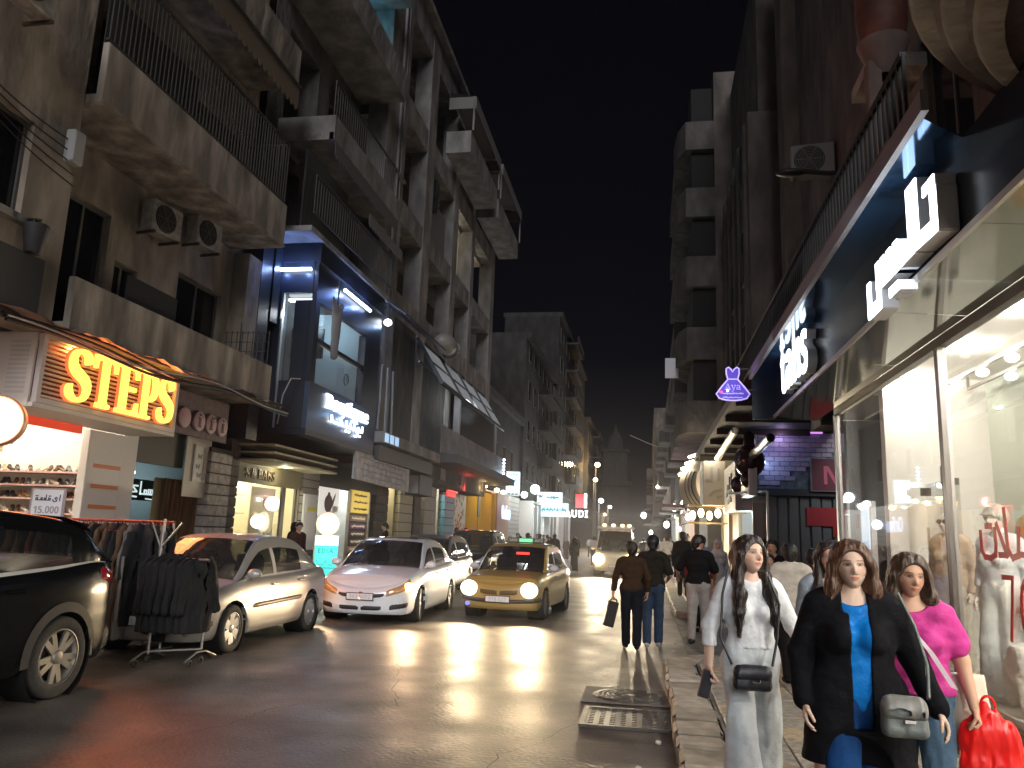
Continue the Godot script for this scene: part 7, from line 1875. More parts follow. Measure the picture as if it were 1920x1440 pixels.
	obj("panel", mb().box(-0.04, 0.04, 0, 2.12, -0.28, 0.55, 0.01), mat("panel_white"), sd)
	obj("lit_screen", mb().box(-0.055, -0.04, 1.45, 2.05, 0.1, 0.5), mat("screen_blue", 0.6, 0.7, 0.8, 0.3, 0, {"e": [0.70, 0.85, 1.0, 0.7]}), sd)
	obj("orange_mark", mb().box(-0.05, -0.04, 1.75, 1.95, -0.24, -0.05), mat("stripe_orange"), sd)
	for y in [0.9, 1.3]: obj("dark_mark", mb().box(-0.05, -0.04, y, y + 0.2, -0.2, -0.05), mat("screen_black"), sd)

func right_upper() -> void:
	var con := concrete("right_wall", 0.16, 0.13, 0.105)
	var t := thing("right_house", "dark tall house above the clothes store", "building", Vector3.ZERO)
	obj("wall", facade(mb(), 4.0, 4.4, 1.0, -21.0, 5.2, 20.0, [[-9.8, -11.4, 6.6, 9.0], [-9.8, -11.4, 10.6, 13.0], [-15.0, -16.8, 6.8, 9.0]]), con, t)
	obj("end_wall", mb().box(4.4, 12.0, 5.2, 20.0, -21.0, -20.6), con, t)
	obj("return_wall", mb().box(3.6, 4.0, 5.2, 20.0, -20.4, -21.3), con, t)
	for h in [[-9.8, -11.4, 6.6, 9.0], [-9.8, -11.4, 10.6, 13.0], [-15.0, -16.8, 6.8, 9.0]]: window(t, 4.0, -1, h[0], h[1], h[2], h[3], mat("dark_pane"), 1)
	obj("pale_ledge", mb().box(3.2, 4.0, 8.55, 8.75, -11.2, -12.2), concrete("ledge_pale", 0.35, 0.30, 0.25), t)
	obj("balcony_floor", mb().box(1.80, 4.0, 4.605, 4.68, -5.9, -20.0), con, t)
	var iron := mat("iron_black", 0.02, 0.018, 0.016, 0.5, 0.3)
	var rl := obj("balcony_rail", mb().bar(Vector3(1.87, 4.70, -5.7), Vector3(1.87, 4.70, -20.0), 0.05, 0.05), iron, t)
	railing(rl, Vector3(1.87, 4.68, -5.7), Vector3(1.87, 4.68, -20.0), 0.56, 0.13, iron, 0.012)
	obj("rail_sheet", mb().box(1.91, 1.93, 4.68, 5.18, -9.4, -20.0), mat("sheet_black", 0.025, 0.022, 0.02, 0.8), t)
	# round corner balcony with mouldings and the terracotta drum
	var rb := thing("round_balcony", "round corner balcony with pale curved mouldings at the top right", "balcony", Vector3(3.5, 4.46, -3.67))
	var pal := concrete("moulding_pale", 0.13, 0.105, 0.085)
	var brn := concrete("moulding_brown", 0.06, 0.032, 0.026)
	var prof := [Vector2(0.5, 0.0), Vector2(2.15, 0.02), Vector2(2.2, 0.08), Vector2(2.2, 0.14)]
	obj("underside", mb().lathe([Vector2(0.3, 0.03), Vector2(1.5, 0.03), Vector2(1.74, 0.02)], 48), brn, rb)
	for q in [[1.80, 0.0, 0.04], [1.95, 0.13, 0.04], [2.11, 0.26, 0.05]]:
		obj("moulding", mb().lathe([Vector2(q[0] - 0.12, q[1]), Vector2(q[0], q[1] + 0.01), Vector2(q[0] + 0.03, q[1] + 0.05), Vector2(q[0] + 0.02, q[1] + q[2] + 0.03), Vector2(q[0] - 0.10, q[1] + q[2] + 0.04)], 56), pal, rb)
	obj("drum_wall", mb().lathe([Vector2(1.70, 0.03), Vector2(1.72, 0.10), Vector2(1.86, 0.12), Vector2(1.87, 0.23), Vector2(2.02, 0.25), Vector2(2.03, 1.0)], 48), brn, rb)
	var dr := thing("terracotta_drum", "rounded terracotta coloured drum on a pale pillar above the store", "ornament", Vector3(2.74, 7.72, -9.0))
	obj("drum", mb().lathe([Vector2(0.05, -0.42), Vector2(0.22, -0.32), Vector2(0.28, 0.0), Vector2(0.285, 0.3), Vector2(0.26, 0.34), Vector2(0.29, 0.40), Vector2(0.30, 1.3), Vector2(0.2, 1.5)], 32), mat("terracotta", 0.19, 0.062, 0.038, 0.7, 0, {"tex": [61, 0.012, 0.55, 1.0, 0.8]}), dr)
	obj("pale_cup", mb().lathe([Vector2(0.10, -0.66), Vector2(0.15, -0.58), Vector2(0.25, -0.36), Vector2(0.29, -0.24), Vector2(0.27, -0.24), Vector2(0.20, -0.44)], 32), concrete("cup_pink", 0.26, 0.185, 0.16), dr)
	obj("pillar", mb().box(-0.20, -0.06, -2.9, -0.5, -0.1, 0.1), concrete("cup_pink"), dr)
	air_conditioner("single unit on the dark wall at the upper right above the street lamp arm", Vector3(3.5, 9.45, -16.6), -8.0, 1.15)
	var sl := thing("unlit_street_lamp", "dark unlit street lamp arm reaching out over the dark fascia", "street lamp", Vector3(2.5, 8.0, -13.4))
	obj("head", mb().ball(Vector3(-0.05, -0.02, 0), Vector3(0.26, 0.07, 0.12), 14, 8), iron, sl)
	obj("arm", mb().tube([Vector3(0.1, 0.0, 0), Vector3(0.6, -0.06, 0), Vector3(1.5, 0.05, 0)], 0.045, 8), iron, sl)
	# the rest of the right row
	var dim := concrete("right_far_wall", 0.15, 0.13, 0.115)
	var pale := concrete("right_far_pale", 0.12, 0.108, 0.10)
	var a := thing("balconied_house", "house with stacked square balconies behind the dress sign", "building", Vector3.ZERO)
	obj("wall", mb().box(3.0, 10.0, 5.7, 14.6, -23.0, -31.0), dim, a)
	obj("upper_wall", mb().box(3.4, 10.0, 14.6, 20.0, -23.5, -31.0), dim, a)
	for i in 5:
		var z := -23.4 - i * 1.5
		obj("pilaster", mb().box(2.9, 3.0, 5.7, 14.4, z, z - 0.35), pale, a)
	for y in [6.2, 9.2, 12.2]:
		for z in [-24.2, -27.2]:
			var w := obj("window", mb().box(2.96, 3.02, y + 0.3, y + 2.1, z, z - 1.1), mat("window_frame"), a)
			obj("pane", mb().box(2.94, 2.97, y + 0.4, y + 2.0, z - 0.1, z - 1.0), mat("dark_pane"), w)
	var b := thing("rounded_balcony_tower", "taller house with a column of rounded pale balconies beside the night sky", "building", Vector3.ZERO)
	obj("wall", mb().box(2.7, 10.0, 5.5, 21.0, -31.0, -46.0), dim, b)
	for i in 5:
		var y := 5.75 + i * 2.95
		var poly := PackedVector2Array([Vector2(2.7, -31.0), Vector2(1.55, -31.0), Vector2(1.25, -31.9), Vector2(1.15, -33.5), Vector2(1.25, -35.2), Vector2(1.7, -36.2), Vector2(2.7, -36.4)])
		for q in poly.size(): poly[q] = Vector2(poly[q].x, -poly[q].y)
		var o := obj("balcony", mb().prism(poly, 1.25, Transform3D(Basis(Vector3(1, 0, 0), Vector3(0, 0, -1), Vector3(0, 1, 0)), Vector3(0, y, 0))), pale, b)
		obj("balcony_opening", mb().box(1.8, 2.75, y + 1.25, y + 2.9, -31.3, -36.0), mat("dark_room"), b)
	for i in 6:
		var y := 6.0 + i * 2.6
		var o2 := obj("balcony", mb().box(1.3, 2.7, y, y + 0.9, -38.0, -44.5), pale, b)
	for q in [[-46.0, -64.0, 16.0, 2.2], [-64.0, -100.0, 15.0, 1.9], [-100.0, -150.0, 18.0, 0.9]]:
		var c := thing("distant_house", ["dim distant house on the right after the rounded balconies", "further dim house on the right with hanging boards", "last dim house at the far right end of the street"][[-46.0, -64.0, -100.0].find(q[0])], "building", Vector3.ZERO)
		obj("wall", mb().box(q[3], q[3] + 6, 3.6, q[2], q[0], q[1]), dim, c)
		var z: float = q[0] - 2
		while z > q[1]:
			obj("balcony", mb().box(q[3] - 0.9, q[3], 6.2, 7.1, z, z - 4.0), pale, c)
			obj("balcony", mb().box(q[3] - 0.9, q[3], 9.6, 10.5, z, z - 4.0), pale, c)
			obj("shop_awning", mb().box(q[3] - 1.3, q[3], 3.5, 3.7, z + 1, z - 4.0), dim, c)
			z -= 8.0
	var wb := thing("white_board", "small blank white board high on the edge of the rounded balcony house", "sign", Vector3(1.15, 8.3, -33.0))
	obj("board", mb().box(-0.4, 0.15, 0, 0.85, -0.06, 0.0), mat("board_paper"), wb)
	obj("bracket", mb().bar(Vector3(0.1, 0.4, -0.03), Vector3(1.4, 0.4, -0.6), 0.05, 0.05), iron, wb)
	# dress sign
	var ds := thing("dress_sign", "violet glowing sign in the shape of a ball gown hanging over the right pavement", "sign", Vector3(1.47, 4.33, -13.9))
	var gown := PackedVector2Array([Vector2(-0.13, 0.12), Vector2(-0.17, 0.28), Vector2(-0.17, 0.42), Vector2(-0.11, 0.46), Vector2(-0.04, 0.40), Vector2(0, 0.33), Vector2(0.04, 0.40), Vector2(0.11, 0.46), Vector2(0.17, 0.42), Vector2(0.17, 0.28), Vector2(0.13, 0.12), Vector2(0.28, -0.06), Vector2(0.44, -0.28), Vector2(0.36, -0.40), Vector2(0.22, -0.44), Vector2(0.08, -0.46), Vector2(-0.08, -0.46), Vector2(-0.22, -0.44), Vector2(-0.36, -0.40), Vector2(-0.44, -0.28), Vector2(-0.28, -0.06)])
	for i in gown.size(): gown[i] *= 0.64
	obj("panel", mb().prism(gown, 0.04, ff(0, 0, -0.04)), mat("gown_violet", 0.05, 0.03, 0.2, 0.5, 0, {"e": [0.10, 0.06, 0.72, 0.22]}), ds)
	var ring := Array(gown).map(func(v): return Vector3(v.x, v.y, 0.01))
	ring.append(ring[0])
	obj("neon_outline", mb().tube(ring, 0.014, 6), mat("neon_lilac", 0.6, 0.5, 0.9, 0.4, 0, {"e": [0.50, 0.42, 1.0, 0.42]}), ds)
	obj("waist_line", mb().tube([Vector3(-0.08, 0.082, 0.01), Vector3(0.08, 0.082, 0.01)], 0.012, 6), mat("neon_lilac"), ds)
	obj("script", text_mesh("Aya", 0.15, 0.008, "Droid Serif", false), mat("neon_lilac_dim", 0.4, 0.35, 0.7, 0.4, 0, {"e": [0.42, 0.36, 1.0, 0.30]}), ds, ff(0, -0.05, 0.004))
	pen("small_lettering", scribble(9, 0.34, 0.025, 5), 0.014, 0.006, ff(0, -0.17, 0), mat("neon_lilac_dim"), ds)
	pen("small_lettering", scribble(10, 0.34, 0.025, 4), 0.014, 0.006, ff(0, -0.24, 0), mat("neon_lilac_dim"), ds)
	lamp_ball(ds, "white_bulb", Vector3(-0.09, -0.12, 0.02), Vector3(0.02, 0.026, 0.014), mat("bulb_white"))
	lamp_ball(ds, "red_bulb", Vector3(-0.20, -0.15, 0.02), Vector3(0.03, 0.022, 0.014), mat("bulb_red", 0.8, 0.05, 0.2, 0.4, 0, {"e": [1.0, 0.06, 0.25, 1.5]}))
	obj("hanger", mb().bar(Vector3(0, 0.26, -0.02), Vector3(0.4, 0.28, -0.02), 0.02, 0.02).bar(Vector3(0.2, -0.1, -0.02), Vector3(0.4, -0.1, -0.02), 0.02, 0.02), iron, ds)
	omni(ds, Vector3(0, 0, 0.35), [0.4, 0.25, 1.0], 0.12, 0.2)

func right_low_shops() -> void:
	var iron := mat("iron_black")
	# canopy over the shops after the store
	var c := thing("canopy", "dark flat canopy over the small shops with two silvery tubes below", "canopy", Vector3.ZERO)
	obj("roof", mb().box(1.7, 4.6, 4.45, 4.65, -15.2, -29.0), mat("canopy_dark", 0.03, 0.022, 0.02, 0.7), c)
	obj("back_beam", mb().box(3.0, 4.6, 3.7, 5.7, -14.4, -15.2), mat("canopy_dark"), c)
	for i in 6: obj("rafter", mb().box(1.75, 4.0, 4.30, 4.44, -16.0 - i * 2.2, -16.12 - i * 2.2), mat("canopy_dark"), c)
	for q in [[Vector3(2.02, 4.18, -18.8), Vector3(2.02, 4.0, -23.4)], [Vector3(2.45, 3.72, -16.4), Vector3(2.45, 3.62, -20.6)]]:
		var p := obj("duct_tube", mb().tube(range(24).map(func(i): return (q[0] as Vector3).lerp(q[1], i / 23.0)), 0.09, 12), mat("foil", 0.55, 0.52, 0.48, 0.28, 0.85, {"nrm": [62, 0.06, 8.0, 1.0, 3.0]}), c)
	# side house with tiled wall and shutter (faces the viewer, set back)
	var h := thing("tiled_shop", "shop side wall with a violet lit tile patch and grey shutter next to the store", "building", Vector3.ZERO)
	obj("wall", mb().box(2.75, 6.0, 2.98, 4.4, -20.6, -20.9), mat("plaster_blue", 0.20, 0.24, 0.27, 0.85, 0, {"tex": [63, 0.02, 0.55, 1.0, 0.8]}), h)
	var tl := mb().obox(Transform3D(), Vector3(0.24, 0.11, 0.03), 0.006).mesh()
	for j in 11:
		for i in 14:
			if i * 0.25 + j * 0.0 > 0.3 + j * 0.22: continue
			obj("tile", tl, mat("tile_violet_%d" % ((i * 3 + j * 5) % 3), [0.34, 0.40, 0.30][(i * 3 + j * 5) % 3], [0.29, 0.34, 0.27][(i * 3 + j * 5) % 3], [0.40, 0.44, 0.38][(i * 3 + j * 5) % 3], 0.35), h, ff(2.90 + i * 0.25 + (0.12 if j % 2 else 0.0), 3.12 + j * 0.12, -20.585))
	obj("violet_tube", mb().box(2.8, 4.3, 4.36, 4.40, -20.45, -20.5), mat("tube_violet", 0.6, 0.3, 0.8, 0.4, 0, {"e": [0.85, 0.35, 1.0, 0.6]}), h)
	omni(h, Vector3(3.3, 4.25, -20.3), [0.66, 0.52, 0.95], 0.09, 0.1)
	omni(h, Vector3(3.0, 3.6, -20.2), [0.45, 0.6, 1.0], 0.12, 0.05)
	obj("lintel", mb().box(2.75, 6.0, 2.82, 2.98, -20.55, -20.9), mat("lintel_dark", 0.04, 0.04, 0.045, 0.6), h)
	for i in 12:
		obj("shutter_slat", mb().box(2.98 + i * 0.26, 3.20 + i * 0.26, 0.15, 2.82, -20.7 - 0.05 * (i % 2), -20.75 - 0.05 * (i % 2), 0.01), mat("shutter_grey", 0.13, 0.145, 0.15, 0.5, 0.2), h)
	obj("red_notice", mb().box(3.9, 4.5, 2.1, 2.55, -20.66, -20.69).box(4.5, 5.3, 1.85, 2.55, -20.66, -20.69), mat("notice_red", 0.42, 0.02, 0.03, 0.6), h)
	var ns := thing("red_n_sign", "dark red sign with a white framed letter at the store corner", "sign", Vector3(4.35, 3.30, -20.45))
	obj("board", mb().box(-0.35, 0.9, -0.35, 0.42, -0.06, 0), mat("board_wine", 0.14, 0.012, 0.035, 0.5), ns)
	obj("frame", mb().box(-0.37, -0.34, -0.37, 0.44, -0.06, 0.015).box(-0.34, 0.9, 0.42, 0.44, -0.06, 0.015).box(-0.34, 0.9, -0.37, -0.35, -0.06, 0.015), mat("frame_pale"), ns)
	obj("letter", text_mesh("N", 0.62, 0.02), mat("letter_red", 0.45, 0.05, 0.10, 0.5, 0, {"e": [0.9, 0.3, 0.4, 0.06]}), ns, ff(0.12, 0.02, 0.01))
	var gp := thing("red_white_post", "narrow red and white banner post in front of the grey shutter", "banner", Vector3(2.62, 0.15, -19.6))
	obj("red_cloth", mb().box(-0.14, 0.16, 1.25, 2.42, -0.03, 0.03), mat("cloth_red", 0.42, 0.012, 0.025, 0.8), gp)
	obj("white_cloth", mb().prism(PackedVector2Array([Vector2(-0.10, 0.0), Vector2(0.16, 0.0), Vector2(0.16, 1.25), Vector2(0.02, 1.25)]), 0.05, ff(0, 0, -0.02)), mat("cloth_white", 0.6, 0.58, 0.58, 0.8), gp)
	obj("post", mb().bar(Vector3(0.2, 0, -0.02), Vector3(0.2, 2.7, -0.02), 0.05, 0.05).bar(Vector3(0.2, 2.7, -0.02), Vector3(-0.7, 2.62, -0.02), 0.05, 0.05), mat("post_steel", 0.4, 0.4, 0.4, 0.4, 0.6), gp)
	# small lit shops along the pavement
	var s := thing("blue_lit_shop", "small shop with a blue lit doorway full of goods on the right", "shop", Vector3.ZERO)
	room(s, 2.75, 5.2, -20.95, -23.2, 0.15, 3.1, mat("shop_grey2"), mat("shop_floor"), -1)
	obj("sign_panel", mb().box(2.35, 2.55, 2.72, 3.5, -19.2, -21.8, 0.02), mat("panel_silver", 0.38, 0.38, 0.38, 0.4, 0.3), s)
	pen("sign_lettering", scribble(15, 1.2, 0.1, 4), 0.05, 0.02, fr(2.34, 2.95, -20.4), mat("lettering_gold", 0.7, 0.6, 0.4, 0.5, 0, {"e": [1.0, 0.85, 0.6, 0.6]}), s)
	for y in 9: obj("goods", mb().box(2.85, 3.1, 0.4 + y * 0.26, 0.6 + y * 0.26, -21.2, -22.0, 0.03), mat("goods_blue_%d" % (y % 3), [0.2, 0.45, 0.1][y % 3], [0.35, 0.5, 0.2][y % 3], [0.55, 0.6, 0.4][y % 3], 0.4), s)
	obj("light_tube", mb().box(2.7, 2.74, 0.6, 2.6, -21.05, -21.12), mat("tube_cyan"), s)
	omni(s, Vector3(2.6, 2.3, -21.3), [0.55, 0.8, 1.0], 0.55, 0.1)
	omni(s, Vector3(3.4, 2.7, -22.0), [0.7, 0.88, 1.0], 0.6, 0.1)
	for q in [[2.42, 3.55, -19.5, 0.36, "larger dark figure shaped lamp hanging before the white shop sign"], [2.30, 3.05, -20.6, 0.22, "smaller round black hanging lamp left of the figure shaped one"], [2.36, 3.1, -19.4, 0.18, "small round black hanging lamp below the figure shaped one"]]:
		var l := thing("hanging_ornament", q[4], "ornament", Vector3(q[0], q[1], q[2]))
		obj("body", mb().ball(Vector3.ZERO, Vector3(q[3], q[3] * 1.1, q[3]), 16, 12), mat("wine_black", 0.03, 0.008, 0.01, 0.2), l)
		obj("neck", mb().lathe([Vector2(q[3] * 0.4, q[3] * 0.9), Vector2(q[3] * 0.35, q[3] * 1.8), Vector2(q[3] * 0.1, q[3] * 2.0)], 12), mat("wine_black"), l)
	var w := thing("white_sign_box", "large cream sign box with dark Arabic letters over the pavement", "sign", Vector3(2.25, 3.05, -22.6))
	w.basis = ON_RIGHT
	obj("box", mb().box(-1.5, 1.6, -0.62, 0.68, -0.5, 0.0, 0.03), mat("sign_cream", 0.60, 0.53, 0.42, 0.5), w)
	pen("lettering", [[Vector2(0.2, 0.3), Vector2(0.2, -0.05), Vector2(-0.2, -0.05), Vector2(-0.2, 0.1)], [Vector2(0.65, 0.36), Vector2(0.65, -0.05), Vector2(0.4, -0.05)], [Vector2(-0.4, 0.1), Vector2(-0.5, -0.1), Vector2(-0.8, -0.12)], [Vector2(0.5, -0.3), Vector2(0.3, -0.25), Vector2(-0.3, -0.33)]], 0.10, 0.03, ff(0, 0, 0), mat("lettering_brown", 0.10, 0.06, 0.03, 0.5), w)
	obj("pale_edge", mb().box(1.6, 1.64, -0.62, 0.68, -0.5, 0.02), mat("board_frame"), w)
	omni(w, Vector3(0.5, -0.9, 0.35), [1.0, 0.82, 0.58], 0.5, 0.08)
	omni(w, Vector3(-0.8, 0.95, 0.3), [1.0, 0.85, 0.62], 0.25, 0.05)
	var pw := thing("cream_pillar", "cream lit pillar under the large cream sign box", "pillar", Vector3(2.75, 0.15, -23.4))
	obj("shaft", mb().box(-0.2, 0.5, 0, 2.4, -1.3, 0.1), mat("pillar_cream", 0.58, 0.50, 0.38, 0.6), pw)
	obj("base", mb().box(-0.24, 0.54, 0, 0.2, -1.34, 0.14, 0.02), mat("pillar_cream"), pw)
	var w2 := thing("small_sign_box", "small white sign box with black writing left of the cream one", "sign", Vector3(2.1, 3.5, -26.8), 6.0)
	obj("box", mb().box(-0.32, 0.42, -0.72, 0.72, -0.3, 0.3, 0.02), mat("sign_ivory", 0.66, 0.62, 0.54, 0.5), w2)
	pen("writing", [[Vector2(-0.1, 0.5), Vector2(-0.1, 0.1), Vector2(-0.25, 0.1)], [Vector2(0.12, 0.45), Vector2(0.12, 0.12)], [Vector2(0.2, -0.2), Vector2(0.0, -0.25), Vector2(-0.15, -0.4)], [Vector2(0.22, -0.4), Vector2(0.1, -0.45)]], 0.08, 0.02, ff(0.05, 0, 0.3), mat("print_black"), w2)
	omni(w2, Vector3(-0.1, 0.9, 0.6), [1.0, 0.88, 0.66], 0.3, 0.06)
	var rs := thing("round_blank_sign", "big rounded blank cream panel curving out over the right pavement", "canopy", Vector3(2.62, 3.62, -28.5))
	rs.basis = Basis(Vector3.UP, 0.12).scaled(Vector3.ONE * 0.74)
	obj("disc", mb().prism(PackedVector2Array(arc(Vector2(-0.1, 0), Vector2(1.15, 1.15), 75, 270, 24) + [Vector2(0.9, -1.15), Vector2(0.9, 1.1)]), 0.3, ff(0, 0, -0.3)), mat("disc_cream", 0.56, 0.49, 0.38, 0.7), rs)
	obj("hood", mb().lathe([Vector2(1.5, -2.8), Vector2(1.35, -1.4), Vector2(1.145, -0.28)], 24, Transform3D(Basis(Vector3.RIGHT, PI / 2), Vector3(-0.1, 0, 0)), PI * 0.5, PI * 1.5), mat("hood_cream", 0.42, 0.36, 0.28, 0.7), rs)
	for i in 3: obj("hood_band", mb().tube(arc(Vector2(-0.1, 0), Vector2(1.24 + i * 0.07, 1.24 + i * 0.07), 150, 240, 10).map(func(v): return Vector3(v.x, v.y, -0.7 - i * 0.5)), 0.03, 5), iron, rs)
	omni(rs, Vector3(-0.4, -0.6, 0.9), [1.0, 0.84, 0.6], 0.6, 0.08)
	var cl := thing("shop_light_cluster", "cluster of bright warm floodlights above the rounded cream panel", "lamp", Vector3(1.6, 4.55, -30.6))
	for q in [[0.0, 0.0], [-0.15, -0.2], [0.12, 0.25], [-0.25, -0.42], [0.2, -0.3]]:
		obj("flood_lamp", mb().obox(Transform3D(Basis(Vector3(0, 0, 1), 0.35), Vector3(q[0], q[1], 0)), Vector3(0.36, 0.10, 0.12), 0.02), mat("flood_lit", 0.9, 0.85, 0.7, 0.4, 0, {"e": [1.0, 0.86, 0.60, 6.0]}), cl)
	obj("arm", mb().bar(Vector3(0.2, 0.3, 0), Vector3(1.0, 0.8, 0.4), 0.04, 0.04), mat("post_steel"), cl)
	omni(cl, Vector3(-0.3, -0.2, 0.4), [1.0, 0.84, 0.58], 2.0, 0.15)
	var ch := thing("chandelier", "row of warm glass lamps hanging under the rounded cream panel", "lamp", Vector3(2.0, 2.45, -27.0))
	obj("frame", mb().box(-0.65, 0.75, -0.25, -0.2, -0.2, 0.2).box(-0.65, 0.75, 0.30, 0.36, -0.2, 0.2), mat("frame_gold", 0.35, 0.24, 0.1, 0.35, 0.7), ch)
	for i in 5:
		obj("glass_lamp", mb().ball(Vector3(-0.5 + i * 0.27, 0.02 + 0.08 * (i % 2) + (0.2 if i == 4 else 0.0), 0), Vector3(0.10, 0.15, 0.10), 12, 8), mat("lamp_warm_glass", 0.9, 0.8, 0.6, 0.4, 0, {"e": [1.0, 0.84, 0.55, 5.0]}), ch)
	omni(ch, Vector3(0, -0.5, 0.3), [1.0, 0.84, 0.55], 1.6, 0.15)
	var bs := thing("brown_door_shop", "shop front with a brown door under the rounded cream panel", "shop", Vector3.ZERO)
	room(bs, 2.9, 5.0, -24.8, -31.0, 0.15, 3.6, mat("shop_cream"), mat("shop_floor"), -1)
	obj("brown_door", mb().box(2.7, 2.8, 0.15, 2.6, -25.2, -26.4), mat("door_brown", 0.14, 0.075, 0.035, 0.5), bs)
	obj("cream_jamb", mb().box(2.6, 2.9, 0.15, 2.7, -26.5, -28.2), mat("pillar_cream"), bs)
	omni(bs, Vector3(3.6, 3.2, -28.0), [1.0, 0.85, 0.6], 1.2, 0.1)
	# far right lights
	var far := [[Vector3(1.75, 3.7, -52.0), 0.38, [1.0, 0.97, 0.92], "white shop lamp right of the distant lantern"], [Vector3(2.2, 2.9, -44.0), 0.28, [1.0, 0.55, 0.6], "pinkish round shop lamp on the far right pavement"], [Vector3(1.5, 2.8, -62.0), 0.4, [0.95, 0.98, 1.0], "tall white lit shop edge far along the right side"], [Vector3(-0.3, 4.2, -88.0), 0.55, [0.95, 0.97, 1.0], "lantern shaped white street light in the middle distance"], [Vector3(1.0, 6.4, -74.0), 0.28, [1.0, 0.9, 0.75], "small warm lamp high on the far right houses"], [Vector3(0.6, 2.6, -110.0), 0.5, [1.0, 0.95, 0.85], "one of several faint lamps at the far end of the right pavement"], [Vector3(1.9, 2.3, -48.0), 0.22, [1.0, 0.9, 0.8], "low white lamp left of the pinkish shop lamp"]]
	for q in far:
		var l := thing("shop_lamp", q[3], "lamp", q[0])
		obj("globe", mb().ball(Vector3.ZERO, Vector3(q[1], q[1] * 1.2, q[1]) * 0.55, 12, 8), mat("far_lamp_%.2f_%.2f" % [q[2][1], q[2][2]], 0.9, 0.9, 0.9, 0.4, 0, {"e": [q[2][0], q[2][1], q[2][2], 4.0]}), l)
		obj("bracket", mb().bar(Vector3(0, q[1], 0), Vector3(1.0, q[1] + 0.3, 0), 0.06, 0.06), iron, l)
		omni(l, Vector3(-0.2, 0, q[1] + 0.35), q[2], 16.0 * q[1], 0.4)
	for i in 5:
		var z := -34.0 - i * 7.5
		var lit := thing("lit_shop_front", ["first", "second", "third", "fourth", "fifth"][i] + " small lit shop front beyond the rounded cream panel on the right", "shop", Vector3.ZERO, 0.0, "lit shop fronts down the right side")
		room(lit, 2.6 - i * 0.1, 5.0, z, z - 5.0, 0.15, 3.3, mat("shop_cream" if i % 2 else "shop_grey2"), mat("shop_floor"), -1)
		downlight(lit, Vector3(3.2, 3.2, z - 2.5), [[1.0, 0.95, 0.85], [0.85, 0.95, 1.0], [1.0, 0.8, 0.7], [0.9, 1.0, 0.95], [1.0, 0.95, 0.85]][i], 2.2, 8.0, 0.2)
		obj("sign_board", mb().box(2.35 - i * 0.1, 2.5 - i * 0.1, 3.3, 4.1, z, z - 4.6, 0.03), mat("sign_ivory"), lit)
		obj("display", mb().box(3.4, 4.2, 0.15, 1.5, z - 0.8, z - 4.0, 0.1), mat("goods_tan"), lit)
	var wire := thing("overhead_wire", "short pale overhead wire against the night sky", "cable")
	obj("wire", mb().tube([Vector3(-1.3, 9.6, -62), Vector3(0.1, 9.0, -62), Vector3(0.8, 8.6, -61)], 0.03, 5), mat("cable_pale"), wire)

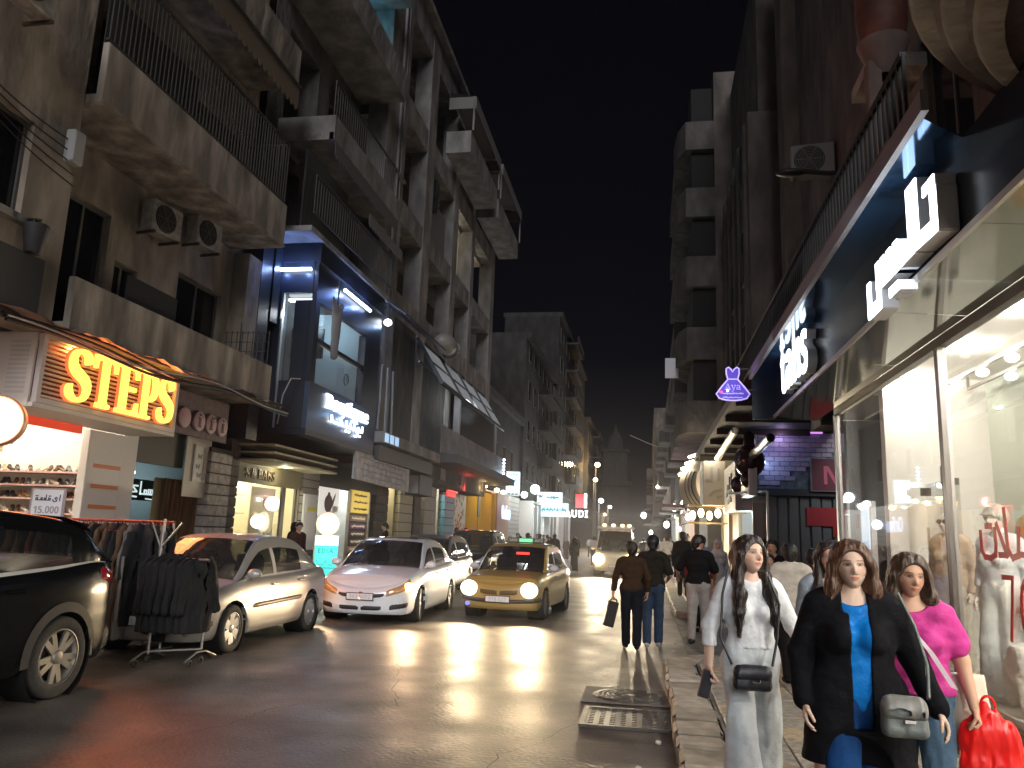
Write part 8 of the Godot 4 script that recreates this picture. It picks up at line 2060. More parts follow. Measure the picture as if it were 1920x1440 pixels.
func ground() -> void:
	var asphalt := mat("asphalt", 0.14, 0.116, 0.096, 0.62, 0, {"tex": [71, 0.012, 0.55, 1.0, 0.22], "nrm": [72, 0.45, 4.0, 0.09], "rtex": [73, 0.015, 0.62, 1.0], "spec": 0.6})
	struct("road", mb().box(-7.4, 0.6, -0.3, 0.0, 6.0, -165.0), asphalt)
	struct("ground", mb().box(-60, 60, -0.6, -0.30, 30, -230), mat("earth", 0.04, 0.038, 0.035, 0.9))
	struct("far_road", mb().box(-8, 3, -0.3, -0.004, -165.0, -228.0), asphalt)
	var pave := mat("pavement_grey", 0.22, 0.205, 0.18, 0.65, 0, {"tex": [74, 0.02, 0.55, 1.0, 0.5]})
	struct("left_pavement", mb().box(-14.0, -7.4, -0.3, 0.14, 6.0, -165.0), pave)
	# right pavement: a sheet with kerb stones and tiles as its pieces; it is broken by a side opening
	var rp := struct("right_pavement", mb().box(0.62, 3.0, -0.3, 0.125, 6.0, -11.2).box(0.95, 3.0, -0.3, 0.125, -17.6, -165.0).box(0.6, 9.0, -0.3, 0.02, -11.2, -17.6), pave)
	rng.seed = 5
	var base := [mb().obox(Transform3D(), Vector3(0.392, 0.03, 0.392), 0.006).mesh(), mb().obox(Transform3D(), Vector3(0.388, 0.03, 0.391), 0.009).mesh()]
	var cols := [["tile_cream", 0.52, 0.42, 0.27], ["tile_grey", 0.40, 0.365, 0.31], ["tile_sand", 0.47, 0.35, 0.19], ["tile_dim", 0.34, 0.30, 0.25]]
	for j in 34:
		for i in 6:
			var k := 0 if (i + j / 2) % 3 == 0 else (2 if (i * 2 + j) % 5 == 0 else 1)
			if rng.randf() < 0.2: k = 3
			var z := 2.2 - 0.4 * j
			if z < -11.0: continue
			obj("tile", base[rng.randi() % 2], mat(cols[k][0], cols[k][1], cols[k][2], cols[k][3], 0.5, 0, {"tex": [75, 0.03, 0.6, 1.0, 1.3], "nrm": [76, 0.06, 3.0, 0.5]}), rp, Transform3D(Basis(Vector3.UP, rng.randf_range(-0.012, 0.012)) * Basis(Vector3.RIGHT, rng.randf_range(-0.012, 0.012)), Vector3(0.85 + 0.4 * i, 0.128 + rng.randf_range(-0.003, 0.003), z)))
	for j in 30:
		for i in 5:
			var z := -17.9 - 0.4 * j
			obj("tile", base[0], mat(["tile_cream", "tile_grey"][(i + j) % 2]), rp, ff(1.2 + 0.4 * i, 0.128, z))
	# kerb stones along the near pavement and around its rounded corner
	var kerb := struct("kerb", mb().box(0.44, 0.64, -0.3, 0.06, 6.0, -10.6), mat("kerb_base", 0.10, 0.09, 0.08, 0.9))
	var km := mat("kerb_stone", 0.42, 0.37, 0.30, 0.75, 0, {"tex": [77, 0.02, 0.72, 1.0, 0.8]})
	var kms := [km, mat("kerb_stone_dim", 0.33, 0.29, 0.235, 0.75, 0, {"tex": [77, 0.02, 0.72, 1.0, 0.8]}), mat("kerb_stone_pale", 0.48, 0.43, 0.36, 0.75, 0, {"tex": [77, 0.02, 0.72, 1.0, 0.8]})]
	var st := []
	for v in 4:
		var b := mb().obox(Transform3D(), Vector3(0.36 + 0.015 * v, 0.25, 0.432 - 0.010 * v), 0.028)
		for q in b.v.size(): b.v[q] += Vector3(rng.randf_range(-1, 1), rng.randf_range(-0.6, 0.6), rng.randf_range(-1, 1)) * 0.004
		st.append(b.mesh())
	for i in 26:
		var z := 1.5 - 0.475 * i
		obj("kerb_stone", st[i % 4], kms[(i * 7) % 3], kerb, Transform3D(Basis(Vector3.UP, (PI if i % 3 == 0 else 0.0) + rng.randf_range(-0.035, 0.035)) * Basis(Vector3(0, 0, 1), rng.randf_range(-0.04, 0.04)) * Basis(Vector3.RIGHT, rng.randf_range(-0.055, 0.055)), Vector3(0.42 + rng.randf_range(-0.014, 0.014), 0.02 + rng.randf_range(-0.018, 0.014), z)))
	for q in [[0.50, -10.75, 0.5], [0.78, -11.12, 1.1], [1.22, -11.32, 1.45], [1.7, -11.4, 1.57], [2.2, -11.4, 1.57]]:
		obj("kerb_stone", st[1], km, kerb, Transform3D(Basis(Vector3.UP, -q[2]), Vector3(q[0], 0.02, q[1])))
	for i in 60:
		obj("kerb_stone", st[i % 4], km, kerb, Transform3D(Basis(Vector3.UP, PI * (i % 2)), Vector3(0.80, 0.02, -18.2 - 0.475 * i)))
	for q in [[0.95, -17.75, -0.7], [1.4, -17.55, -1.5], [1.9, -17.55, -1.57]]:
		obj("kerb_stone", st[2], km, kerb, Transform3D(Basis(Vector3.UP, -q[2]), Vector3(q[0], 0.02, q[1])))
	var lk := struct("left_kerb", mb().box(-7.45, -7.30, -0.3, 0.13, 6.0, -165.0, 0.02), mat("kerb_stone"))
	# manhole cover and drain grate
	var iron := mat("cast_iron", 0.085, 0.078, 0.068, 0.5, 0.4, {"nrm": [79, 0.08, 4.0, 0.6, 2.0]})
	var mh := thing("manhole_cover", "round cast iron manhole cover with concentric rings beside the kerb", "manhole cover", Vector3(-0.17, 0.004, -8.78))
	obj("collar", mb().box(-0.48, 0.46, 0, 0.012, -0.42, 0.42, 0.005), mat("concrete_collar", 0.11, 0.10, 0.09, 0.8), mh)
	var prof := [Vector2(0.001, 0.022), Vector2(0.07, 0.022), Vector2(0.075, 0.016)]
	for k in 5:
		var r := 0.11 + 0.05 * k
		prof.append_array([Vector2(r, 0.016), Vector2(r + 0.006, 0.024), Vector2(r + 0.022, 0.024), Vector2(r + 0.028, 0.016)])
	prof.append_array([Vector2(0.375, 0.016), Vector2(0.38, 0.003)])
	prof.reverse()
	obj("lid", mb().lathe(prof, 40), iron, mh)
	var g := thing("drain_grate", "rectangular iron drain grate full of small slots beside the kerb", "drain", Vector3(-0.15, 0.004, -7.70))
	obj("pit", mb().box(-0.40, 0.40, -0.02, 0.002, -0.36, 0.36), mat("slot_dark"), g)
	obj("frame", mb().box(-0.43, -0.38, 0, 0.026, -0.40, 0.40).box(0.38, 0.43, 0, 0.026, -0.40, 0.40).box(-0.38, 0.38, 0, 0.0255, -0.40, -0.35).box(-0.38, 0.38, 0, 0.0255, 0.35, 0.40), iron, g)
	for i in 9: obj("bar", mb().box(-0.38 + i * 0.0945 - 0.024, -0.38 + i * 0.0945 + 0.024, 0.003, 0.022, -0.35, 0.35), iron, g)
	for j in 11: obj("cross_bar", mb().box(-0.38, 0.38, 0.003, 0.0215, -0.345 + j * 0.069 - 0.013, -0.345 + j * 0.069 + 0.013), iron, g)
	# tar seams and scraps of litter
	rng.seed = 91
	for k in 3:
		var x: float = [-3.9, -2.3, -1.2, -4.6, -0.6][k]
		var z: float = [-5.0, -7.5, -5.5, -10.5, -8.0][k]
		var rows := []
		for i in 26:
			x += rng.randf_range(-0.06, 0.06) + [0.02, -0.03, 0.025, 0.04, -0.015][k]
			z -= rng.randf_range(0.05, 0.16)
			var w := rng.randf_range(0.0015, 0.004)
			rows.append([Vector3(x - w, 0.004, z), Vector3(x + w, 0.004, z)])
		var o := obj("road_crack", mb().grid(rows), mat("crack_dark", 0.03, 0.027, 0.024, 0.95))
		o.set_meta("kind", "structure")
	for q in [[0.45, -13.2], [0.62, -14.1], [0.3, -9.4], [0.1, -6.9], [-0.05, -6.1], [0.4, -12.2]]:
		tag(obj("litter", mb().obox(Transform3D(Basis(Vector3.UP, rng.randf() * 3.0) * Basis(Vector3.RIGHT, 0.2), Vector3(q[0], 0.045 if q[1] < -11.2 else 0.02, q[1])), Vector3(0.06, 0.025, 0.045), 0.008), mat("litter_white", 0.55, 0.52, 0.48, 0.8)), "tiny scrap of white litter lying on the road by the kerb", "litter", "scraps of litter by the kerb")

func racks() -> void:
	var steel := mat("rack_steel", 0.42, 0.40, 0.37, 0.35, 0.8)
	var t := thing("clothes_rail", "long clothes rail crowded with dark garments behind the dark SUV", "clothes rack", Vector3(-6.8, 0, -9.1))
	obj("rail", mb().tube([Vector3(-1.3, 1.62, 0), Vector3(1.05, 1.62, 0)], 0.016, 8), mat("rail_red", 0.30, 0.03, 0.02, 0.4, 0.3), t)
	for x in [-1.28, 1.03]:
		obj("post", mb().tube([Vector3(x, 0.12, 0), Vector3(x, 1.62, 0)], 0.016, 8), steel, t)
		obj("foot", mb().tube([Vector3(x, 0.12, -0.25), Vector3(x, 0.12, 0.25)], 0.014, 8), steel, t)
	rng.seed = 61
	var cloths := []
	for v in 4:
		cloths.append(blob([[Vector3(-0.17, 1.46, 0), Vector3(0.17, 1.46, 0), 0.045, 0.045, 0.03, 0.7], [Vector3(0, 1.40, 0), Vector3(0, 0.62 - 0.12 * v, 0), 0.19, 0.22, 0.05, 0.24], [Vector3(-0.17, 1.45, 0), Vector3(-0.25, 0.95, 0), 0.05, 0.045, 0.03, 0.8], [Vector3(0.17, 1.45, 0), Vector3(0.25, 0.95, 0), 0.05, 0.045, 0.03, 0.8]], 0.024, {"ymin": 0.45 - 0.08 * v, "wave": 0.035, "freq": 7.0, "seed": v}).mesh())
	var hook := mb().tube(arc(Vector2(0, 1.60), Vector2(0.025, 0.03), -60, 200, 8).map(func(v): return Vector3(0, v.y, v.x)) + [Vector3(0, 1.50, 0)], 0.006, 5).bar(Vector3(0, 1.50, -0.18), Vector3(0, 1.50, 0.18), 0.012, 0.012).mesh()
	var gc := [["garment_black", 0.006, 0.006, 0.007], ["garment_charcoal", 0.012, 0.012, 0.014], ["garment_brown", 0.11, 0.062, 0.035], ["garment_navy", 0.008, 0.009, 0.016], ["garment_rust", 0.16, 0.05, 0.03], ["garment_grey", 0.13, 0.125, 0.12]]
	for i in 27:
		var x := -1.22 + i * 0.083
		var kd: Array = gc[[0, 0, 1, 3, 2, 2, 1, 0, 4, 5, 5][rng.randi() % 11]]
		var o := thing("garment", "dark garment on its hanger along the long crowded clothes rail", "garment", Vector3(-6.8 + x, 0, -9.1 + rng.randf_range(-0.02, 0.02)), rng.randf_range(-14, 14) + (60.0 if i > 22 else 0.0), "garments hanging on the long clothes rail")
		obj("cloth", cloths[rng.randi() % 4], mat(kd[0], kd[1], kd[2], kd[3], 0.9), o, Transform3D(Basis(Vector3.UP, PI / 2), Vector3.ZERO))
		obj("hanger", hook, mat("hanger_red", 0.42, 0.03, 0.02, 0.4) if i > 9 else mat("car_black"), o)
	var r := thing("low_clothes_rack", "low wheeled metal rack of black jackets standing in the road", "clothes rack", Vector3(-5.48, 0, -8.85), -8.0)
	obj("rail", mb().tube([Vector3(-0.36, 1.20, 0), Vector3(0.42, 1.20, 0)], 0.015, 8), steel, r)
	obj("post", mb().tube([Vector3(-0.26, 0.10, 0.05), Vector3(-0.26, 0.95, 0.05), Vector3(-0.26, 1.66, 0.02)], 0.017, 8), steel, r)
	obj("post", mb().tube([Vector3(0.24, 0.16, -0.25), Vector3(0.24, 1.20, -0.25)], 0.015, 8), steel, r)
	obj("brace", mb().tube([Vector3(-0.26, 1.32, 0.04), Vector3(-0.46, 1.62, 0.0)], 0.012, 6), steel, r)
	obj("brace", mb().tube([Vector3(-0.26, 1.32, 0.04), Vector3(-0.02, 1.62, 0.0)], 0.012, 6), steel, r)
	obj("base_bar", mb().tube([Vector3(-0.26, 0.13, 0.05), Vector3(0.24, 0.16, -0.25)], 0.015, 8), steel, r)
	for q in [[-0.26, 0.05], [0.24, -0.25]]:
		obj("foot", mb().tube([Vector3(q[0] - 0.02, 0.05, q[1] - 0.30), Vector3(q[0], 0.13, q[1] - 0.08), Vector3(q[0], 0.13, q[1] + 0.08), Vector3(q[0] + 0.02, 0.05, q[1] + 0.30)], 0.013, 7), steel, r)
		for s in [-0.30, 0.30, 0.0]: obj("castor", mb().lathe([Vector2(0.02, -0.015), Vector2(0.04, -0.012), Vector2(0.04, 0.012), Vector2(0.02, 0.015)], 14, Transform3D(Basis(Vector3(0, 0, 1), PI / 2), Vector3(q[0] + s * 0.3, 0.042, q[1] + s))), mat("tyre"), r)
	obj("tag_strip", mb().box(-0.74, -0.70, 0.45, 1.2, 0.12, 0.125), mat("tag_grey", 0.16, 0.15, 0.14, 0.6), r)
	var jk := blob([[Vector3(-0.14, 1.10, 0), Vector3(0.14, 1.10, 0), 0.06, 0.06, 0.03, 0.8], [Vector3(0, 1.05, 0), Vector3(0, 0.42, 0), 0.21, 0.23, 0.05, 0.3], [Vector3(-0.17, 1.09, 0), Vector3(-0.26, 0.62, 0.02), 0.065, 0.05, 0.03], [Vector3(0.17, 1.09, 0), Vector3(0.26, 0.62, 0.02), 0.065, 0.05, 0.03]], 0.022, {"ymin": 0.36, "wave": 0.03, "freq": 7.0}).mesh()
	for i in 7:
		var o := thing("jacket", "black jacket packed with others on the low wheeled rack", "jacket", Vector3(-5.80 + i * 0.098, 0, -8.87), 78.0 + rng.randf_range(-8, 8), "black jackets on the low wheeled rack")
		obj("cloth", jk, mat("garment_black"), o)
		obj("hanger", mb().tube(arc(Vector2(0, 1.18), Vector2(0.022, 0.028), -60, 200, 8).map(func(v): return Vector3(v.x, v.y, 0)) + [Vector3(0, 1.12, 0)], 0.005, 5), steel, o)

func crossbag(label: String, at: Vector3, turn: float, size: Vector3, col: Color, straps: Array, flap: Color) -> void:
	var t := thing("handbag", label, "handbag", at, turn)
	var m := mat("leather_%.3f" % col.b, col.r, col.g, col.b, 0.38, 0, {"nrm": [81, 0.1, 2.0, 0.35, 4.0], "own": true})
	var soft := func(w: float, y0: float, y1: float, z: float) -> MB:
		var b := []
		var n := 5
		for k in n:
			var u := float(k) / (n - 1)
			var ww := (w - 0.028) * (1.06 - 0.12 * u)
			b.append([Vector3(-ww, lerpf(y0 + 0.028, y1 - 0.028, u), z), Vector3(ww, lerpf(y0 + 0.028, y1 - 0.028, u), z), 0.028, 0.028, 0.02, size.z / 0.056 * (1.15 - 0.4 * u)])
		return blob(b, 0.0065, {"wave": 0.004, "freq": 14.0})
	obj("bag", soft.call(size.x / 2, -size.y / 2, size.y / 2, 0.0), m, t)
	obj("flap", soft.call(size.x * 0.48, -size.y * 0.08, size.y * 0.51, 0.006), mat("leather_flap_%.3f" % flap.b, flap.r, flap.g, flap.b, 0.4), t)
	obj("clasp", mb().obox(ff(size.x * 0.06, -size.y * 0.05, size.z * 0.5 + 0.014), Vector3(0.045, 0.018, 0.008), 0.003), mat("chrome"), t)
	for s in straps: obj("strap", mb().tube(s, 0.008, 6), m, t)

func near_people() -> void:
	var w1 := Vector3(0.60, 0.128, -4.95)
	person({"label": "young woman with very long dark hair, white long sleeved top and pale trousers", "at": w1, "turn": 6.0, "h": 1.53, "sex": "f", "girth": 0.97, "cell": 0.0105, "skin": Color(0.50, 0.33, 0.25), "hair": Color(0.022, 0.013, 0.010), "hair_style": "long", "look": [24.0, 7.0, -3.0], "step": 0.12,
		"arms": [[Vector3(-0.105, -0.25, -0.02), Vector3(-0.12, -0.49, 0.03)], [Vector3(0.13, -0.24, -0.04), Vector3(0.15, -0.38, 0.15)]], "curl": [0.95, 0.5],
		"wear": [{"kind": "top", "called": "blouse", "col": Color(0.70, 0.72, 0.74), "sleeve": 1.0, "hem": 1.00, "e": 0.012, "wave": 0.007}, {"kind": "trousers", "called": "trousers", "col": Color(0.58, 0.62, 0.64), "wide": 0.072, "e": 0.010, "hem": 0.03, "upto": 1.0, "waist": 1.05, "wave": 0.022, "freq": 6.0}, {"kind": "shoes", "called": "shoes", "col": Color(0.5, 0.48, 0.45)}]})
	crossbag("small black leather crossbody bag hanging in front of the woman in white", w1 + Vector3(-0.02, 0.76, 0.20), 4.0, Vector3(0.20, 0.135, 0.06), Color(0.012, 0.013, 0.018), [[Vector3(-0.11, 0.07, 0), Vector3(-0.155, 0.20, -0.09), Vector3(-0.14, 0.44, -0.10), Vector3(-0.10, 0.58, -0.13)], [Vector3(0.11, 0.07, 0), Vector3(0.15, 0.20, -0.06), Vector3(0.165, 0.40, -0.04), Vector3(0.12, 0.55, -0.10)]], Color(0.016, 0.017, 0.024))
	var ph := thing("phone", "dark phone held low in the right hand of the woman in white", "phone", w1 + Vector3(-0.265, 0.70, 0.10), 30.0)
	ph.rotation_degrees.z = -18.0
	obj("case", mb().obox(ff(0, 0, 0), Vector3(0.075, 0.155, 0.012), 0.005), mat("phone_case", 0.06, 0.02, 0.03, 0.3), ph)
	obj("screen", mb().obox(ff(0, 0, 0.007), Vector3(0.068, 0.145, 0.002)), mat("screen_black"), ph)
	var w2 := Vector3(0.955, 0.128, -4.05)
	person({"label": "woman with shoulder length auburn hair in an open black cardigan over a bright blue top", "at": w2, "turn": -6.0, "h": 1.51, "sex": "f", "girth": 1.17, "face": 1.15, "cell": 0.0105, "skin": Color(0.50, 0.35, 0.27), "hair": Color(0.10, 0.042, 0.020), "hair_style": "shoulder", "look": [2.0, 0.0, 2.0], "step": 0.17,
		"arms": [[Vector3(-0.10, -0.26, -0.03), Vector3(-0.09, -0.49, 0.05)], [Vector3(0.12, -0.25, -0.05), Vector3(0.20, -0.48, 0.08)]],
		"wear": [{"kind": "top", "called": "top", "col": Color(0.004, 0.15, 0.50), "sleeve": 0.0, "hem": 0.86, "e": 0.016, "rough": 0.5, "cuts": [[Vector3(0, 1.50, 0.07), 0.12]]}, {"kind": "top", "called": "cardigan", "col": Color(0.006, 0.006, 0.008), "sleeve": 0.97, "hem": 0.60, "e": 0.022, "flare": 0.02, "wave": 0.006,
			"cuts": [[Vector3(0.015, 1.20, 0.20), Vector3(0.046, 0.42, 0.22)], [Vector3(0.0, 1.44, 0.12), Vector3(0.06, 0.09, 0.12)], [Vector3(0, 1.52, 0.03), 0.085], [Vector3(-0.02, 0.60, 0.20), 0.17]]},
			{"kind": "trousers", "called": "trousers", "col": Color(0.010, 0.050, 0.17), "wide": 0.010, "e": 0.008}, {"kind": "shoes", "called": "shoes", "col": Color(0.02, 0.02, 0.02)}]})
	crossbag("grey leather crossbody bag at the hip of the woman in the black cardigan", w2 + Vector3(0.13, 0.79, 0.25), -4.0, Vector3(0.18, 0.17, 0.08), Color(0.085, 0.10, 0.095), [[Vector3(0.10, 0.08, 0), Vector3(0.13, 0.20, -0.12), Vector3(0.10, 0.36, -0.17), Vector3(0.05, 0.50, -0.24)]], Color(0.125, 0.125, 0.115))
	var w3 := Vector3(1.30, 0.128, -4.35)
	person({"label": "woman in a draped bright pink top and blue jeans with straight light brown hair", "at": w3, "turn": -10.0, "h": 1.46, "sex": "f", "girth": 1.12, "cell": 0.0105, "skin": Color(0.46, 0.27, 0.18), "hair": Color(0.075, 0.042, 0.024), "hair_style": "shoulder", "look": [14.0, -5.0, -4.0], "step": -0.15,
		"arms": [[Vector3(-0.08, -0.26, -0.03), Vector3(-0.06, -0.48, 0.06)], [Vector3(0.085, -0.25, -0.02), Vector3(0.12, -0.49, 0.06)]], "curl": [0.4, 1.25],
		"wear": [{"kind": "top", "called": "blouse", "col": Color(0.50, 0.045, 0.25), "sleeve": 0.40, "hem": 0.94, "e": 0.020, "wave": 0.016, "freq": 7.0, "rough": 0.5, "cuts": [[Vector3(0.0, 1.50, 0.08), 0.115]]}, {"kind": "trousers", "called": "jeans", "col": Color(0.06, 0.105, 0.16), "wide": 0.02, "e": 0.008, "wave": 0.014}, {"kind": "shoes", "called": "shoes", "col": Color(0.4, 0.38, 0.36)}]})
	var sh := thing("white_ribbons", "pair of white ribbon straps hanging across the bright pink top", "strap", w3)
	for q in [[Vector3(-0.13, 1.24, 0.09), Vector3(-0.06, 1.12, 0.185), Vector3(0.02, 1.02, 0.19), Vector3(0.12, 0.86, 0.175)], [Vector3(-0.12, 1.22, 0.10), Vector3(-0.06, 1.08, 0.195), Vector3(-0.03, 0.98, 0.19), Vector3(-0.03, 0.88, 0.185)]]:
		var rows := []
		for i in q.size(): rows.append([q[i] + Vector3(-0.016, 0.006, 0), q[i] + Vector3(0.016, -0.006, 0.004)])
		obj("ribbon", mb().grid(rows), mat("ribbon_white", 0.70, 0.60, 0.66, 0.7), sh)
	var tb := thing("cream_tote", "pale cream tote bag hanging behind the jeans of the woman in pink", "bag", w3 + Vector3(0.25, 0.74, -0.05), 10.0)
	obj("bag", blob([[Vector3(0, -0.12, 0), Vector3(0, 0.12, 0), 0.12, 0.09, 0.03, 0.6]], 0.02, {"wave": 0.02, "ymax": 0.16}), mat("tote_cream", 0.50, 0.46, 0.38, 0.8), tb)
	var rb := thing("red_carrier_bag", "bright red plastic carrier bag in the hand of the woman in pink", "carrier bag", w3 + Vector3(0.285, 0.595, 0.10), -12.0)
	obj("bag", blob([[Vector3(-0.06, -0.09, 0), Vector3(0.06, -0.09, 0), 0.085, 0.085, 0.05, 0.55], [Vector3(-0.045, 0.04, 0), Vector3(0.045, 0.04, 0), 0.085, 0.085, 0.05, 0.5], [Vector3(-0.06, 0.08, 0), Vector3(-0.03, 0.17, 0), 0.04, 0.012, 0.03, 0.6], [Vector3(0.06, 0.08, 0), Vector3(0.03, 0.17, 0), 0.04, 0.012, 0.03, 0.6], [Vector3(0, 0.09, 0), Vector3(-0.01, 0.19, 0), 0.03, 0.012, 0.03]], 0.008, {"wave": 0.012, "freq": 13.0, "stretch": Vector3(1.2, 0.35, 1.2), "ymin": -0.165}), mat("bag_red", 0.72, 0.012, 0.010, 0.32, 0, {"back": [0.5, 0.02, 0.02]}), rb)
	obj("handle", mb().tube(arc(Vector2(0, 0.18), Vector2(0.03, 0.05), 0, 180, 10).map(func(v): return Vector3(v.x, v.y, 0)), 0.007, 6), mat("bag_red"), rb)
	person({"label": "woman with long dark hair in a pale denim jacket partly hidden behind the black cardigan", "at": Vector3(1.20, 0.128, -5.6), "turn": -12.0, "h": 1.52, "sex": "f", "cell": 0.015, "skin": Color(0.44, 0.25, 0.18), "hair": Color(0.022, 0.012, 0.010), "hair_style": "long", "look": [-4.0, 0.0], "step": 0.14, "wear": [{"kind": "top", "called": "denim_jacket", "col": Color(0.30, 0.36, 0.42), "hem": 0.9, "e": 0.028}, {"kind": "trousers", "called": "trousers", "col": Color(0.36, 0.26, 0.25), "wide": 0.03}, {"kind": "shoes", "called": "shoes", "col": Color(0.3, 0.28, 0.26)}]})

func street_people() -> void:
	var jeans := Color(0.035, 0.055, 0.095)
	var dk := Color(0.010, 0.010, 0.011)
	person({"label": "young man seen from behind in a black cap, dark T shirt and blue jeans", "at": Vector3(0.10, 0.0, -12.8), "turn": 176.0, "h": 1.68, "cell": 0.018, "hair": Color(0.008, 0.008, 0.010), "hair_style": "cap", "step": 0.08, "arms": [[Vector3(-0.09, -0.26, -0.02), Vector3(-0.05, -0.34, 0.2)], [Vector3(0.07, -0.27, 0), Vector3(0.08, -0.5, 0.04)]], "wear": [{"kind": "top", "called": "t_shirt", "col": Color(0.022, 0.019, 0.014), "sleeve": 0.5, "hem": 0.92, "e": 0.017}, {"kind": "trousers", "called": "jeans", "col": jeans, "wide": 0.016}, {"kind": "shoes", "called": "shoes", "col": Color(0.35, 0.32, 0.28)}]})
	person({"label": "person in dark brown jacket carrying a flat black case beside the cap wearer", "at": Vector3(-0.22, 0.0, -12.5), "turn": 184.0, "h": 1.58, "cell": 0.018, "hair": Color(0.03, 0.02, 0.012), "hair_style": "short", "step": -0.10, "arms": [[Vector3(-0.09, -0.26, -0.02), Vector3(-0.08, -0.48, 0.05)], [Vector3(0.08, -0.25, 0), Vector3(0.12, -0.50, 0.0)]], "curl": [0.4, 1.2], "wear": [{"kind": "top", "called": "jacket", "col": Color(0.045, 0.025, 0.013), "hem": 0.90, "e": 0.018}, {"kind": "trousers", "called": "trousers", "col": Color(0.012, 0.013, 0.018), "wide": 0.02}, {"kind": "shoes", "called": "shoes", "col": dk}]})
	var cs := thing("flat_case", "flat black case held at the side of the person in the brown jacket", "case", Vector3(-0.53, 0.50, -12.48), 0.0)
	cs.rotation_degrees = Vector3(0, 20, -14)
	obj("case", mb().obox(ff(0, 0, 0), Vector3(0.17, 0.38, 0.06), 0.012), mat("case_black", 0.012, 0.011, 0.011, 0.4), cs)
	obj("handle", mb().tube(arc(Vector2(0, 0.19), Vector2(0.05, 0.05), 0, 180, 8).map(func(v): return Vector3(v.x, v.y, 0)), 0.010, 6), mat("case_black"), cs)
	person({"label": "man in a black T shirt and pale jeans seen from behind at the pavement gap", "at": Vector3(0.82, 0.02, -13.4), "turn": 160.0, "h": 1.70, "girth": 1.1, "cell": 0.018, "hair_style": "short", "look": [-35.0, -8.0], "step": 0.10, "arms": [[Vector3(-0.09, -0.25, 0.06), Vector3(-0.02, -0.40, 0.24)], [Vector3(0.14, -0.24, 0.02), Vector3(0.20, -0.34, 0.18)]], "wear": [{"kind": "top", "called": "t_shirt", "col": dk, "sleeve": 0.5, "hem": 0.93, "e": 0.017}, {"kind": "trousers", "called": "jeans", "col": Color(0.36, 0.34, 0.32), "wide": 0.008}, {"kind": "shoes", "called": "shoes", "col": Color(0.05, 0.05, 0.05)}]})
	person({"label": "woman in a pale headscarf and pale grey coat right of the black T shirt", "at": Vector3(1.42, 0.13, -16.8), "turn": 10.0, "h": 1.54, "sex": "f", "cell": 0.022, "hair": Color(0.50, 0.46, 0.42), "hair_style": "scarf", "wear": [{"kind": "robe", "called": "coat", "col": Color(0.36, 0.36, 0.38)}]})
	person({"label": "person in light blue shirt just left of the pale headscarf", "at": Vector3(1.22, 0.13, -18.4), "turn": 12.0, "h": 1.60, "cell": 0.024, "wear": [{"kind": "top", "called": "shirt", "col": Color(0.30, 0.36, 0.46)}, {"kind": "trousers", "called": "trousers", "col": dk}, {"kind": "shoes", "called": "shoes", "col": dk}]})
	person({"label": "boy in a bright blue shirt partly hidden behind the hair of the woman in white", "at": Vector3(1.78, 0.02, -12.4), "turn": -10.0, "h": 1.46, "cell": 0.02, "wear": [{"kind": "top", "called": "shirt", "col": Color(0.012, 0.06, 0.40), "sleeve": 0.5}, {"kind": "trousers", "called": "trousers", "col": dk}, {"kind": "shoes", "called": "shoes", "col": dk}]})
	person({"label": "dark haired man in a black shirt standing right of the boy in blue", "at": Vector3(2.02, 0.02, -13.6), "turn": -25.0, "h": 1.66, "cell": 0.02, "wear": [{"kind": "top", "called": "shirt", "col": dk, "sleeve": 0.5}, {"kind": "trousers", "called": "trousers", "col": dk}, {"kind": "shoes", "called": "shoes", "col": dk}]})
	person({"label": "man in a white shirt with black hair seen from behind near the grey shutter", "at": Vector3(1.56, 0.128, -9.3), "turn": 178.0, "h": 1.50, "cell": 0.018, "hair_style": "short", "hair": Color(0.008, 0.007, 0.007), "wear": [{"kind": "top", "called": "shirt", "col": Color(0.58, 0.53, 0.47), "hem": 0.86, "e": 0.03}, {"kind": "trousers", "called": "trousers", "col": dk}, {"kind": "shoes", "called": "shoes", "col": dk}]})
	person({"label": "man in dark top with his back turned beyond the white shirted man", "at": Vector3(2.05, 0.128, -10.6), "turn": 150.0, "h": 1.45, "cell": 0.02, "wear": [{"kind": "top", "called": "shirt", "col": Color(0.06, 0.03, 0.025)}, {"kind": "trousers", "called": "trousers", "col": dk}, {"kind": "shoes", "called": "shoes", "col": dk}]})
	person({"label": "dark haired woman in a maroon top far behind the white shirted man", "at": Vector3(2.35, 0.02, -12.0), "turn": 8.0, "h": 1.50, "sex": "f", "cell": 0.022, "hair_style": "shoulder", "wear": [{"kind": "top", "called": "blouse", "col": Color(0.10, 0.02, 0.025)}, {"kind": "trousers", "called": "trousers", "col": dk}, {"kind": "shoes", "called": "shoes", "col": dk}]})
	person({"label": "man in a grey shirt walking away near the red and white banner post", "at": Vector3(2.15, 0.02, -15.6), "turn": 175.0, "h": 1.68, "cell": 0.024, "wear": [{"kind": "top", "called": "shirt", "col": Color(0.20, 0.20, 0.21)}, {"kind": "trousers", "called": "trousers", "col": dk}, {"kind": "shoes", "called": "shoes", "col": dk}]})
	person({"label": "man in a dark red shirt just beyond the black T shirt man", "at": Vector3(0.98, 0.02, -15.4), "turn": 5.0, "h": 1.66, "cell": 0.024, "wear": [{"kind": "top", "called": "shirt", "col": Color(0.15, 0.02, 0.02)}, {"kind": "trousers", "called": "trousers", "col": dk}, {"kind": "shoes", "called": "shoes", "col": dk}]})
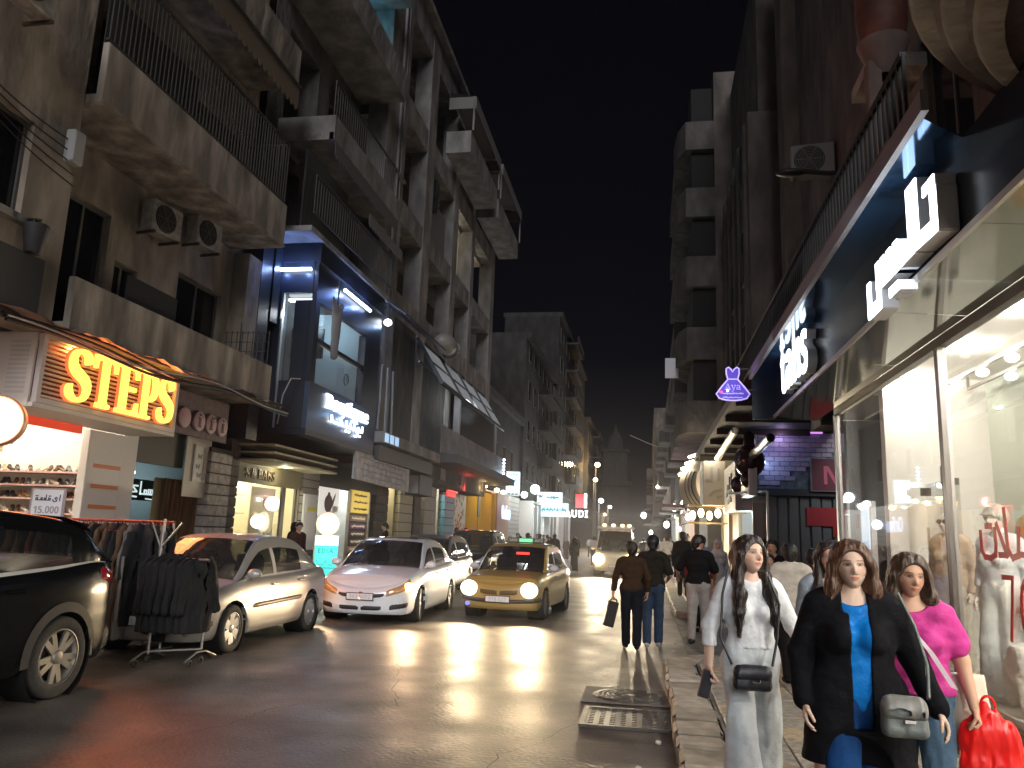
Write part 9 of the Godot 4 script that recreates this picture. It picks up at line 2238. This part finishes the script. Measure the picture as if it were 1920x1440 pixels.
	# left pavement
	person({"label": "boy in a brown top looking down behind the silver sedan", "at": Vector3(-8.25, 0.14, -18.2), "turn": 60.0, "h": 1.60, "cell": 0.02, "look": [-15.0, -16.0], "wear": [{"kind": "top", "called": "shirt", "col": Color(0.055, 0.028, 0.020)}, {"kind": "trousers", "called": "trousers", "col": dk}, {"kind": "shoes", "called": "shoes", "col": dk}]})
	person({"label": "young man in black looking down at his hands behind the white sedan", "at": Vector3(-8.15, 0.14, -24.4), "turn": -60.0, "h": 1.72, "cell": 0.02, "look": [-10.0, -25.0], "arms": [[Vector3(-0.06, -0.26, 0.0), Vector3(0.0, -0.2, 0.25)], [Vector3(0.06, -0.26, 0.0), Vector3(0.0, -0.2, 0.25)]], "wear": [{"kind": "top", "called": "shirt", "col": dk, "sleeve": 0.5}, {"kind": "trousers", "called": "trousers", "col": dk}, {"kind": "shoes", "called": "shoes", "col": dk}]})
	person({"label": "figure in a black headscarf and robe in front of the bag shop poster", "at": Vector3(-9.0, 0.14, -19.6), "turn": 150.0, "h": 1.60, "sex": "f", "cell": 0.022, "hair": Color(0.008, 0.008, 0.010), "hair_style": "scarf", "wear": [{"kind": "robe", "called": "robe", "col": Color(0.008, 0.008, 0.010)}]})
	# the crowd further down: four builds, then copies
	var a := person({"label": "distant walker in a long black coat left of the microbus", "at": Vector3(-4.35, 0, -38.5), "turn": 170.0, "h": 1.72, "cell": 0.032, "wear": [{"kind": "top", "called": "coat", "col": dk, "hem": 0.55, "e": 0.03}, {"kind": "trousers", "called": "trousers", "col": dk}]})
	var b := person({"label": "distant woman in a black robe beside the walker in the long coat", "at": Vector3(-3.3, 0, -37.5), "turn": 160.0, "h": 1.58, "sex": "f", "cell": 0.032, "hair": dk, "hair_style": "scarf", "wear": [{"kind": "robe", "called": "robe", "col": dk}]})
	var c := person({"label": "distant man in a white shirt behind the roof of the black high roofed car", "at": Vector3(-7.9, 0.14, -33.0), "turn": 180.0, "h": 1.70, "cell": 0.032, "wear": [{"kind": "top", "called": "shirt", "col": Color(0.55, 0.53, 0.5), "sleeve": 0.5}, {"kind": "trousers", "called": "trousers", "col": dk}]})
	var d := person({"label": "distant woman in a beige headscarf on the left pavement", "at": Vector3(-8.2, 0.14, -40.5), "turn": 20.0, "h": 1.58, "sex": "f", "cell": 0.032, "hair": Color(0.42, 0.35, 0.28), "hair_style": "scarf", "wear": [{"kind": "robe", "called": "robe", "col": Color(0.16, 0.12, 0.10)}]})
	var more := [[a, -5.0, -34.0, 176, "dark walker nearest behind the taxi roof"], [c, -5.9, -37.0, 5, "pale shirted man walking towards the taxi"], [d, -6.6, -39.0, 182, "beige robed walker before the golden spotlights"], [b, -5.2, -43.5, 6, "black robed walker in the middle of the left crowd"], [c, -6.0, -49.0, 175, "pale shirted walker in the middle of the left crowd"], [a, -4.6, -53.0, 8, "small dark walker left behind the microbus"], [d, -5.6, -57.0, 178, "small beige robed walker under the globe lamps"], [a, -6.8, -60.0, 12, "small dark walker by the white lit shop doors"], [c, -4.4, -64.0, 172, "tiny pale shirted walker far along the left kerb"], [b, -5.9, -70.0, 3, "tiny black robed walker by the far cold white shop"], [a, -5.4, -41.0, 178, "distant dark walker in the row left of the long coated one"], [a, -6.2, -46.0, 10, "distant dark figure under the far white signs"], [b, -6.9, -44.0, 175, "distant black robed figure by the left kerb"], [c, -2.9, -45.5, 172, "distant pale shirted man close to the left side of the microbus"], [c, -6.6, -52.0, 15, "distant pale shirted man under the globe lamps"], [d, -7.9, -43.8, 190, "second distant beige headscarf further along the left pavement"], [d, -7.6, -47.6, 5, "third distant beige headscarf near the light box sign"], [a, -8.3, -36.5, 185, "distant dark headed man before the golden shop"], [b, -7.2, -50.0, 2, "distant black robed figure under the light box sign"], [a, 0.95, -21.5, 175, "dark figure standing on the right pavement behind the cap wearer"], [a, 1.25, -26.0, 10, "dark walker further along the right pavement under the lamps"], [c, 0.75, -31.0, 178, "pale shirted walker far along the right kerb"], [b, 1.5, -34.0, 170, "black robed walker far along the right pavement"], [c, 0.2, -42.0, 5, "pale shirted walker in the road far right of the microbus"], [d, 1.0, -46.0, 175, "beige robed walker far down the right pavement"], [a, -0.2, -58.0, 180, "tiny dark walker in the middle distance between car lights"], [d, 0.9, -62.0, 0, "tiny beige walker at the far right kerb"], [a, 1.6, -55.0, 20, "tiny dark walker near the far right shop fronts"]]
	for m in more: dup(m[0], Vector3(m[1], 0.13 if absf(m[1] + 3.5) > 4.2 else 0.0, m[2]), m[3], m[4])

func _ready() -> void:
	rng.seed = 1
	var cam := Camera3D.new()
	cam.name = "camera"
	cam.transform = Transform3D(Basis(Vector3(0.98569932, 0.0353376, -0.16476685), Vector3(-0.00327692, 0.98160007, 0.19092032), Vector3(0.16848182, -0.1876501, 0.96767831)), Vector3(0, 1.62, 0))
	cam.fov = rad_to_deg(2.0 * atan(720.0 / 1480.0))
	cam.near = 0.05; cam.far = 400.0
	cam.current = true
	add_child(cam)
	var env := Environment.new()
	env.background_mode = Environment.BG_SKY
	var sky := Sky.new()
	var sm := ProceduralSkyMaterial.new()
	sm.sky_top_color = lin(0.0010, 0.0010, 0.0016); sm.sky_horizon_color = lin(0.0022, 0.0022, 0.0036)
	sm.ground_bottom_color = lin(0.001, 0.001, 0.001); sm.ground_horizon_color = lin(0.002, 0.002, 0.002)
	sm.sky_curve = 0.2
	sky.sky_material = sm
	env.sky = sky
	env.background_energy_multiplier = 1.0
	env.tonemap_mode = Environment.TONE_MAPPER_LINEAR
	env.tonemap_exposure = 1.55
	env.fog_enabled = true; env.fog_density = 0.00015; env.fog_light_color = Color(0.82, 0.82, 0.86)
	env.sdfgi_enabled = true; env.ssao_enabled = true; env.ssil_enabled = true
	var we := WorldEnvironment.new()
	we.name = "world_environment"; we.environment = env
	add_child(we)
	var fill_light := DirectionalLight3D.new()  # added wide fill from behind the camera, standing in for night sky glow
	fill_light.name = "added_night_fill"
	fill_light.light_color = lin(0.97, 0.96, 1.0); fill_light.light_energy = 0.30; fill_light.light_angular_distance = 24.0; fill_light.shadow_enabled = true
	fill_light.transform = Transform3D(Basis.looking_at(Vector3(-0.13, -0.40, -0.92), Vector3.UP), Vector3(0, 30, 10))
	add_child(fill_light)
	env.volumetric_fog_enabled = true; env.volumetric_fog_density = 0.0
	var hz := FogVolume.new()
	hz.name = "street_haze"
	hz.shape = RenderingServer.FOG_VOLUME_SHAPE_BOX
	hz.size = Vector3(9.0, 4.5, 84.0); hz.position = Vector3(-3.4, 2.3, -55.0)
	var hm := FogMaterial.new()
	hm.density = 0.0048; hm.albedo = Color(0.9, 0.88, 0.85)
	hz.material = hm
	add_child(hz)
	hz.set_meta("kind", "structure")
	ground()
	left_near()
	shoe_shop()
	small_left_shops()
	boutique_box()
	concrete_frame_block()
	far_left()
	clothes_store()
	right_upper()
	right_low_shops()
	dark_suv(); silver_sedan(); white_sedan(); taxi(); more_cars()
	racks()
	near_people()
	street_people()
